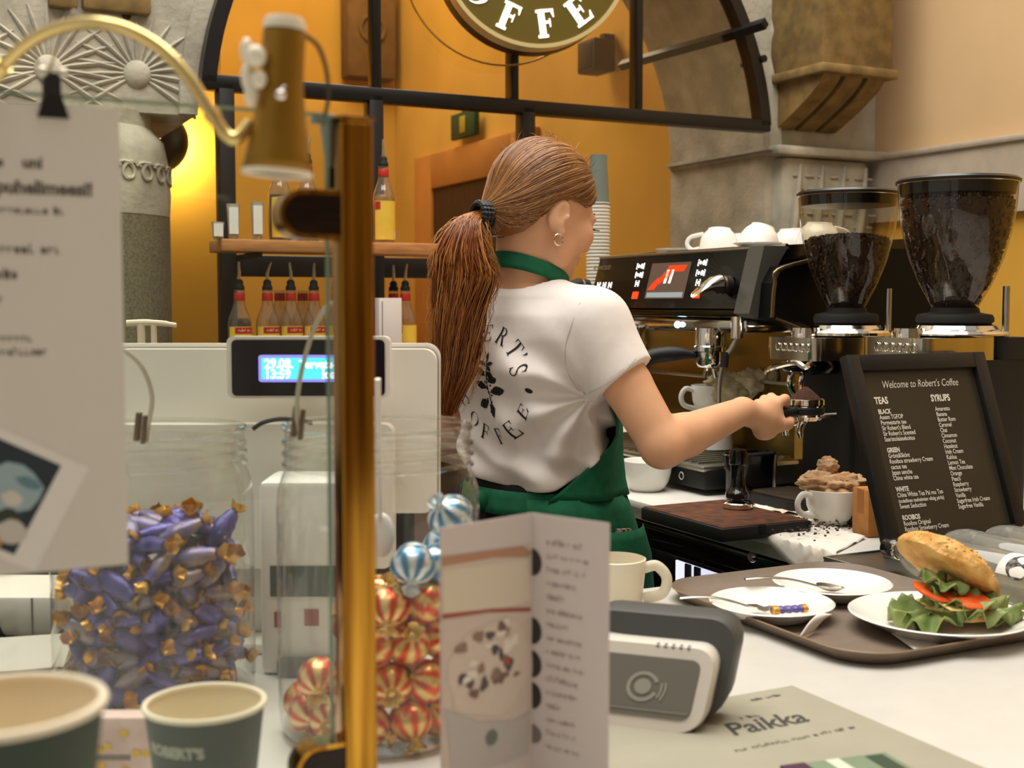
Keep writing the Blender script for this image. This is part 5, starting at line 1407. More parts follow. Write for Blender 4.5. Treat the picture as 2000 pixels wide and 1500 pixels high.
pv = uvof(onu(692, 600, GU))[1]; pzt = uvof(onu(692, 238, GU))[2]
PW = 0.0125
bp_ = thing('brass_post', 'polished square brass post standing before the barista', 'post', UV(GU + 0.003, pv, CZ), ROT)
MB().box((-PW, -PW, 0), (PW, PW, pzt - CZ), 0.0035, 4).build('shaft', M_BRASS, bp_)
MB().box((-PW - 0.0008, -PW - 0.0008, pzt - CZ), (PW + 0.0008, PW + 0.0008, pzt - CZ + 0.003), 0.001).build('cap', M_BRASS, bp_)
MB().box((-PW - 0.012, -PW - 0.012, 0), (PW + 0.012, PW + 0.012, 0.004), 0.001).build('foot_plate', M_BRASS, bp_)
def clamp(py0, py1, pxl):
    z0 = uvof(onu(620, py1, GU))[2] - CZ; z1 = uvof(onu(620, py0, GU))[2] - CZ
    xl = uvof(onu(pxl, 600, GU))[1] - pv; h = (z1 - z0) / 2; zc_ = (z0 + z1) / 2
    def out(k): 
        pts = [(-PW, zc_ + h * k), ]
        pts = [(-PW + 0.0005, zc_ - h * k)] + [(-PW + 0.0005, zc_ + h * k)] + [(xl + h + h * k * COS(PI / 2 + PI * j / 14), zc_ + h * k * SIN(PI / 2 + PI * j / 14)) for j in range(15)]
        return pts
    def plate(k, y0, y1):
        o = out(k); n = len(o)
        return MB().add([(x, y0, z) for x, z in o] + [(x, y1, z) for x, z in o], [tuple(range(n)), tuple(reversed(range(n, 2 * n)))] + [(i, n + i, n + (i + 1) % n, (i + 1) % n) for i in range(n)])
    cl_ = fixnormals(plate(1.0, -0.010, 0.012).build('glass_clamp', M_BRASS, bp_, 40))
    fixnormals(plate(0.80, -0.0112, -0.0095).build('face', mat('dark_clamp_face', (34, 20, 12), 0.3, metal=0.4, var=0.4, scale=30, stretch=(1, 1, 8)), cl_, 40))
clamp(372, 468, 543)
clamp(1452, 1548, 562)

# ------------------------------------------------------------------ poster clipped to the screen
M_POST = mat('poster_paper', (212, 206, 196), 0.75)
SGU = GU - 0.002
c_r = uvof(onu(240, 600, SGU))[1]; zpt = uvof(onu(240, 214, SGU))[2]
ps = thing('notice_sheet', 'white notice sheet with a food photo clipped to the glass', 'poster', UV(SGU, c_r - 0.21, zpt - 0.297), ROT + 0.0)
MB().box((0, -0.0008, 0), (0.21, 0.0, 0.297)).build('paper', M_POST, ps, 0)
M_GREYINK = mat('grey_print', (104, 98, 90), 0.8)
def ptxt(mb, s, x, z, size, bold=0.0, align='RIGHT', sx=1.0, shear=0.0):
    vs, fs = text_geo(s, size, align, shear, bold)
    mb.add([(x + p[0] * sx, -0.0011, z + p[1]) for p in vs], fs)
def pmarks(mb, n, x, z, size, seed):
    vs, fs = marks_geo(n, size, 'RIGHT', seed); mb.add([(x + p[0], -0.0011, z + p[1]) for p in vs], fs)
def pz(py): return 0.297 * (1 - (py - 212) / (1100 - 212))
def pxx(px): return 0.21 - (240 - px) * 0.000345
T = MB()
ptxt(T, 'uni', pxx(103), pz(332), 0.0098, 0.0004); ptxt(T, 'puhelimeesi!', pxx(190), pz(380), 0.0115, 0.0005)
pmarks(T, 4, pxx(40), pz(332), 0.0098, 1)
pmarks(T, 22, pxx(140), pz(418), 0.0075, 2)
pmarks(T, 18, pxx(132), pz(492), 0.0088, 3); pmarks(T, 12, pxx(58), pz(540), 0.0095, 4)
pmarks(T, 10, pxx(32), pz(585), 0.0078, 5); pmarks(T, 18, pxx(80), pz(658), 0.0078, 6); pmarks(T, 20, pxx(105), pz(684), 0.0078, 7)
T.build('print', M_GREYINK, ps, 0)['kind'] = 'stuff'
# food photo printed askew
def prot(x, z, a=math.radians(-28)):
    ox, oz = pxx(38), pz(935); x *= 0.58; z *= 0.50
    return (ox + x * COS(a) - z * SIN(a), -0.0012, oz + x * SIN(a) + z * COS(a))
def patch(name, pts, m, y=-0.0012):
    mb = MB(); q = [prot(x, z) for x, z in pts]; mb.add([(p[0], y, p[2]) for p in q], [tuple(range(len(q)))]); return mb.build(name, m, ps, 0)
def blob(cx, cz, rx, rz, n=12): return [(cx + rx * COS(k / n * 2 * PI) * (1 + 0.15 * SIN(k * 2.3)), cz + rz * SIN(k / n * 2 * PI)) for k in range(n)]
patch('photo_border', [(-0.055, -0.085), (0.062, -0.085), (0.062, 0.062), (-0.055, 0.062)], mat('photo_white', (226, 222, 216), 0.7), -0.0010)
patch('photo', [(-0.045, -0.075), (0.034, -0.075), (0.034, 0.050), (-0.045, 0.050)], mat('photo_dark', (36, 50, 60), 0.5), -0.0012)
for (cx, cz, rx, rz, c) in ((-0.002, 0.000, 0.032, 0.032, (150, 172, 178)), (-0.012, 0.004, 0.020, 0.019, (64, 74, 66)), (0.004, -0.012, 0.011, 0.010, (206, 200, 186)), (-0.018, -0.002, 0.010, 0.008, (222, 214, 200)), (0.012, 0.014, 0.014, 0.007, (92, 130, 140)), (-0.022, -0.034, 0.018, 0.014, (36, 50, 96)), (0.010, -0.036, 0.013, 0.013, (50, 58, 44)), (0.020, -0.05, 0.016, 0.016, (196, 190, 180)), (-0.008, -0.058, 0.016, 0.012, (214, 206, 196)), (0.005, -0.070, 0.012, 0.008, (206, 140, 78))):
    patch('photo_detail', blob(cx, cz, rx, rz), mat('photo_%d_%d_%d' % c, c, 0.6), -0.0013 - 0.00002 * (cx + 0.05))
# bulldog clip
kc = onu(102, 190, GU)
clp = thing('bulldog_clip', 'black bulldog clip holding the notice to the glass edge', 'clip', Vector((kc.x, kc.y, gzt)), ROT)
w0, w1 = 0.0045, 0.0095
for s in (-1, 1):
    y = -0.004 if s < 0 else 0.007
    MB().add([(-w0, y * 1.6, 0.012), (w0, y * 1.6, 0.012), (w1 * 0.55, y, 0.0), (w1, y * 0.9, -0.014), (-w1, y * 0.9, -0.014), (-w1 * 0.55, y, 0.0)], [(0, 1, 2, 5), (5, 2, 3, 4)]).build('jaw', M_MATTBLACK, clp, 0, solid=0.0012)
MB().box((-w0, -0.006, 0.011), (w0, 0.009, 0.014), 0.001).build('spine', M_MATTBLACK, clp)
MB().tube(spline([(-0.002, -0.003, 0.013), (0.003, -0.005, 0.030), (0.011, -0.008, 0.050), (0.014, -0.008, 0.052)], 5), 0.0011, 6).tube(spline([(-0.006, 0.006, 0.013), (-0.010, 0.010, 0.035), (-0.012, 0.012, 0.045)], 5), 0.0011, 6).build('wire_lever', M_STEEL, clp)
MB().ell((-0.006, -0.005, 0.014), (0.004, 0.003, 0.0035), 10, 8).ell((0.006, -0.005, 0.014), (0.004, 0.003, 0.0035), 10, 8).build('hinge', mat('clip_silver', (206, 200, 188), 0.3, metal=0.6), clp)

# ------------------------------------------------------------------ brass gooseneck lamp
LD = 0.74
M_LBR = mat('satin_brass_tube', (226, 200, 132), 0.22, metal=0.85)
gl = thing('gooseneck_lamp', 'brass gooseneck lamp with a flared bronze shade over the counter', 'lamp')
arc = spline([at(-60, 215, LD + 0.04), at(0, 135, LD + 0.03), at(70, 75, LD + 0.02), at(150, 47, LD + 0.01), at(230, 52, LD), at(310, 92, LD), at(370, 155, LD), at(415, 225, LD), at(440, 262, LD), at(462, 270, LD), at(488, 240, LD + 0.005)], 8)
MB().tube(arc, 0.0040, 14).build('neck', M_LBR, gl)
for k in (arc[8], arc[58]): pass
MB().tube([arc[7], arc[9]], 0.0058, 14).build('joint', M_LBR, gl)
MB().tube([arc[55], arc[57]], 0.0050, 14).build('joint', M_LBR, gl)
sh_t, sh_b = at(556, 50, LD + 0.01), at(541, 338, LD + 0.01)
ax = (sh_b - sh_t); HS = ax.length; zax = -ax.normalized(); xax = Vector((1, 0, 0)); xax = (xax - zax * xax.dot(zax)).normalized(); yax = zax.cross(xax)
M_SHADE = mat('bronze_shade', (146, 108, 30), 0.42, metal=0.55)
prof = [(0.0110, HS), (0.0122, HS * 0.93), (0.0122, HS * 0.72), (0.0126, HS * 0.58), (0.0150, HS * 0.36), (0.0185, HS * 0.12), (0.0205, 0.0)]
MB().frame(sh_b, xax, yax, zax).lathe(prof, 36).build('shade', M_SHADE, gl, 60, solid=0.0012)
M_CREAM = mat('cream_enamel', (226, 216, 190), 0.35)
MB().frame(sh_b, xax, yax, zax).lathe([(0.0128, HS * 0.965), (0.0128, HS + 0.001), (0.0110, HS + 0.0045), (0.0005, HS + 0.0048)], 32).build('top_cap', M_CREAM, gl)
MB().frame(sh_b, xax, yax, zax).lathe([(0.0205, 0.002), (0.0212, 0.001), (0.0214, -0.0015), (0.0204, -0.002), (0.0195, 0.0)], 36).build('lower_rim', M_CREAM, gl)
MB().ell(at(500, 110, LD - 0.005), (0.0062, 0.006, 0.0066)).ell(at(484, 150, LD - 0.003), (0.0040, 0.005, 0.009)).ell(at(506, 155, LD - 0.006), (0.0045, 0.004, 0.0055)).ell(at(490, 185, LD - 0.004), (0.0040, 0.004, 0.0075)).ell(at(482, 100, LD), (0.0040, 0.005, 0.008)).build('swivel', mat('white_swivel', (236, 228, 208), 0.2), gl)
MB().ell(at(548, 186, LD - 0.008), (0.0036, 0.004, 0.0036)).tube([at(548, 186, LD - 0.004), at(557, 170, LD - 0.001)], 0.002, 8).build('switch', M_CHROME, gl)
cb_ = spline([at(598, 70, LD + 0.02), at(622, 92, LD + 0.03), at(638, 140, LD + 0.04), at(641, 190, LD + 0.05), at(636, 222, LD + 0.06)], 6)
MB().tube(cb_, 0.0014, 8).build('cable', mat('dark_cable', (52, 44, 26), 0.6), gl)
# grey clip hanging from the cable at the glass edge
kc = onu(634, 228, GU + 0.012)
c2 = thing('grey_clip', 'blue grey clip gripping the glass edge beside the brass post', 'clip', kc, ROT)
M_GC = mat('bluegrey_plastic', (134, 140, 138), 0.5)
MB().box((-0.009, -0.003, -0.005), (0.008, 0.006, 0.002), 0.0015).build('jaw', M_GC, c2)
MB().add([(-0.002, -0.002, -0.004), (0.0085, -0.002, -0.004), (0.0075, -0.002, -0.036), (0.002, -0.002, -0.036), (-0.002, 0.005, -0.004), (0.0085, 0.005, -0.004), (0.0075, 0.005, -0.036), (0.002, 0.005, -0.036)], [(3, 2, 1, 0), (4, 5, 6, 7), (0, 1, 5, 4), (1, 2, 6, 5), (2, 3, 7, 6), (3, 0, 4, 7)]).build('body', M_GC, c2, 0)
MB().box((0.0015, -0.0025, -0.050), (0.0075, 0.0055, -0.035), 0.001).build('tip', M_MATTBLACK, c2)

# ------------------------------------------------------------------ till with customer display
TD_ = 1.52
tl = thing('cash_register', 'white touch-screen till seen from behind with a lit customer display', 'till', Vector((0, 0, 0)))
M_TILL = mat('till_white_plastic', (224, 218, 206), 0.4)
p0 = at(120, 690, TD_); p1 = at(852, 684, TD_); zt0 = at(500, 682, TD_).z; zlow_ = at(500, 1005, TD_ - 0.03).z
xl_, xr_ = p0.x, p1.x
def slab(name, x0, x1, z0, z1, y0, y1, r, m, parent, lean=0.10):
    out = rrect(x0, z0, x1, z1, r, 6); n = len(out)
    f = lambda x, y, z: (x, y + (z - z0) * lean, z)
    return fixnormals(MB().add([f(x, y0, z) for x, z in out] + [f(x, y1, z) for x, z in out], [tuple(range(n)), tuple(reversed(range(n, 2 * n)))] + [(i, n + i, n + (i + 1) % n, (i + 1) % n) for i in range(n)]).build(name, m, parent, 40))
slab('screen_back', xl_, xr_, zlow_, zt0, TD_ - 0.02, TD_ + 0.01, 0.016, M_TILL, tl)
slab('bezel', xl_ - 0.003, xr_ + 0.003, zlow_ - 0.003, zt0 + 0.006, TD_ + 0.011, TD_ + 0.026, 0.018, M_TILL, tl)
slab('seam', xl_ - 0.001, xr_ + 0.001, zlow_ - 0.001, zt0 + 0.001, TD_ + 0.0095, TD_ + 0.0115, 0.017, mat('seam_grey', (110, 104, 94), 0.6), tl)
b0 = at(280, 850, TD_ - 0.03); b1 = at(610, 850, TD_ - 0.03)
slab('rear_housing', b0.x - 0.04, b1.x + 0.10, CZ + 0.10, zt0 - 0.09, TD_ - 0.06, TD_ - 0.02, 0.012, M_TILL, tl, 0.12)
vm = MB()
for i in range(3):
    for j in range(6):
        c = at(252 + i * 9, 1008 + j * 10, TD_ - 0.085); vm.box((c.x - 0.0012, TD_ - 0.066 + (c.z - CZ - 0.1) * 0.12, c.z - 0.002), (c.x + 0.0012, TD_ - 0.058 + (c.z - CZ - 0.1) * 0.12, c.z + 0.002))
vm.build('vent_slots', M_MATTBLACK, tl, 0)
MB().box((b0.x, TD_ - 0.03, CZ + 0.012), (b1.x, TD_ + 0.05, CZ + 0.13), 0.01).build('stand', M_TILL, tl)
MB().box((b0.x - 0.03, TD_ - 0.08, CZ), (b1.x + 0.03, TD_ + 0.12, CZ + 0.014), 0.005).build('base', M_TILL, tl)
# customer display
dd = TD_ - 0.05
d0, d1 = at(444, 778, dd), at(761, 657, dd)
dp = slab('customer_display', d0.x, d1.x, d0.z, d1.z, dd, dd + 0.022, 0.008, M_TILL, tl, 0.0)
slab('display_glass', d0.x + 0.006, d1.x - 0.006, d0.z + 0.003, d1.z - 0.004, dd - 0.0015, dd, 0.006, mat('display_black', (16, 15, 26), 0.12), dp, 0.0)
l0, l1 = at(506, 746, dd), at(668, 693, dd)
slab('lcd', l0.x, l1.x, l0.z, l1.z, dd - 0.0022, dd - 0.0015, 0.0035, mat('lcd_violet', (120, 112, 210), 0.3, emit=(132, 126, 226), estr=1.0), dp, 0.0)
slab('lcd_field', l0.x + 0.0035, l1.x - 0.0045, l0.z + 0.0035, l1.z - 0.0035, dd - 0.0028, dd - 0.0022, 0.002, mat('lcd_cyan', (70, 196, 206), 0.3, emit=(80, 206, 214), estr=1.0), dp, 0.0)
M_LCDT = mat('lcd_text', (240, 250, 252), 0.3, emit=(244, 252, 255), estr=1.3)
T = MB()
def ltxt(s, x, z, size, al='LEFT'):
    vs, fs = text_geo(s, size, al, 0, 0.0006); T.add([(x + p[0] * 0.92, dd - 0.0031, z + p[1]) for p in vs], fs)
hz_ = (l1.z - l0.z)
ltxt('29.08.', l0.x + 0.007, l0.z + hz_ * 0.52, 0.0155); ltxt('13:59', l0.x + 0.007, l0.z + hz_ * 0.14, 0.0155)
ltxt('Tervetu-', l1.x - 0.007, l0.z + hz_ * 0.52, 0.0135, 'RIGHT'); ltxt('loa', l1.x - 0.007, l0.z + hz_ * 0.14, 0.0155, 'RIGHT')
T.build('lcd_text', M_LCDT, dp, 0)
MB().cyl((d0.x + 0.09, dd + 0.02, d0.z + 0.03), (d0.x + 0.09, TD_ + 0.01, d0.z + 0.03), 0.01).build('display_arm', M_TILL, tl)
# white tap handles behind the till
th = thing('tap_handle', 'white T-shaped tap standing behind the till beside the column', 'tap', Vector((at(296, 700, 1.75).x, 1.75, CZ)))
hh = at(296, 634, 1.75).z - CZ
MB().cyl((-0.014, 0, 0.0), (-0.014, 0, hh), 0.0055).cyl((0.004, 0, 0.0), (0.004, 0, hh), 0.0042).build('stem', mat('ivory_plastic', (228, 216, 190), 0.4), th)
MB().tube(spline([(-0.034, 0, hh + 0.002), (-0.01, 0, hh + 0.003), (0.015, 0, hh + 0.002), (0.036, 0, hh - 0.001)], 4), [0.0048] * 6 + [0.0042] * 4 + [0.0035] * 3, 10).build('lever', MATS['ivory_plastic'], th)
MB().lathe([(0.03, 0), (0.03, 0.01), (0.02, 0.016)], 24, True, True).build('base', MATS['ivory_plastic'], th)

# ------------------------------------------------------------------ white box between the jars
wq = at(585, 1375, 1.36)
wb = thing('white_dispenser', 'white box with a dark green label standing between the candy jars', 'box', Vector((at(600, 1200, 1.40).x, 1.40, CZ)))
bw = (660 - 497) / 2 * 1.36 / FPX; bh = at(580, 940, 1.36).z - CZ
MB().box((-bw, -0.04, 0), (bw + 0.02, 0.05, bh), 0.008).build('shell', mat('box_white', (232, 228, 220), 0.5), wb)
zz = lambda py: at(580, py, 1.36).z - CZ
MB().box((-bw + 0.012, -0.0412, zz(1165)), (bw, -0.0399, zz(1105))).build('green_label', mat('dark_green_print', (52, 66, 56), 0.6), wb, 0)
MB().box((-bw + 0.016, -0.0412, zz(1225)), (-bw + 0.024, -0.0399, zz(1195))).box((-bw + 0.050, -0.0412, zz(1222)), (-bw + 0.066, -0.0399, zz(1190))).build('red_print', mat('red_print', (150, 48, 36), 0.6), wb, 0)
MB().box((-bw + 0.02, -0.052, 0.0), (bw - 0.01, -0.038, 0.022), 0.004).build('tray_lip', M_MATTBLACK, wb)

# ------------------------------------------------------------------ candy jars
M_JAR = glass('jar_glass', (252, 252, 250), 0.0, 1.3, 0.985)
def jar(name, label, px, d, R, h):
    p = Vector((at(px, 1300, d).x, d, CZ))
    t = thing(name, label, 'jar', p)
    MB().lathe([(0.0005, 0.004), (R * 0.92, 0.003), (R * 0.985, 0.010), (R, 0.03), (R, h * 0.74), (R * 0.985, h * 0.80), (R * 0.94, h * 0.845), (R * 0.915, h * 0.86), (R * 0.915, h * 0.985), (R * 0.93, h), (R * 0.90, h)], 64).build('wall', M_JAR, t, 60)
    MB().lathe([(0.0005, 0.0), (R * 0.88, 0.0), (R * 0.97, 0.006), (R * 0.94, 0.012), (0.0005, 0.009)], 64).build('base', M_JAR, t, 60)
    for zf in (0.875, 0.91, 0.945):
        MB().tube([(R * 0.925 * COS(a / 64 * 2 * PI), R * 0.925 * SIN(a / 64 * 2 * PI), h * zf + 0.003 * a / 64) for a in range(64)], 0.0022, 8, closed=True).build('thread', M_JAR, t)
    MB().tube([(R * 0.918 * COS(a / 64 * 2 * PI), R * 0.918 * SIN(a / 64 * 2 * PI), h) for a in range(64)], 0.0030, 8, closed=True).build('rim', M_JAR, t)
    return p
hj1 = at(305, 838, 1.28).z - CZ
j1 = jar('candy_jar', 'large glass jar filled with purple and gold wrapped candies', 305, 1.285, 0.104, hj1)
hj2 = at(740, 832, 1.185).z - CZ
j2 = jar('candy_jar', 'large glass jar of red and blue foil pralines behind the brass post', 742, 1.19, 0.0985, hj2)

# purple wrapped candies: one of each build, then copies
M_FP = [mat('candy_purple_a', (66, 58, 136), 0.32, metal=0.3, rgb2=(104, 96, 168), scale=70, bump=0.4, bscale=110), mat('candy_purple_b', (48, 42, 108), 0.35, metal=0.3, rgb2=(84, 76, 146), scale=60, bump=0.4, bscale=110), mat('candy_purple_c', (92, 88, 150), 0.3, metal=0.3, rgb2=(150, 130, 120), scale=50, bump=0.4, bscale=110)]
def candy_proto(i):
    L, r = 0.0185, 0.0095
    t = empty('wrapped_candy')
    n = 10
    pts = [(-L + 2 * L * k / n, 0, 0) for k in range(n + 1)]
    MB().tube(pts, [r * (0.55 + 0.45 * SIN(PI * k / n)) * (1 + 0.05 * SIN(k * 2.7 + i)) for k in range(n + 1)], 10, sy=0.78).build('wrapper', M_FP[i], t, 60)
    for s in (-1, 1):
        mb = MB(); ring = []; m = 12
        vs = [(s * L * 0.98, 0, 0)]
        for k in range(m):
            a = 2 * PI * k / m
            vs.append((s * (L + 0.003), 0.0045 * COS(a), 0.0045 * SIN(a)))
        for k in range(m):
            a = 2 * PI * k / m
            vs.append((s * (L + 0.0085 + 0.002 * SIN(3 * a + i)), 0.0078 * COS(a) * (1 + 0.2 * SIN(5 * a)), 0.0066 * SIN(a) * (1 + 0.2 * COS(4 * a))))
        fs = [(0, 1 + k, 1 + (k + 1) % m) for k in range(m)] + [(1 + k, 1 + m + k, 1 + m + (k + 1) % m, 1 + (k + 1) % m) for k in range(m)]
        mb.add(vs, fs).build('twisted_end', M_GOLD, t, 50)
    return t
protos = [candy_proto(i) for i in range(3)]
used = [False] * 3
PCG = 'purple and gold candies in the jar'
rnd = random.Random(12)
def drop(protos_, used_, p, rot, label, cat, group, sc=1.0):
    i = rnd.randrange(len(protos_))
    if not used_[i]: o = protos_[i]; used_[i] = True
    else: o = tree_copy(protos_[i])
    o.location = p; o.rotation_euler = rot; o.scale = (sc, sc, sc)
    tag(o, label, cat, group)
    return o
top1 = at(300, 1085, 1.2).z - CZ
CL = 'purple candy with gold twisted ends in the large left jar'
for j in range(9):
    z = 0.022 + j * 0.0195
    n = 10
    for k in range(n):
        a = math.radians(-90 + (k - (n - 1) / 2) * 24 + (12 if j % 2 else 0) + rnd.uniform(-3, 3))
        if z > top1 - 0.012 + 0.02 * COS(a): continue
        r = 0.075 + rnd.uniform(-0.003, 0.001)
        drop(protos, used, j1 + Vector((r * COS(a), r * SIN(a), z + rnd.uniform(-0.003, 0.003))), (rnd.uniform(-1.5, 1.5), rnd.uniform(-0.8, 0.8), a + PI / 2 + rnd.uniform(-0.8, 0.8)), CL, 'candy', PCG, 1.22)
for j in range(8):
    for k in range(6):
        a = math.radians(-90 + (k - 2.5) * 40 + (20 if j % 2 else 0))
        drop(protos, used, j1 + Vector((0.050 * COS(a), 0.050 * SIN(a), 0.022 + j * 0.0195)), (rnd.uniform(-1.5, 1.5), rnd.uniform(-0.8, 0.8), rnd.uniform(0, 6.28)), CL, 'candy', PCG, 1.22)
for k in range(26):
    a = k * 2.4; r = 0.060 * math.sqrt(k / 26) + 0.004
    drop(protos, used, j1 + Vector((r * COS(a), r * SIN(a), top1 - 0.006 + 0.026 * (1 - (r / 0.075) ** 2) + rnd.uniform(-0.004, 0.004) + 0.20 * r * COS(a))), (rnd.uniform(-0.5, 0.5), rnd.uniform(-0.5, 0.5), rnd.uniform(0, 6.28)), CL, 'candy', PCG, 1.22)
# foil pralines: ball with pleats of two colours, gathered tuft
def praline_proto(c0, c1, nm):
    t = empty('foil_praline'); R = 0.0215; n, m = 32, 14
    mb = MB().ell((0, 0, 0), (R, R, R * 0.92), n, m)
    o = mb.build('foil', mat(nm, c0, 0.25, metal=0.55, attr='tint', bump=0.5, bscale=90), t, 60)
    cols = []
    for i, v in enumerate(mb.v):
        a = math.atan2(v[1], v[0]); zf = v[2] / R
        s = SIN(a * 8 + zf * 1.5)
        c = s2l(c1) if s > 0.05 or abs(zf) > 0.86 else s2l(c0)
        cols.append(c)
    colors(o, cols)
    tb_ = MB(); vs = []; mm = 14
    for i, (rr_, z) in enumerate(((0.004, R * 0.88), (0.0035, R * 1.0), (0.009, R * 1.28))):
        for k in range(mm):
            a = 2 * PI * k / mm; vs.append((rr_ * COS(a) * (1 + 0.25 * SIN(4 * a) * (i == 2)), rr_ * SIN(a), z + (0.002 * SIN(5 * a) if i == 2 else 0)))
    fs = [(i * mm + k, i * mm + (k + 1) % mm, (i + 1) * mm + (k + 1) % mm, (i + 1) * mm + k) for i in range(2) for k in range(mm)]
    tb_.add(vs, fs).build('tuft', mat(nm + '_tuft', c1, 0.3, metal=0.6), t, 60)
    return t
red_p = [praline_proto((196, 62, 24), (236, 206, 140), 'red_gold_foil'), praline_proto((206, 74, 30), (226, 196, 120), 'red_gold_foil_b')]
blu_p = [praline_proto((70, 130, 170), (220, 230, 232), 'blue_silver_foil')]
ru, bu_ = [False, False], [False]
for j in range(8):
    z = 0.030 + j * 0.036
    n = 7
    for k in range(n):
        a = math.radians(-90 + (k - 3) * 29 + (14 if j % 2 else 0) + rnd.uniform(-3, 3))
        zmax = 0.135 + 0.085 * COS(a)          # heap rises to the right
        if z > zmax: continue
        r = 0.0735
        blue = z > 0.150
        p = j2 + Vector((r * COS(a), r * SIN(a), z + rnd.uniform(-0.004, 0.004)))
        rot = (rnd.uniform(-1.0, 1.0) + PI / 2, rnd.uniform(-1, 1), rnd.uniform(-1, 1))
        if blue: drop(blu_p, bu_, p, rot, 'blue and silver foil praline on top in the right jar', 'candy', 'blue foil pralines in the jar')
        else: drop(red_p, ru, p, rot, 'red and gold foil praline in the jar behind the post', 'candy', 'red foil pralines in the jar')
for (dx, dy, z, bl_) in ((0.035, 0.0, 0.165, 1), (0.0, 0.01, 0.130, 0), (0.03, 0.045, 0.150, 1), (-0.03, 0.02, 0.10, 0), (0.062, 0.02, 0.175, 1)):
    p = j2 + Vector((dx, dy, z))
    if bl_: drop(blu_p, bu_, p, (1, 0.5, dx * 40), 'blue and silver foil praline on top in the right jar', 'candy', 'blue foil pralines in the jar')
    else: drop(red_p, ru, p, (0.6, 0.5, dx * 40), 'red and gold foil praline in the jar behind the post', 'candy', 'red foil pralines in the jar')
# scoop handle and wire card holders
sp_ = thing('white_scoop', 'white plastic scoop standing in the right candy jar', 'scoop')
MB().tube([at(738, 740, 1.14), at(740, 950, 1.16), at(742, 1010, 1.17)], [0.0048, 0.0046, 0.0042], 12, sy=0.6).build('handle', mat('scoop_white', (226, 222, 214), 0.4), sp_)
MB().ell(at(745, 1045, 1.175), (0.013, 0.007, 0.022)).build('bowl', MATS['scoop_white'], sp_)
def wire_clip(label, pts, base, clip_at):
    t = thing('wire_card_holder', label, 'card holder')
    MB().tube(spline(pts, 8), 0.0022, 8).build('wire', mat('grey_wire', (178, 170, 156), 0.4, metal=0.3), t)
    c = clip_at
    MB().setM(c, (0, 0.12, 0)).box((-0.006, -0.004, -0.012), (-0.001, 0.004, 0.016), 0.001).box((0.001, -0.004, -0.014), (0.005, 0.004, 0.014), 0.001).build('crocodile_clip', mat('clip_brown', (110, 92, 74), 0.4, metal=0.5), t)
    return t
wire_clip('curved grey wire holder clipped to the rim of the left jar', [at(205, 668, 1.16), at(248, 688, 1.165), at(280, 722, 1.17), at(297, 775, 1.175), at(290, 830, 1.185), at(286, 862, 1.19)], None, at(276, 838, 1.185))
wire_clip('curved grey wire holder clipped to the rim of the right jar', [at(668, 590, 1.08), at(640, 598, 1.08), at(614, 640, 1.085), at(590, 720, 1.09), at(580, 790, 1.095), at(582, 850, 1.10)], None, at(583, 828, 1.10))
tag(MB().tube(spline([at(494, 838, 1.40), at(515, 825, 1.40), at(550, 818, 1.405), at(585, 822, 1.41), at(610, 826, 1.41)], 6), 0.0026, 8).build('dark_cable', mat('black_cable', (34, 34, 34), 0.5)), 'short dark cable arching behind the rim of the right jar', 'cable')

# ------------------------------------------------------------------ paper cups in front
M_GREENCUP = mat('dark_green_paper', (48, 62, 50), 0.6, var=0.05, scale=20)
M_CUPIN = mat('cup_inside_kraft', (238, 224, 194), 0.75)
M_CUPTXT = mat('cup_print_pale', (170, 172, 158), 0.7)
def takeaway(label, p, R, h, rz, group=None, txt=True):
    t = thing('takeaway_cup', label, 'cup', p, rz, group)
    r0 = R * 0.68
    MB().lathe([(r0, 0.0), (r0 + 0.0005, 0.001), (R * 0.975, h - 0.004)], 56).build('wall', M_GREENCUP, t, 60)
    MB().lathe([(R * 0.965, h - 0.003), (r0 - 0.001, 0.006), (0.0005, 0.006)], 56).build('lining', M_CUPIN, t, 60)
    MB().tube([(R * 0.975 * COS(a / 64 * 2 * PI), R * 0.975 * SIN(a / 64 * 2 * PI), h - 0.002) for a in range(64)], 0.0024, 8, closed=True).build('rolled_rim', mat('cup_rim_cream', (226, 214, 188), 0.6), t)
    if txt:
        T = MB()
        def wr(s, size, zc0, a_c, bold=0.0006):
            vs, fs = text_geo(s, size, 'CENTER', 0, bold)
            for_v = []
            for q in vs:
                z = zc0 + q[1]; r = r0 + (R * 0.975 - r0) * z / h + 0.0006; a = a_c + q[0] / r
                for_v.append((r * COS(a), r * SIN(a), z))
            T.add(for_v, fs)
        wr("ROBERT'S", 0.011, h - 0.030, -PI / 2 - 0.35); wr('COFFEE', 0.015, h - 0.060, -PI / 2 + 0.25, 0.001)
        T.build('print', M_CUPTXT, t, 0)
    return t
cd = 0.935
cr = onz(400, 1368, CZ + 0.118)
takeaway('dark green paper cup standing in front of the purple candy jar', Vector((cr.x, cr.y, CZ)), 0.0455, 0.118, 0.0)
cl2 = onz(3, 1370, CZ + 0.238)
for k in list(range(5)) + [8]:
    takeaway('dark green paper cup nested in the tall stack at the left edge', Vector((cl2.x, cl2.y, CZ + 0.0001 + k * 0.015)), 0.0455, 0.118, 0.3, 'nested stack of green paper cups', txt=False) if k < 8 else takeaway('topmost dark green paper cup of the stack at the left edge', Vector((cl2.x, cl2.y, CZ + 0.120)), 0.0455, 0.118, 0.55, 'nested stack of green paper cups')
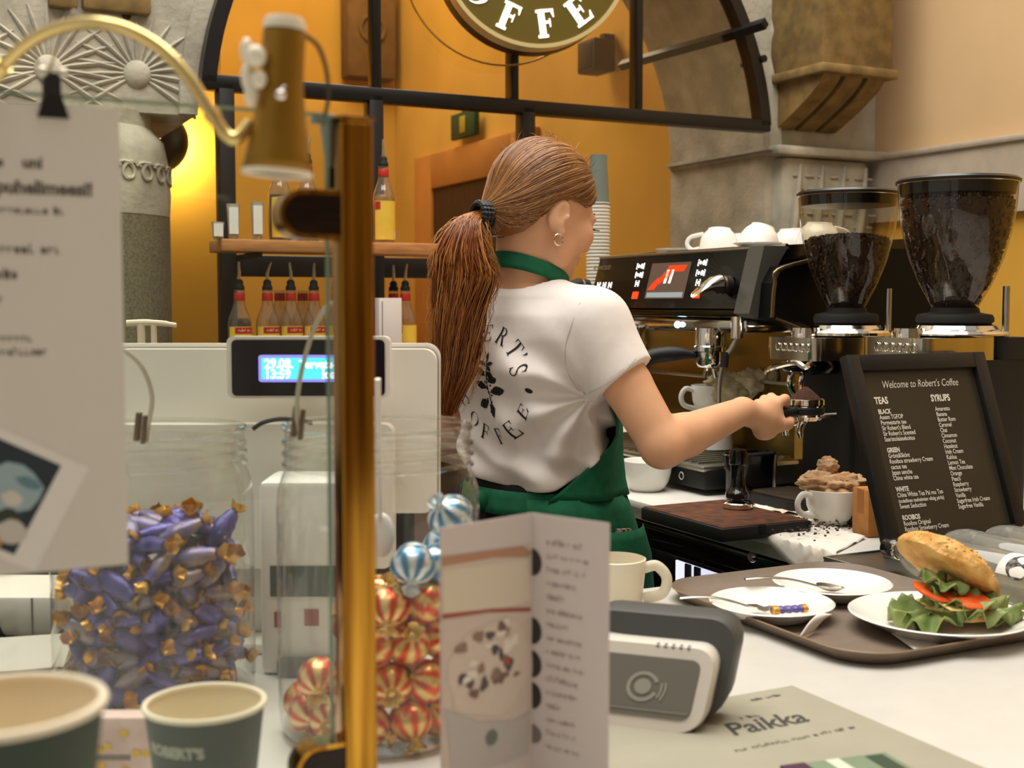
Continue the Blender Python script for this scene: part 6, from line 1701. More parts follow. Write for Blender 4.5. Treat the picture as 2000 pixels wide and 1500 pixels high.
# pink packet between the cups
pk = thing('pink_packet', 'pink patterned candy packet between the two green cups', 'packet', Vector((at(236, 1440, 1.05).x, 1.05, CZ)))
M_PINK = mat('pink_pattern', (196, 168, 158), 0.6, rgb2=(222, 196, 186), scale=30)
ph = at(236, 1392, 1.05).z - CZ
MB().box((-0.034, -0.012, 0), (0.032, 0.012, ph), 0.004).build('pouch', M_PINK, pk)
rr2 = random.Random(3)
for k in range(9):
    x, z = rr2.uniform(-0.028, 0.026), rr2.uniform(0.01, ph - 0.008)
    MB().add([(x + 0.006 * COS(i * PI / 5) * (1 if i % 2 else 0.5), -0.0126, z + 0.005 * SIN(i * PI / 5) * (1 if i % 2 else 0.5)) for i in range(10)], [tuple(range(10))]).build('gold_motif', mat('gold_ink', (214, 170, 50), 0.5), pk, 0)
MB().box((-0.02, -0.0126, ph * 0.40), (0.012, -0.0124, ph * 0.47)).build('dark_print', mat('taupe_ink', (120, 104, 94), 0.6), pk, 0)
# magazines and printer at the far left
mg = random.Random(2)
for k in range(4):
    p = onz(20, 1330, CZ); p = p + Vector((-0.03, 0.02 * k * 0.2, 0.006 * k))
    lab = ['bottom magazine of the small pile left of the candy jar', 'second magazine from below in the pile left of the candy jar', 'yellow edged magazine in the pile left of the candy jar', 'topmost magazine of the pile left of the candy jar'][k]
    t = thing('magazine', lab, 'magazine', p, 0.12 * k - 0.1, 'pile of magazines by the jar')
    MB().box((-0.10, -0.06, 0.0002), (0.085, 0.08, 0.0055), 0.001).build('pages', [M_PAPERW, mat('yellow_pages', (196, 150, 52), 0.6), M_PAPERW, mat('dark_cover', (40, 36, 34), 0.4)][k], t)
    MB().box((-0.101, -0.061, 0.0052), (0.086, 0.081, 0.0058)).build('cover', [mat('dark_cover', (40, 36, 34), 0.4), mat('dark_cover', (40, 36, 34), 0.4), mat('gold_cover', (190, 140, 40), 0.4), mat('grey_cover', (196, 190, 180), 0.4)][k], t, 0)
rp_ = thing('receipt_printer', 'white receipt printer with a dark front at the left edge', 'printer', onz(30, 1262, CZ) + Vector((-0.05, 0.10, 0)))
MB().box((-0.08, -0.06, 0), (0.085, 0.07, 0.052), 0.008).build('housing', mat('printer_white', (222, 216, 204), 0.5), rp_)
MB().add([(-0.085, -0.0615, 0.0), (0.02, -0.0615, 0.0), (0.005, -0.0615, 0.046), (-0.085, -0.0615, 0.046), (-0.085, -0.055, 0.0), (0.02, -0.055, 0.0), (0.005, -0.055, 0.046), (-0.085, -0.055, 0.046)], [(0, 1, 2, 3), (4, 7, 6, 5), (1, 5, 6, 2), (3, 2, 6, 7)]).build('front_cover', M_MATTBLACK, rp_, 0)
MB().box((0.055, -0.0612, 0.0), (0.057, -0.0598, 0.05)).build('seam', mat('seam_grey', (110, 104, 94), 0.6), rp_, 0)

# ------------------------------------------------------------------ folded price card
M_CARD = mat('pale_card', (206, 194, 188), 0.75)
tc = thing('price_card', 'folded pale price card with a drink photo in front of the counter', 'price card')
zt_c = at(1040, 1002, 0.95).z
A, B, C_ = at(860, 1000, 0.886), at(1040, 1000, 0.95), at(1190, 1000, 0.905)
for q in (A, B, C_): q.z = CZ
def panel_fn(p, q):
    d = (q - p); n = Vector((d.y, -d.x, 0)).normalized()
    return d, n
H_ = zt_c - CZ
for (p, q, nm) in ((A, B, 'photo_panel'), (B, C_, 'text_panel')):
    d, n = panel_fn(p, q)
    MB().add([tuple(p), tuple(q), tuple(q + Vector((0, 0, H_))), tuple(p + Vector((0, 0, H_))), tuple(p - n * 0.001), tuple(q - n * 0.001), tuple(q - n * 0.001 + Vector((0, 0, H_))), tuple(p - n * 0.001 + Vector((0, 0, H_)))], [(0, 1, 2, 3), (5, 4, 7, 6), (3, 2, 6, 7), (0, 3, 7, 4), (1, 5, 6, 2), (0, 4, 5, 1)]).build(nm, M_CARD, tc, 0)
def cpatch(name, p, q, pts, m, lift=0.0004):
    # pts in (fraction along, pixel-like height fraction from the top)
    d, n = panel_fn(p, q)
    mb = MB(); mb.add([tuple(p + d * a + n * lift + Vector((0, 0, H_ * (1 - b)))) for a, b in pts], [tuple(range(len(pts)))]); return mb.build(name, m, tc, 0)
VIS = (1500 - 1002) / FPX * 0.92 / H_          # share of the height that is in view
def Y_(py): return (py - 1002) / (1500 - 1002) * VIS
def X_(px): return (px - 860) / 180.0
def cb2(cx, cy, rx, ry, n=14, w=0.0, s=0): return [(X_(cx + rx * COS(k / n * 2 * PI) * (1 + w * SIN(k * 2.1 + s))), Y_(cy + ry * SIN(k / n * 2 * PI) * (1 + w * COS(k * 1.7 + s)))) for k in range(n)]
def mm(c): return mat('card_%d_%d_%d' % c, c, 0.7)
poly = lambda pts: [(X_(x), Y_(y)) for x, y in pts]
cpatch('drink_glass', A, B, poly([(862, 1062), (1036, 1066), (1040, 1500), (862, 1500)]), mm((206, 188, 176)), 0.0003)
cpatch('drink_rim', A, B, poly([(862, 1058), (1020, 1066), (1038, 1082), (1032, 1090), (960, 1078), (862, 1076)]), mm((178, 134, 104)), 0.0005)
cpatch('milk', A, B, poly([(862, 1085), (1030, 1094), (1036, 1180), (960, 1186), (862, 1172)]), mm((214, 200, 178)), 0.0005)
cpatch('syrup_line', A, B, poly([(862, 1168), (960, 1180), (1036, 1196), (1036, 1204), (950, 1186), (862, 1178)]), mm((158, 84, 66)), 0.0006)
cpatch('ice_cream', A, B, cb2(955, 1300, 84, 96, 18, 0.08), mm((210, 192, 178)), 0.0006)
rq = random.Random(6)
for k in range(30):
    t_ = rq.random(); cx = 890 + 120 * rq.random(); cy = 1215 + 150 * rq.random()
    cpatch('topping', A, B, cb2(min(1022, cx), cy, rq.uniform(5, 13), rq.uniform(5, 15), 9, 0.25, k), mm(rq.choice([(126, 96, 86), (96, 84, 82), (178, 84, 58), (146, 120, 104), (228, 216, 200), (232, 222, 210), (84, 74, 74)])), 0.0008 + 0.00001 * k)
cpatch('glass_foot', A, B, poly([(866, 1355), (930, 1400), (1000, 1420), (1036, 1410), (1030, 1500), (880, 1500)]), mm((184, 176, 170)), 0.0007)
cpatch('cup_logo', A, B, cb2(955, 1440, 12, 16), mm((112, 116, 108)), 0.0012)
for cy in (1103, 1245, 1314, 1380):
    cpatch('dark_disc', B, C_, [(0.0 + 0.13 * SIN(k / 10 * PI), Y_(cy + 28 * COS(k / 10 * PI))) for k in range(11)], mm((50, 44, 42)), 0.0005)
cpatch('dark_disc', B, C_, [(0.0 + 0.13 * SIN(k / 10 * PI), Y_(1460 + 20 * COS(k / 10 * PI))) for k in range(11)], mm((120, 108, 102)), 0.0005)
d, n = panel_fn(B, C_)
T = MB(); dx = d.normalized()
lines = [9, 12, 10, 11, 6, 12, 7, 13, 9, 12, 10, 11, 5, 10, 7, 10]
for i, s in enumerate(lines):
    vs, fs = marks_geo(s, 0.0068 if i % 2 == 0 else 0.0060, 'LEFT', i)
    o_ = B + d * 0.20 + n * 0.0004 + Vector((0, 0, H_ * (1 - Y_(1062 + i * 28))))
    T.add([tuple(o_ + dx * p[0] + Vector((0, 0, p[1]))) for p in vs], fs)
T.build('price_print', mat('card_grey_ink', (158, 146, 140), 0.8), tc, 0)['kind'] = 'stuff'

# ------------------------------------------------------------------ payment terminal
M_TW = mat('terminal_silver', (214, 208, 196), 0.3)
M_TG = mat('terminal_grey', (74, 76, 74), 0.45)
M_TP = mat('terminal_panel', (112, 110, 102), 0.4)
c0 = onz(1374, 1440, CZ)
ta_ = math.radians(-20)
pt = thing('payment_terminal', 'grey and silver card payment terminal beside the price card', 'terminal', c0, ta_)
# local: x to the right (0 at right lower corner), -y towards the viewer
def outline(w, h, r, ins=0.0, skew=0.16):
    pts = rrect(-w + ins, ins, -ins, h - ins, r, 6)
    return [(x + skew * z, z) for x, z in pts]
def shell(name, w, h, r, y0, y1, m, ins=0.0, lean=0.35, dz=0.0, dx=0.0, bulge=0.0, par=None):
    o = outline(w, h, r, ins); n_ = len(o)
    f = lambda x, y, z: (x + dx, y + z * lean, z + dz)
    cx = sum(p[0] for p in o) / n_; cz_ = sum(p[1] for p in o) / n_
    rings = [[f(cx + (x - cx) * k, y, cz_ + (z - cz_) * k) for x, z in o] for k, y in ((0.965, y0), (1.0, y0 + 0.006), (1.0, y1 - 0.006), (0.97, y1))]
    return fixnormals(MB().loft(rings).build(name, m, par or pt, 50))
shell('rear_shell', 0.165, 0.100, 0.030, 0.030, 0.075, M_TG, lean=0.25, dx=0.012, dz=0.004)
shell('front_shell', 0.150, 0.080, 0.022, 0.0, 0.036, M_TW, lean=0.35, dx=-0.002)
pnl = shell('front_panel', 0.150, 0.080, 0.010, -0.0012, 0.014, M_TP, ins=0.0115, lean=0.35, dx=-0.004)
# contactless mark
T = MB()
def fp(x, z): return (x + 0.16 * z - 0.004, -0.0020 + 0.35 * z, z)
def ring_(cx, cz, r0, r1, a0, a1, n=24):
    for k in range(n):
        a, b = a0 + (a1 - a0) * k / n, a0 + (a1 - a0) * (k + 1) / n
        T.add([fp(cx + r0 * COS(a), cz + r0 * 0.85 * SIN(a)), fp(cx + r1 * COS(a), cz + r1 * 0.85 * SIN(a)), fp(cx + r1 * COS(b), cz + r1 * 0.85 * SIN(b)), fp(cx + r0 * COS(b), cz + r0 * 0.85 * SIN(b))], [(0, 1, 2, 3)])
mx_, mz_ = -0.066, 0.040
ring_(mx_, mz_, 0.0125, 0.0165, 0.4, 5.9); ring_(mx_, mz_, 0.0, 0.0085, 0, 2 * PI)
for r_ in (0.020, 0.024): ring_(mx_ - 0.002, mz_, r_, r_ + 0.002, -0.55, 0.25, 8)
T.build('contactless_mark', mat('mark_grey', (156, 152, 142), 0.5), pnl, 0)
MB().add([fp(-0.135, 0.018), fp(-0.016, 0.018), fp(-0.016, 0.020), fp(-0.135, 0.020)], [(0, 1, 2, 3)]).build('groove', mat('groove_grey', (130, 128, 118), 0.5), pnl, 0)
for k in range(5):
    MB().setM((-0.052 + k * 0.0078, 0.0295, 0.0775), (0.3, 0, 0)).box((-0.0016, -0.003, 0), (0.0016, 0.003, 0.0016)).build('status_light', mat('status_dark', (96, 96, 96), 0.5), pt, 0)
scr_ = MB().setM((-0.085, 0.060, 0.084), (0.55, 0.06, 0)).box((-0.055, -0.018, 0), (0.035, 0.018, 0.002), 0.001).build('screen', mat('terminal_screen', (120, 118, 120), 0.15), pt)
T = MB().setM((-0.085, 0.060, 0.0864), (0.55, 0.06, 0))
vs, fs = marks_geo(4, 0.016, 'LEFT', 9); T.add([(p[0] - 0.012, p[1] - 0.012, 0) for p in vs], fs); T.build('digits', mat('violet_digits', (120, 116, 210), 0.4, emit=(130, 126, 230), estr=0.7), scr_, 0)
T.v = T.v
MB().setM((-0.06, 0.028, 0.0)).box((-0.09, -0.02, 0.0), (0.05, 0.055, 0.004), 0.002).build('foot', M_MATTBLACK, pt)

# cream mug behind the terminal
mp_ = onz(1200, 1182, CZ)
mug = thing('mug', 'cream mug with a handle standing behind the payment terminal', 'mug', mp_, math.radians(-12))
MB().lathe([(0.0005, 0.004), (0.034, 0.0), (0.038, 0.004), (0.0435, 0.062), (0.0435, 0.066), (0.0415, 0.067), (0.0405, 0.062), (0.035, 0.008), (0.0005, 0.007)], 44).build('body', mat('cream_stoneware', (222, 212, 188), 0.3), mug, 50)
MB().tube(spline([(0.040, 0, 0.054), (0.058, 0, 0.058), (0.072, 0, 0.042), (0.066, 0, 0.020), (0.040, 0, 0.012)], 6), 0.0058, 10, sy=1.3).build('handle', MATS['cream_stoneware'], mug)

# leaflet on the counter
M_LEAF = mat('grey_green_paper', (156, 152, 134), 0.7, var=0.04, scale=12)
lf = thing('paper_leaflet', 'grey green paper placemat with script lettering beside the terminal', 'leaflet', Vector((0, 0, CZ + 0.0006)), ROT)
q0 = uvof(onz(1526, 1345, CZ)); q1 = uvof(onz(1838, 1466, CZ)); q2 = uvof(onz(1150, 1452, CZ))
MB().box((q2[1] - 0.02, q1[0] - 0.12, 0), (q1[1] + 0.0, q0[0], 0.0008)).build('sheet', M_LEAF, lf, 0)
M_LINK = mat('leaflet_ink', (60, 62, 56), 0.7)
def flat(s, px, py, size, shear=0.0, bold=0.0, sx=1.0):
    T = MB(); o_ = uvof(onz(px, py, CZ)); vs, fs = text_geo(s, size, 'LEFT', shear, bold) if isinstance(s, str) else marks_geo(s, size, 'LEFT', s)
    T.add([(o_[1] + p[0] * sx, o_[0] + p[1], 0.0011) for p in vs], fs); T.build('lettering', M_LINK, lf, 0)['kind'] = 'stuff'
flat('Paikka', 1432, 1440, 0.044, 0.35, 0.0008, 0.85); flat(4, 1450, 1408, 0.012)
flat(9, 1470, 1372, 0.010); flat(26, 1440, 1472, 0.011)
pq = onz(1640, 1492, CZ)
lk2 = thing('printed_packet', 'flat green and purple printed packet at the bottom edge', 'packet', pq + Vector((0.0, -0.02, 0.0016)), ROT - 0.15)
MB().box((-0.055, -0.07, 0), (0.055, 0.02, 0.004), 0.0015).build('sleeve', mat('packet_green', (122, 140, 116), 0.5), lk2)
MB().box((-0.0552, -0.0702, -0.0001), (-0.030, 0.0202, 0.0042), 0.0008).build('purple_band', mat('packet_purple', (74, 44, 66), 0.5), lk2)
MB().box((0.030, -0.03, 0.0040), (0.048, 0.015, 0.0044)).build('dark_print', mat('packet_dark', (50, 70, 52), 0.5), lk2, 0)
MB().box((-0.010, -0.03, 0.0040), (0.004, 0.018, 0.0044)).build('pale_print', mat('packet_pale', (206, 206, 190), 0.5), lk2, 0)
# ================================================================== the barista
class Field:
    """distance field on a grid; parts are blended in one after another"""
    def __init__(s, lo, hi, res):
        s.lo = np.array(lo, dtype=np.float32); s.res = res
        s.n = np.ceil((np.array(hi) - np.array(lo)) / res).astype(int) + 1
        s.f = np.full(s.n, 0.08, dtype=np.float32)
        s.ax = [s.lo[i] + res * np.arange(s.n[i], dtype=np.float32) for i in range(3)]
    def sub(s, lo, hi):
        a = np.clip(np.floor((np.array(lo) - s.lo) / s.res).astype(int), 0, s.n); b = np.clip(np.ceil((np.array(hi) - s.lo) / s.res).astype(int) + 1, 0, s.n)
        sl = tuple(slice(a[i], b[i]) for i in range(3))
        X, Y, Z = np.meshgrid(s.ax[0][sl[0]], s.ax[1][sl[1]], s.ax[2][sl[2]], indexing='ij')
        return sl, X, Y, Z
    def put(s, sl, d, k, mode='add'):
        f = s.f[sl]
        if f.size == 0: return
        if mode == 'add':
            h = np.clip(0.5 + 0.5 * (f - d) / k, 0, 1); s.f[sl] = f * (1 - h) + d * h - k * h * (1 - h)
        elif mode == 'cut':
            d = -d; h = np.clip(0.5 - 0.5 * (f - d) / k, 0, 1); s.f[sl] = f * (1 - h) + d * h + k * h * (1 - h)
    def cap(s, a, b, ra, rb, k=0.012, mode='add'):
        a = np.array(a, dtype=np.float32); b = np.array(b, dtype=np.float32); m = max(ra, rb) + 0.05
        sl, X, Y, Z = s.sub(np.minimum(a, b) - m, np.maximum(a, b) + m)
        d = b - a; L2 = float(d @ d) + 1e-12
        t = np.clip(((X - a[0]) * d[0] + (Y - a[1]) * d[1] + (Z - a[2]) * d[2]) / L2, 0, 1)
        q = np.sqrt((X - a[0] - t * d[0]) ** 2 + (Y - a[1] - t * d[1]) ** 2 + (Z - a[2] - t * d[2]) ** 2) - (ra + (rb - ra) * t)
        s.put(sl, q, k, mode)
    def ell(s, c, axes, r, k=0.012, mode='add'):
        c = np.array(c, dtype=np.float32); m = max(r) + 0.05
        sl, X, Y, Z = s.sub(c - m, c + m)
        q = 0; q2 = 0
        for ax_, rr in zip(axes, r):
            p = (X - c[0]) * ax_[0] + (Y - c[1]) * ax_[1] + (Z - c[2]) * ax_[2]
            q = q + (p / rr) ** 2; q2 = q2 + (p / rr ** 2) ** 2
        q = np.sqrt(q); d = q * (q - 1) / np.maximum(np.sqrt(q2), 1e-6)
        s.put(sl, d, k, mode)
    def loft(s, secs, rx_ax, fr_ax, k=0.02, e=2.3, grow=0.0, extra=None):
        """secs: (z, cx, cy, half width, half depth) from low to high"""
        S = np.array(secs, dtype=np.float32)
        m = 0.30; lo = (S[:, 1].min() - m, S[:, 2].min() - m, S[0, 0] - 0.05); hi = (S[:, 1].max() + m, S[:, 2].max() + m, S[-1, 0] + 0.05)
        sl, X, Y, Z = s.sub(lo, hi)
        zc = np.clip(Z, S[0, 0], S[-1, 0])
        cx, cy, rx, ry = [np.interp(zc, S[:, 0], S[:, i]) for i in (1, 2, 3, 4)]
        rx = rx + grow; ry = ry + grow
        a = (X - cx) * rx_ax[0] + (Y - cy) * rx_ax[1]; b = (X - cx) * fr_ax[0] + (Y - cy) * fr_ax[1]
        q = (np.abs(a / rx) ** e + np.abs(b / ry) ** e) ** (1 / e)
        d = (q - 1) * np.minimum(rx, ry) * 0.95
        dz = np.maximum(S[0, 0] - Z, Z - S[-1, 0])
        d = np.where(dz > 0, np.sqrt(np.maximum(d, 0) ** 2 + dz ** 2), d)
        if extra is not None: d = d + extra(X, Y, Z, a, b)
        s.put(sl, d.astype(np.float32), k)
    def mesh(s):
        """surface nets"""
        f = s.f; ins = f < 0
        n0, n1, n2 = f.shape
        cnt = np.zeros((n0 - 1, n1 - 1, n2 - 1), dtype=np.uint8)
        cs = [(i, j, k) for i in (0, 1) for j in (0, 1) for k in (0, 1)]
        for i, j, k in cs: cnt += ins[i:n0 - 1 + i, j:n1 - 1 + j, k:n2 - 1 + k]
        cells = np.argwhere((cnt > 0) & (cnt < 8))
        idx = np.full(cnt.shape, -1, dtype=np.int64); idx[tuple(cells.T)] = np.arange(len(cells))
        acc = np.zeros((len(cells), 3)); num = np.zeros(len(cells))
        for a in cs:
            for ax_ in range(3):
                if a[ax_]: continue
                b = list(a); b[ax_] = 1
                fa = f[cells[:, 0] + a[0], cells[:, 1] + a[1], cells[:, 2] + a[2]]; fb = f[cells[:, 0] + b[0], cells[:, 1] + b[1], cells[:, 2] + b[2]]
                mk = (fa < 0) != (fb < 0)
                t = np.where(mk, fa / np.where(mk, fa - fb, 1), 0)
                p = np.array(a, dtype=float)[None, :].repeat(len(cells), 0); p[:, ax_] += t
                acc += p * mk[:, None]; num += mk
        V = (cells + acc / num[:, None]) * s.res + s.lo
        F = []
        for ax_ in range(3):
            o = [(1, 2), (2, 0), (0, 1)][ax_]
            A = [slice(None)] * 3; B = [slice(None)] * 3; A[ax_] = slice(0, -1); B[ax_] = slice(1, None)
            ch = ins[tuple(A)] != ins[tuple(B)]
            for q in o:
                ed = [slice(None)] * 3; ed[q] = 0; ch[tuple(ed)] = False; ed[q] = -1; ch[tuple(ed)] = False
            e = np.argwhere(ch); w = ins[tuple(A)][tuple(e.T)]
            def cell(d1, d2):
                c = e.copy(); c[:, o[0]] -= d1; c[:, o[1]] -= d2; return idx[tuple(c.T)]
            q = np.stack([cell(1, 1), cell(0, 1), cell(0, 0), cell(1, 0)], 1)
            q[~w] = q[~w][:, ::-1]
            F.append(q)
        F = np.concatenate(F); F = F[(F >= 0).all(1)]
        return V, F
def field_obj(fl, name, m, parent, relax=2):
    V, F = fl.mesh()
    for _ in range(relax):
        acc = np.zeros_like(V); c = np.zeros(len(V))
        for i, j in ((0, 1), (1, 2), (2, 3), (3, 0)):
            np.add.at(acc, F[:, i], V[F[:, j]]); np.add.at(acc, F[:, j], V[F[:, i]]); np.add.at(c, F[:, i], 1); np.add.at(c, F[:, j], 1)
        V = V * 0.5 + 0.5 * acc / np.maximum(c, 1)[:, None]
    me = bpy.data.meshes.new(name)
    me.vertices.add(len(V)); me.vertices.foreach_set('co', V.astype(np.float32).ravel())
    me.loops.add(F.size); me.loops.foreach_set('vertex_index', F.astype(np.int32).ravel())
    me.polygons.add(len(F)); me.polygons.foreach_set('loop_start', np.arange(0, F.size, 4, dtype=np.int32)); me.polygons.foreach_set('loop_total', np.full(len(F), 4, dtype=np.int32))
    me.polygons.foreach_set('use_smooth', np.ones(len(F), dtype=bool))
    me.update(calc_edges=True); me.validate()
    me.materials.append(m)
    o = bpy.data.objects.new(name, me); COL.objects.link(o); o.parent = parent
    return o, V, F

person = thing('person', 'barista with a red-brown ponytail, white T-shirt and green apron, holding a portafilter', 'person')

# ---- frames
TA = math.radians(42)                    # torso faces away to the right
FR = Vector((COS(TA), SIN(TA), 0)); RI = Vector((SIN(TA), -COS(TA), 0))
HA = math.radians(36); HP = math.radians(-16)
HF = Vector((COS(HA) * COS(HP), SIN(HA) * COS(HP), SIN(HP))); HR = Vector((SIN(HA), -COS(HA), 0)); HU = HR.cross(HF).normalized()
HO = at(1057, 418, 2.16)
def H(f, r, u): return HO + HF * f + HR * r + HU * u
hax = (HF, HR, HU)
def zof(py, d): return at(1000, py, d).z
def sec(py, px, d, rx, ry):
    p = at(px, py, d); return (p.z, p.x, p.y, rx, ry)
secs = [sec(1060, 1062, 2.21, 0.172, 0.120), sec(1000, 1060, 2.205, 0.160, 0.112), sec(930, 1058, 2.20, 0.140, 0.100), sec(880, 1052, 2.195, 0.142, 0.100),
        sec(800, 1042, 2.185, 0.156, 0.108), sec(720, 1036, 2.175, 0.166, 0.110), sec(660, 1034, 2.17, 0.160, 0.098), sec(615, 1034, 2.165, 0.130, 0.080), sec(585, 1034, 2.165, 0.085, 0.062)]
NB = at(1034, 592, 2.165)
SR, SLf = at(1160, 642, 2.045), at(922, 662, 2.30)
ER, WR = at(1294, 870, 1.985), at(1450, 803, 2.155)
ELf, WLf = at(858, 850, 2.34), at(960, 860, 2.55)

body = Field((-0.26, 1.86, 0.98), (0.60, 2.66, 1.68), 0.0033)
# trunk, kept under the shirt
body.loft(secs, RI, FR, 0.02, 2.2, -0.012)
body.cap(NB - HU * 0.02, H(-0.022, 0, -0.045), 0.060, 0.051, 0.03)
for s_, S_ in ((1, SR), (-1, SLf)):
    body.cap(NB + Vector((0, 0, -0.005)), S_ + Vector((0, 0, 0.010)), 0.045, 0.036, 0.04)
# right arm: upper arm, elbow, forearm with its swell, wrist
def mix(a, b, t): return a + (b - a) * t
body.cap(SR, mix(SR, ER, 0.5), 0.046, 0.0415, 0.012)
body.cap(mix(SR, ER, 0.5), ER, 0.0415, 0.0365, 0.004)
body.cap(ER, mix(ER, WR, 0.30), 0.0365, 0.0360, 0.012)
body.cap(mix(ER, WR, 0.30), WR, 0.0360, 0.0245, 0.003)
body.ell(mix(ER, WR, 0.22) + Vector((0, 0, 0.004)), ((WR - ER).normalized(), Vector((0, 0, 1)), (WR - ER).normalized().cross(Vector((0, 0, 1)))), (0.055, 0.036, 0.036), 0.010)
# left arm
body.cap(SLf, mix(SLf, ELf, 0.5), 0.046, 0.041, 0.03)
body.cap(mix(SLf, ELf, 0.5), ELf, 0.041, 0.036, 0.02)
body.cap(ELf, mix(ELf, WLf, 0.4), 0.036, 0.035, 0.02)
body.cap(mix(ELf, WLf, 0.4), WLf, 0.035, 0.025, 0.02)
lh = (WLf - ELf).normalized()
body.ell(WLf + lh * 0.045, (lh, Vector((0, 0, 1)), lh.cross(Vector((0, 0, 1)))), (0.05, 0.036, 0.016), 0.012)
for q in range(4):
    b0 = WLf + lh * 0.085 + Vector((0, 0, 0.024 - 0.017 * q)); b1 = b0 + lh * 0.035 + Vector((0, 0, -0.012)); b2 = b1 + lh * 0.018 + Vector((0, 0, -0.022))
    body.cap(b0, b1, 0.0092, 0.0085, 0.006); body.cap(b1, b2, 0.0085, 0.0072, 0.006)
body.cap(WLf + lh * 0.02 + Vector((0, 0, 0.02)), WLf + lh * 0.06 + Vector((0.012, -0.01, 0.045)), 0.012, 0.009, 0.008)
# right hand closed round the handle of the portafilter
ha = (pfp - at(1478, 806, 2.195)).normalized()          # along the handle towards the basket
HC = pfp - ha * 0.108 + Vector((0, 0, -0.012))            # middle of the grip
nc = Vector((0, -1, 0)); nc = (nc - ha * nc.dot(ha)).normalized(); nu = Vector((0, 0, 1)); nu = (nu - ha * nu.dot(ha) - nc * nu.dot(nc)).normalized()
def G(a, c, u): return HC + ha * a + nc * c + nu * u
palm = G(-0.032, 0.016, 0.004)
body.cap(WR, G(-0.046, 0.014, 0.002), 0.0245, 0.0235, 0.005)
body.ell(palm, (ha, nc, nu), (0.038, 0.020, 0.032), 0.012)
body.ell(G(-0.040, 0.014, -0.022), (ha, nc, nu), (0.028, 0.017, 0.016), 0.010)
def finger(p, r, k=0.003):
    for i in range(len(p) - 1): body.cap(p[i], p[i + 1], r * (1.06 - 0.09 * i), r * (1.06 - 0.09 * (i + 1)), k if i else 0.006)
# index over the neck of the handle, the others wrapped behind it, their ends coming round below
finger([G(-0.004, 0.018, 0.026), G(0.026, 0.012, 0.030), G(0.046, -0.002, 0.018), G(0.050, -0.012, 0.002)], 0.0098)
finger([G(-0.014, 0.020, 0.024), G(0.004, -0.002, 0.034), G(0.014, -0.026, 0.012), G(0.012, -0.020, -0.014)], 0.0098)
finger([G(-0.030, 0.018, 0.022), G(-0.014, -0.004, 0.032), G(-0.006, -0.027, 0.008), G(-0.008, -0.014, -0.020), G(-0.010, 0.006, -0.028)], 0.0096)
finger([G(-0.046, 0.014, 0.018), G(-0.032, -0.006, 0.027), G(-0.026, -0.025, 0.006), G(-0.028, -0.012, -0.020), G(-0.030, 0.006, -0.029)], 0.0086)
# thumb leaves the side of the palm and lies along the near side of the handle
body.cap(G(-0.042, 0.022, -0.002), G(-0.012, 0.028, -0.012), 0.0155, 0.0125, 0.008)
finger([G(-0.012, 0.028, -0.012), G(0.016, 0.024, -0.014), G(0.038, 0.013, -0.012)], 0.0108)
# head
body.ell(H(-0.004, 0, 0.030), hax, (0.095, 0.073, 0.090), 0.02)
body.ell(H(0.030, 0, -0.040), hax, (0.056, 0.056, 0.066), 0.025)
body.ell(H(0.052, 0, -0.078), hax, (0.034, 0.036, 0.028), 0.02)
body.ell(H(0.074, 0, -0.090), hax, (0.016, 0.018, 0.016), 0.014)
for s_ in (1, -1):
    body.ell(H(0.058, s_ * 0.040, -0.022), hax, (0.030, 0.026, 0.026), 0.02)
    body.ell(H(0.078, s_ * 0.026, 0.014), hax, (0.014, 0.026, 0.010), 0.014)
    body.ell(H(0.020, s_ * 0.052, -0.062), hax, (0.026, 0.013, 0.026), 0.02)
    body.ell(H(0.094, s_ * 0.031, -0.001), hax, (0.014, 0.017, 0.009), 0.008, 'cut')
    body.ell(H(0.077, s_ * 0.031, -0.001), hax, (0.0130, 0.0145, 0.0110), 0.003)
    # ear: shell turned back a little, hollow, inner fold, lobe
    en = (HR * s_ * COS(0.55) - HF * SIN(0.55)).normalized(); ef = (HF * COS(0.55) + HR * s_ * SIN(0.55)).normalized(); eu = (HU + HF * -0.18).normalized()
    eo = H(-0.012, s_ * 0.075, -0.012)
    eax = (ef, en, eu)
    body.ell(eo - ef * 0.004, eax, (0.0185, 0.0085, 0.0295), 0.004)
    body.ell(eo + en * 0.0105 + ef * 0.007 + eu * 0.004, eax, (0.0150, 0.0085, 0.0200), 0.003, 'cut')
    body.cap(eo + en * 0.003 - ef * 0.004 + eu * 0.018, eo + en * 0.004 - ef * 0.006 - eu * 0.010, 0.0028, 0.0030, 0.003)
    body.ell(eo + en * 0.002 + ef * 0.002 - eu * 0.028, eax, (0.0085, 0.0050, 0.0095), 0.004)
    body.ell(eo + en * 0.005 + ef * 0.011 - eu * 0.002, eax, (0.004, 0.004, 0.006), 0.004)
body.cap(H(0.090, 0, 0.010), H(0.110, 0, -0.026), 0.0075, 0.0100, 0.010)
for s_ in (1, -1): body.ell(H(0.103, s_ * 0.011, -0.031), hax, (0.009, 0.007, 0.007), 0.006)
body.ell(H(0.090, 0, -0.054), hax, (0.010, 0.022, 0.0060), 0.006)
body.ell(H(0.089, 0, -0.064), hax, (0.010, 0.019, 0.0065), 0.004)
M_SKIN = mat('skin', (218, 166, 128), 0.52, var=0.05, scale=18, bump=0.06, bscale=220, sss=0.12, spec=0.35)
skin, bV, bF = field_obj(body, 'body', M_SKIN, person, 1)
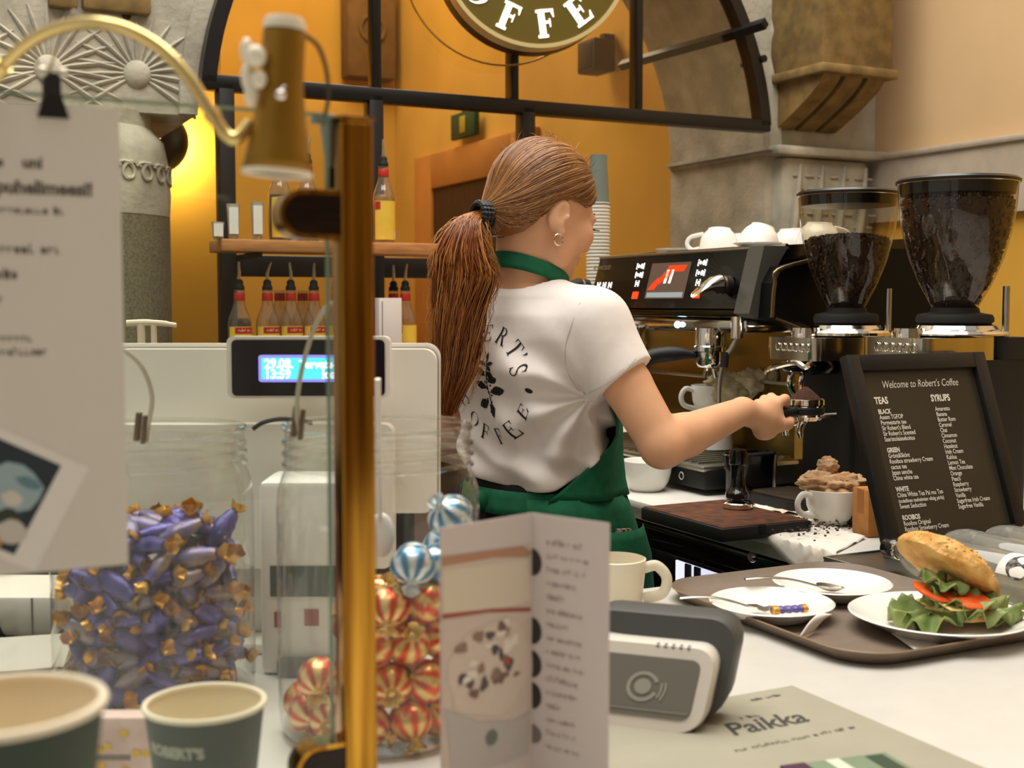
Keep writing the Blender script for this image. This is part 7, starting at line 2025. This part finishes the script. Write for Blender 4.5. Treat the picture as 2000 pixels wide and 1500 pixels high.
# eyes, lashes, brows
for s_ in (1, -1):
    MB().ell(H(0.0795, s_ * 0.031, -0.001), (0.0122, 0.0122, 0.0122), 16, 10).build('eye', mat('eye_white', (226, 222, 214), 0.2), person)
    ls = MB()
    for k in range(13):
        a = (k - 6) / 6
        b0 = H(0.0935 - 0.004 * a * a, s_ * (0.031 + 0.013 * a), 0.001 - 0.003 * a * a)
        ls.tube([b0, b0 + HF * 0.005 + HU * -0.001 + HR * (0.003 * a * s_), b0 + HF * 0.008 + HU * 0.001 + HR * (0.005 * a * s_)], [0.0006, 0.0005, 0.0002], 4)
    ls.build('lashes', mat('lash_dark', (44, 28, 18), 0.6), person)['kind'] = 'stuff'
    MB().tube([H(0.090 - 0.018 * max(0, t), s_ * (0.016 + 0.034 * (t + 0.25)), 0.020 + 0.004 * SIN((t + 0.3) * 2.2)) for t in (-0.25, 0.05, 0.35, 0.7)], [0.003, 0.0034, 0.003, 0.0012], 6, sy=0.6).build('eyebrow', mat('brow_brown', (120, 76, 40), 0.8), person)
# earrings
lob = H(-0.012, 0.080, -0.050)
MB().tube([lob + HF * 0.0095 * COS(a / 24 * 2 * PI) + HU * (0.0095 * SIN(a / 24 * 2 * PI) - 0.004) + HR * 0.003 for a in range(24)], 0.0010, 6, closed=True).build('hoop_earring', mat('silver', (232, 228, 216), 0.15, metal=1.0), person)
MB().ell(H(0.001, 0.0765, -0.004), (0.0022, 0.0022, 0.0022), 8, 6).build('ear_stud', MATS['silver'], person)

# ---- hair
M_HAIR = mat('red_brown_hair', (150, 92, 44), 0.36, attr='tint', spec=0.45)
HCN = (-0.008, 0.0, 0.032); HRD = (0.106, 0.085, 0.102)
BAND = H(-0.112, 0.0, -0.040)
cap_ = Field((HO.x - 0.16, HO.y - 0.16, HO.z - 0.14), (HO.x + 0.16, HO.y + 0.16, HO.z + 0.16), 0.0033)
cap_.ell(H(*HCN), hax, tuple(x - 0.004 for x in HRD), 0.01)
cap_.ell(H(-0.060, 0, -0.025), hax, (0.046, 0.056, 0.050), 0.03)
cap_.cap(H(-0.070, 0, -0.020), BAND, 0.045, 0.013, 0.02)
sl, X, Y, Z = cap_.sub(cap_.lo, cap_.lo + cap_.res * cap_.n)
dx_, dy_, dz_ = X - HO.x, Y - HO.y, Z - HO.z
ff = dx_ * HF.x + dy_ * HF.y + dz_ * HF.z; uu = dx_ * HU.x + dy_ * HU.y + dz_ * HU.z; rr_ = np.abs(dx_ * HR.x + dy_ * HR.y)
HLf = [-0.14, -0.10, -0.075, -0.058, -0.048, -0.038, 0.010, 0.045, 0.068, 0.085, 0.105]; HLu = [-0.075, -0.072, -0.066, -0.052, -0.026, 0.016, 0.026, 0.024, 0.040, 0.070, 0.095]
um = np.interp(ff, HLf, HLu)
cap_.f = np.maximum(cap_.f, ((um - uu) * 0.7).astype(np.float32))
hair, hV, hF = field_obj(cap_, 'hair', M_HAIR, person, 2)
rnd = random.Random(31)
HC0 = [(112, 66, 28), (138, 82, 36), (160, 100, 48), (184, 124, 66), (206, 152, 94), (150, 86, 36), (122, 70, 28)]
hcol = np.tile(np.array(s2l((128, 78, 34)), dtype=np.float32), (len(hair.data.vertices), 1)); colors(hair, hcol)
def strands(name, paths, r0, r1, parent, palette=HC0, n=3):
    V = []; F = []; C = []
    for pts in paths:
        c = s2l(rnd.choice(palette)); k = rnd.uniform(0.85, 1.15); c = tuple(min(1, x * k) for x in c[:3]) + (1,)
        m = len(pts); b = len(V); up = Vector((0.3, 0.5, 0.8)); sc_ = rnd.uniform(0.7, 1.25)
        for i, p in enumerate(pts):
            t = (pts[min(i + 1, m - 1)] - pts[max(i - 1, 0)]); t = t.normalized() if t.length > 1e-9 else Vector((0, 0, 1))
            sd = t.cross(up); sd = sd.normalized() if sd.length > 1e-6 else t.orthogonal().normalized(); up = sd.cross(t)
            w = (r0 + (r1 - r0) * i / (m - 1)) * sc_
            if i == m - 1: w *= 0.3
            for q in range(n):
                a = 2 * PI * q / n; V.append(p + sd * (COS(a) * w) + up * (SIN(a) * w)); C.append(c)
        for i in range(m - 1):
            for q in range(n):
                q2 = (q + 1) % n; F.append((b + i * n + q, b + i * n + q2, b + (i + 1) * n + q2, b + (i + 1) * n + q))
    mb = MB(); mb.v = [tuple(v) for v in V]; mb.f = F; mb.mi = [0] * len(F)
    o = mb.build(name, M_HAIR, parent, 180); colors(o, C); o['kind'] = 'stuff'
    return o
def todir(p):
    d = p - HO; q = Vector(((d.dot(HF) - HCN[0]) / HRD[0], (d.dot(HR) - HCN[1]) / HRD[1], (d.dot(HU) - HCN[2]) / HRD[2])); return q.normalized()
def fromdir(q, k=1.0): return H(HCN[0] + HRD[0] * k * q.x, HCN[1] + HRD[1] * k * q.y, HCN[2] + HRD[2] * k * q.z)
bdir = todir(BAND)
hbv = BVHTree.FromPolygons([Vector(v) for v in hV], [tuple(int(i) for i in f) for f in hF])
paths = []
for _ in range(2600):
    s_ = 1 if rnd.random() < 0.72 else -1
    # start somewhere along the hairline or on the crown
    if rnd.random() < 0.62:
        f = rnd.uniform(-0.085, 0.100); u = np.interp(f, HLf, HLu) + rnd.uniform(0.0, 0.012)
        x = (f - HCN[0]) / HRD[0]; z = (u - HCN[2]) / HRD[2]; y2 = 1 - x * x - z * z
        if y2 < 0: y2 = 0.0
        q0 = Vector((x, s_ * math.sqrt(y2), z)).normalized()
    else:
        q0 = Vector((rnd.uniform(-0.5, 0.95), rnd.uniform(-0.9, 0.9), rnd.uniform(0.25, 1.0))).normalized()
    ang = q0.angle(bdir)
    n_ = max(8, int(ang / 0.12)); pts = []
    wob = rnd.uniform(-0.05, 0.05); lift = rnd.uniform(0.985, 1.012); ph = rnd.uniform(0, 6.28)
    axq = q0.cross(bdir); axq = axq.normalized() if axq.length > 1e-6 else Vector((0, 0, 1))
    for i in range(n_ + 1):
        t = i / n_
        q = (q0 * SIN((1 - t) * ang) + bdir * SIN(t * ang)) / max(1e-6, SIN(ang))
        q = (q + axq * (wob * SIN(PI * t) + 0.012 * SIN(5 * t + ph) * (1 - t)) + Vector((0, 0, -0.10 * SIN(PI * t) * (1 if q0.z < 0.4 else 0.35)))).normalized()
        k = lift + 0.012 * SIN(PI * t)
        p = fromdir(q, k)
        if t > 0.55:
            w = (t - 0.55) / 0.45; p = p.lerp(BAND + axq.x * HF * 0.008 + axq.y * HR * 0.012 + axq.z * HU * 0.012, w * w * (3 - 2 * w))
        nr = hbv.find_nearest(p)
        if nr[0]: p = nr[0] + nr[1] * (0.0006 + (lift - 0.985) * 0.07 * SIN(PI * min(1, t * 1.02)) ** 0.5)
        pts.append(p)
    paths.append(pts)
strands('combed_strands', paths, 0.0011, 0.0008, hair, [(116, 74, 36), (134, 88, 46), (150, 102, 56), (168, 120, 70), (140, 90, 44), (192, 148, 98), (126, 80, 38), (106, 66, 32)])
# stray hairs
paths = []
for _ in range(70):
    q0 = Vector((rnd.uniform(-0.9, 0.9), rnd.uniform(-0.6, 0.6), rnd.uniform(0.5, 1.0))).normalized(); p = fromdir(q0, 1.0)
    d = (p - HO).normalized(); t2 = Vector((rnd.uniform(-1, 1), rnd.uniform(-1, 1), rnd.uniform(-0.3, 0.6)))
    paths.append([p, p + d * 0.006 + t2 * 0.006, p + d * 0.011 + t2 * 0.016])
strands('stray_hairs', paths, 0.0005, 0.0002, hair)
# hair tie
bax = (HF * -1 + HU * -0.25).normalized(); b1 = bax.orthogonal().normalized(); b2 = bax.cross(b1)
for k in range(4):
    c = BAND + bax * (0.0072 * (k - 1.0))
    pts = []
    for a in range(40):
        t = a / 40 * 2 * PI; r = 0.0195 + 0.0014 * SIN(18 * t)
        pts.append(c + b1 * (r * COS(t)) + b2 * (r * SIN(t)))
    MB().tube(pts, 0.0056, 7, closed=True).build('hair_tie', mat('black_hair_tie', (14, 14, 14), 0.5), person)
# ponytail: a guide path with its breadth, filled with strands
gd = [(935, 424, 14, 2.085), (912, 446, 26, 2.06), (900, 490, 46, 2.05), (908, 540, 58, 2.05), (900, 600, 48, 2.05), (894, 660, 43, 2.055), (890, 720, 37, 2.06), (880, 775, 24, 2.07), (874, 815, 10, 2.08)]
G_ = [at(x, y, d) for x, y, w, d in gd]; W_ = [w * d / FPX for x, y, w, d in gd]
G_[0] = BAND - bax * 0.006; G_[1] = G_[1] * 0.35 + (BAND + bax * 0.034) * 0.65; W_[0] = 0.0165; W_[1] = 0.019
def guide(t):
    x = t * (len(G_) - 1); i = min(int(x), len(G_) - 2); f = x - i
    a, b, c, d = G_[max(0, i - 1)], G_[i], G_[i + 1], G_[min(len(G_) - 1, i + 2)]
    p = 0.5 * ((2 * b) + (c - a) * f + (2 * a - 5 * b + 4 * c - d) * f * f + (3 * b - a - 3 * c + d) * f ** 3)
    return p, W_[i] + (W_[i + 1] - W_[i]) * f
paths = []
for _ in range(1700):
    a = rnd.uniform(0, 2 * PI); q = math.sqrt(rnd.random()); ox, oy = q * COS(a), q * SIN(a) * 0.55
    L_ = rnd.choice([rnd.uniform(0.72, 1.0), rnd.uniform(0.86, 1.0)]); ph = rnd.uniform(0, 6.28); am = rnd.uniform(0.05, 0.24); fq = rnd.uniform(5, 14)
    pts = []
    for i in range(19):
        t = i / 18 * L_; p, w = guide(t)
        s_ = min(1.0, t * 5)
        if t < 0.10: s0_ = t / 0.10
        else: s0_ = 1.0
        e1 = b1.lerp(Vector((1, 0, 0)), s0_); e2 = (b2 * 1.6).lerp(Vector((0, 1, 0)), s0_)
        pts.append(p + e1 * (w * (ox + am * s_ * SIN(fq * t + ph))) + e2 * (w * (oy + am * 0.5 * s_ * COS(fq * t + ph))))
    paths.append(pts)
strands('ponytail', paths, 0.0013, 0.0006, hair, [(116, 60, 22), (140, 76, 28), (164, 96, 38), (188, 122, 58), (206, 150, 88), (150, 80, 28), (98, 50, 18)])
paths = []
for _ in range(160):
    t0 = rnd.uniform(0.05, 0.8); p, w = guide(t0); sd = rnd.choice([-1, 1]); pts = []
    for i in range(7):
        p, w = guide(min(1, t0 + i * 0.035)); pts.append(p + Vector((sd * (w * 0.9 + 0.020 * SIN(i / 6 * 2.6) * rnd.uniform(0.6, 1.1)), rnd.uniform(-0.004, 0.004), rnd.uniform(-0.003, 0.003))))
    paths.append(pts)
strands('flyaway_strands', paths, 0.0005, 0.0002, hair, [(206, 150, 88), (184, 120, 60)])

# ---- T-shirt
M_SHIRT = mat('white_cotton', (232, 224, 218), 0.9, var=0.02, scale=40, bump=0.18, bscale=26, bdist=0.006, sheen=0.15)
ARM = at(1150, 775, 2.06)
def folds(X, Y, Z, a, b):
    dx = X - ARM.x; dz = Z - ARM.z; dist = np.sqrt(dx * dx + dz * dz + 1e-6); an = np.arctan2(dz, -dx)
    w = 0.0085 * np.sin(an * 9.0 + 9 * dist + 0.5) * np.exp(-((dist - 0.10) / 0.09) ** 2)
    low = np.clip((1.16 - Z) / 0.10, 0, 1)
    w2 = 0.0075 * low * np.sin(a * 46 + 26 * Z + 2.2 * np.sin(Z * 40)) + 0.004 * low * np.sin(a * 22 - Z * 60)
    w3 = 0.0042 * np.sin((X * 0.5 + Z * 0.9) * 60 + 3 * np.sin(X * 25)) * np.clip((1.33 - Z) / 0.1, 0, 1)
    bl = -0.012 * np.exp(-((Z - 1.075) / 0.035) ** 2)                  # blouses out above the apron
    return w + w2 + w3 + bl
shirt = Field((-0.24, 1.88, 1.00), (0.34, 2.50, 1.43), 0.0036)
shirt.loft(secs[1:], RI, FR, 0.02, 2.25, 0.006, folds)
for S_ in (SR, SLf):
    shirt.cap(NB + Vector((0, 0, -0.004)), S_ + Vector((0, 0, 0.008)), 0.062, 0.052, 0.04)
slv = mix(SR, ER, 0.50)
shirt.cap(SR + (SR - ER) * 0.02, slv + (slv - SR) * 0.25, 0.060, 0.0545, 0.035)
slL = mix(SLf, ELf, 0.46)
shirt.cap(SLf, slL + (slL - SLf) * 0.2, 0.058, 0.053, 0.035)
# trim the sleeves, the neck hole and the hem
sl, X, Y, Z = shirt.sub(shirt.lo, shirt.lo + shirt.res * shirt.n)
def plane_cut(p, nrm, centre, rad):
    d = (X - p.x) * nrm.x + (Y - p.y) * nrm.y + (Z - p.z) * nrm.z
    near = np.sqrt((X - centre.x) ** 2 + (Y - centre.y) ** 2 + (Z - centre.z) ** 2) - rad
    shirt.f = np.maximum(shirt.f, np.minimum(d, -near)).astype(np.float32)
dR = ((ER - SR).normalized() + Vector((0.10, 0, 0.10))).normalized()
sc_c = at(1205, 752, 2.02)
plane_cut(sc_c, dR, sc_c + dR * 0.05, 0.085)
dL = (ELf - SLf).normalized()
plane_cut(slL, dL, slL + dL * 0.05, 0.085)
shirt.cap(NB + Vector((0, 0, -0.020)) + FR * 0.008, H(-0.005, 0, -0.075), 0.0615, 0.066, 0.004, 'cut')
hx_ = [at(x, y, 2.15) for x, y in ((880, 925), (925, 932), (1030, 949), (1080, 944), (1130, 918), (1200, 852), (1260, 820))]
hemz = np.interp(X, [p.x for p in hx_], [p.z for p in hx_])
shirt.f = np.maximum(shirt.f, ((hemz - Z) * 0.9).astype(np.float32))
tee, tV, tF = field_obj(shirt, 't_shirt', M_SHIRT, person, 2)
tbv = BVHTree.FromPolygons([Vector(v) for v in tV], [tuple(int(i) for i in f) for f in tF])
# sleeve seam, sleeve hem and neckband
def on_shirt(px, py, lift=0.0006):
    r = ray(px, py).normalized(); h = tbv.ray_cast(Vector((0, 0, CAMZ)), r)
    return (h[0] + h[1] * lift) if h[0] else None
def seam(pts, r, name, m):
    q = [on_shirt(x, y, 0.0003) for x, y in pts]; q = [p for p in q if p]
    if len(q) > 2: MB().tube(spline(q, 4), r, 5).build(name, m, tee)
M_SEAM = mat('cotton_seam', (206, 192, 182), 0.9)
seam([(1133, 592), (1118, 630), (1106, 668), (1104, 700), (1112, 735), (1132, 765)], 0.0007, 'sleeve_seam', M_SEAM)
seam([(1241, 700), (1222, 722), (1195, 742), (1168, 758), (1150, 768)], 0.0007, 'sleeve_hem', M_SEAM)
# ---- print on the back
PC = on_shirt(952, 752)
nb = -FR; pu = Vector((0, 0, 1)); rr0 = 0.086
def stamp(mb, pts):
    out = []
    for x, y in pts:
        o_ = PC + RI * (x * 0.93) + pu * (y * 1.03) + nb * 0.12
        h = tbv.ray_cast(o_, -nb)
        if not h[0]: return
        out.append(h[0] + h[1] * 0.0011)
    n = len(out); mb.add([tuple(p) for p in out], [tuple(range(n))])
def rletter(mb, ch, deg, hgt, outward):
    polys, w = serif(ch, 0.15, 0.045)
    a = math.radians(deg); ra = Vector((COS(a), SIN(a))); tg = Vector((SIN(a), -COS(a)))
    if outward: up2, dx2, base = ra, tg, ra * (rr0 - hgt / 2)
    else: up2, dx2, base = -ra, -tg, ra * (rr0 + hgt / 2)
    for p in polys:
        # split long polygons so that they follow the cloth
        q = [base + dx2 * ((x - w / 2) * hgt) + up2 * (y * hgt) for x, y in p]
        if len(q) == 4:
            for i in range(4):
                f = lambda s, t: (q[0] * (1 - s) + q[1] * s) * (1 - t) + (q[3] * (1 - s) + q[2] * s) * t
                stamp(mb, [f(0, i / 4), f(1, i / 4), f(1, (i + 1) / 4), f(0, (i + 1) / 4)])
        else: stamp(mb, q)
M_PRINT = mat('black_shirt_print', (26, 24, 24), 0.8)
mb = MB()
for ch, dg in zip("ROBERT'S", (172, 146, 119, 94.5, 70, 45.5, 33, 19)): rletter(mb, ch, dg, 0.027 if ch != "'" else 0.027, True)
for ch, dg in zip("COFFEE", (-160, -135, -110, -83, -56, -28)): rletter(mb, ch, dg, 0.027, False)
for dg in (-4, 184):
    c = Vector((COS(math.radians(dg)), SIN(math.radians(dg)))) * rr0
    stamp(mb, [c + Vector((0.0045 * COS(k * PI / 5), 0.0045 * SIN(k * PI / 5))) for k in range(10)])
# coffee sprig
def lf2(x0, y0, ang, L_, w):
    a = math.radians(ang); d = Vector((COS(a), SIN(a))); s2 = Vector((-SIN(a), COS(a))); b = Vector((x0, y0))
    pr = [(0, 0), (0.18, 0.55), (0.45, 1.0), (0.72, 0.75), (1.0, 0.0)]
    for (t0, w0), (t1, w1) in zip(pr, pr[1:]):
        stamp(mb, [b + d * (L_ * t0) - s2 * (w * w0), b + d * (L_ * t1) - s2 * (w * w1 * 0.8), b + d * (L_ * t1) + s2 * (w * w1), b + d * (L_ * t0) + s2 * (w * w0)])
for i in range(10):
    y0 = -0.046 + i * 0.0095; stamp(mb, [(0.0 + 0.0016 * SIN(i), y0), (0.0022 + 0.0016 * SIN(i), y0), (0.0022 + 0.0016 * SIN(i + 1), y0 + 0.0085), (0.0016 * SIN(i + 1), y0 + 0.0085)])
for (x0, y0, ang, L_, w) in ((-0.002, -0.026, 200, 0.030, 0.0090), (0.002, -0.030, -70, 0.026, 0.0070), (0.003, -0.012, 10, 0.028, 0.0085), (-0.001, -0.004, 160, 0.027, 0.0070), (0.002, 0.006, 15, 0.022, 0.0068), (-0.001, 0.016, 150, 0.028, 0.0062), (0.002, 0.022, -35, 0.018, 0.0060), (0.0, 0.034, 165, 0.020, 0.0038), (0.001, 0.036, 80, 0.020, 0.0034), (0.002, 0.034, 10, 0.018, 0.0036), (0.002, 0.032, -35, 0.015, 0.0036)):
    lf2(x0, y0, ang, L_, w)
for k in range(14):
    c = Vector((0.001 + 0.005 * SIN(k * 2.4), -0.034 + k * 0.0056)); stamp(mb, [c + Vector((0.0019 * COS(j * PI / 3), 0.0019 * SIN(j * PI / 3))) for j in range(6)])
mb.build('back_print', M_PRINT, tee, 0)['kind'] = 'stuff'

# ---- apron and trousers
M_APRON = mat('green_twill', (12, 96, 62), 0.85, var=0.12, scale=70, bump=0.25, bscale=24, bdist=0.005)
apron = empty('apron'); apron.parent = person
S_ = np.array(secs, dtype=float); S_ = S_[np.argsort(S_[:, 0])]
def tor(z, th, g=0.0, gr=0.0):
    zc_ = min(max(z, S_[0, 0]), S_[-1, 0])
    cx, cy, rx, ry = [float(np.interp(zc_, S_[:, 0], S_[:, i])) for i in (1, 2, 3, 4)]
    return Vector((cx, cy, z)) + FR * ((ry + g) * COS(th)) + RI * ((rx + g) * SIN(th)) 
zw = zof(965, 2.2)
def ringband(name, z0, z1, g0, g1, t0, t1, n=60, nz=4, fold=0.0, tilt=0.0, seed=0.0, solid=0.0016, zfun=None):
    def fn(a, b):
        th = math.radians(t0 + (t1 - t0) * a); z = z0 + (z1 - z0) * b
        g = g0 + (g1 - g0) * b + fold * (1 - b) ** 0.7 * (SIN(th * 7 + seed) + 0.6 * SIN(th * 13 + 1.3 + seed + b * 2))
        p = tor(z, th, g)
        p.z += tilt * (p - tor(z, 0, 0) + Vector((0, 0, 0))).dot(RI)
        if zfun: p.z += zfun(th, b)
        return tuple(p)
    return MB().grid(fn, n, nz).build(name, M_APRON, apron, 70, solid=solid)
ringband('waist_band', zw - 0.020, zw + 0.022, 0.020, 0.018, -180, 180, 72, 3)
ringband('skirt', 0.50, zw + 0.012, 0.055, 0.022, -132, 152, 96, 22, 0.014)
def bibf(a, b):
    t1_ = 80 + 58 * max(0.0, 1 - b * 2.3); th = math.radians(-70 + (t1_ + 70) * a); z = zw + 0.010 + (zof(690, 2.2) - zw - 0.010) * b
    return tuple(tor(z, th, 0.024 + 0.004 * SIN(th * 8 + b * 5)))
MB().grid(bibf, 48, 18).build('bib', M_APRON, apron, 70, solid=0.0016)
# neck strap
nc_ = NB.lerp(H(-0.022, 0, -0.045), 0.40)
def strap(a, b):
    t = a * 2 * PI; p = nc_ + FR * (0.070 * COS(t) + 0.004) + RI * (0.066 * SIN(t)); return tuple(p + Vector((0, 0, -0.026 * COS(t) - 0.012 + 0.028 * b)) + (p - nc_).normalized() * (0.004 * (1 - b)))
MB().grid(strap, 48, 3).build('neck_strap', M_APRON, apron, 70, solid=0.0018)
# tie and pocket
kn_ = tor(zw, math.radians(186), 0.024)
MB().ell(kn_, (0.016, 0.012, 0.018)).tube(spline([kn_, kn_ + Vector((-0.012, -0.012, -0.06)), kn_ + Vector((-0.006, -0.010, -0.16))], 5), 0.010, 8, sy=0.2).build('tie', M_APRON, apron)
def pock(a, b):
    th = math.radians(62 + 50 * a); z = zof(1105, 2.1) - 0.10 + (0.10 + 0.070) * b; p = tor(z, th, 0.040 + 0.014 * (1 - b) * 1.0 + 0.010 * SIN(PI * a)); return tuple(p)
MB().grid(pock, 12, 10).build('pocket', M_APRON, apron, 70, solid=0.0016)
nbk = tor(zof(1040, 2.1), math.radians(92), 0.040)
MB().setM(nbk, (0.1, 0.1, 0.7)).box((-0.020, -0.003, -0.06), (0.014, 0.003, 0.016), 0.001).build('order_pad', mat('patterned_pad', (58, 50, 46), 0.6, rgb2=(190, 180, 168), scale=160, lo=0.48, hi=0.55), apron)
tr_ = Field((-0.22, 1.95, 0.05), (0.36, 2.50, 1.08), 0.0065)
tr_.loft([(0.80, S_[0, 1], S_[0, 2], 0.165, 0.118)] + [tuple(q) for q in S_[:3]], RI, FR, 0.03, 2.2, 0.008)
hipc = Vector((S_[0, 1], S_[0, 2], 0.90))
for s_ in (1, -1):
    hp_ = hipc + RI * (0.085 * s_); kn2 = hp_ + Vector((0, 0, -0.42)) + FR * 0.02; an2 = kn2 + Vector((0, 0, -0.40)) - FR * 0.03
    tr_.cap(hp_, kn2, 0.090, 0.060, 0.04); tr_.cap(kn2, an2, 0.060, 0.048, 0.03)
field_obj(tr_, 'trousers', mat('black_trousers', (18, 17, 18), 0.8, bump=0.2, bscale=30), person, 2)
for s_ in (1, -1):
    fo = hipc + RI * (0.085 * s_) + FR * -0.01; fo.z = 0
    mb = MB().frame(fo, FR, -RI, Vector((0, 0, 1)))
    rings = []
    for x, w, h in ((-0.075, 0.020, 0.05), (-0.06, 0.036, 0.085), (0.0, 0.042, 0.095), (0.07, 0.046, 0.075), (0.14, 0.044, 0.05), (0.175, 0.026, 0.035)):
        rings.append([(x, w * COS(q / 16 * 2 * PI), h / 2 + h / 2 * SIN(q / 16 * 2 * PI)) for q in range(16)])
    fixnormals(mb.loft(rings).build('shoe', mat('black_shoe', (20, 20, 20), 0.5), person, 60))
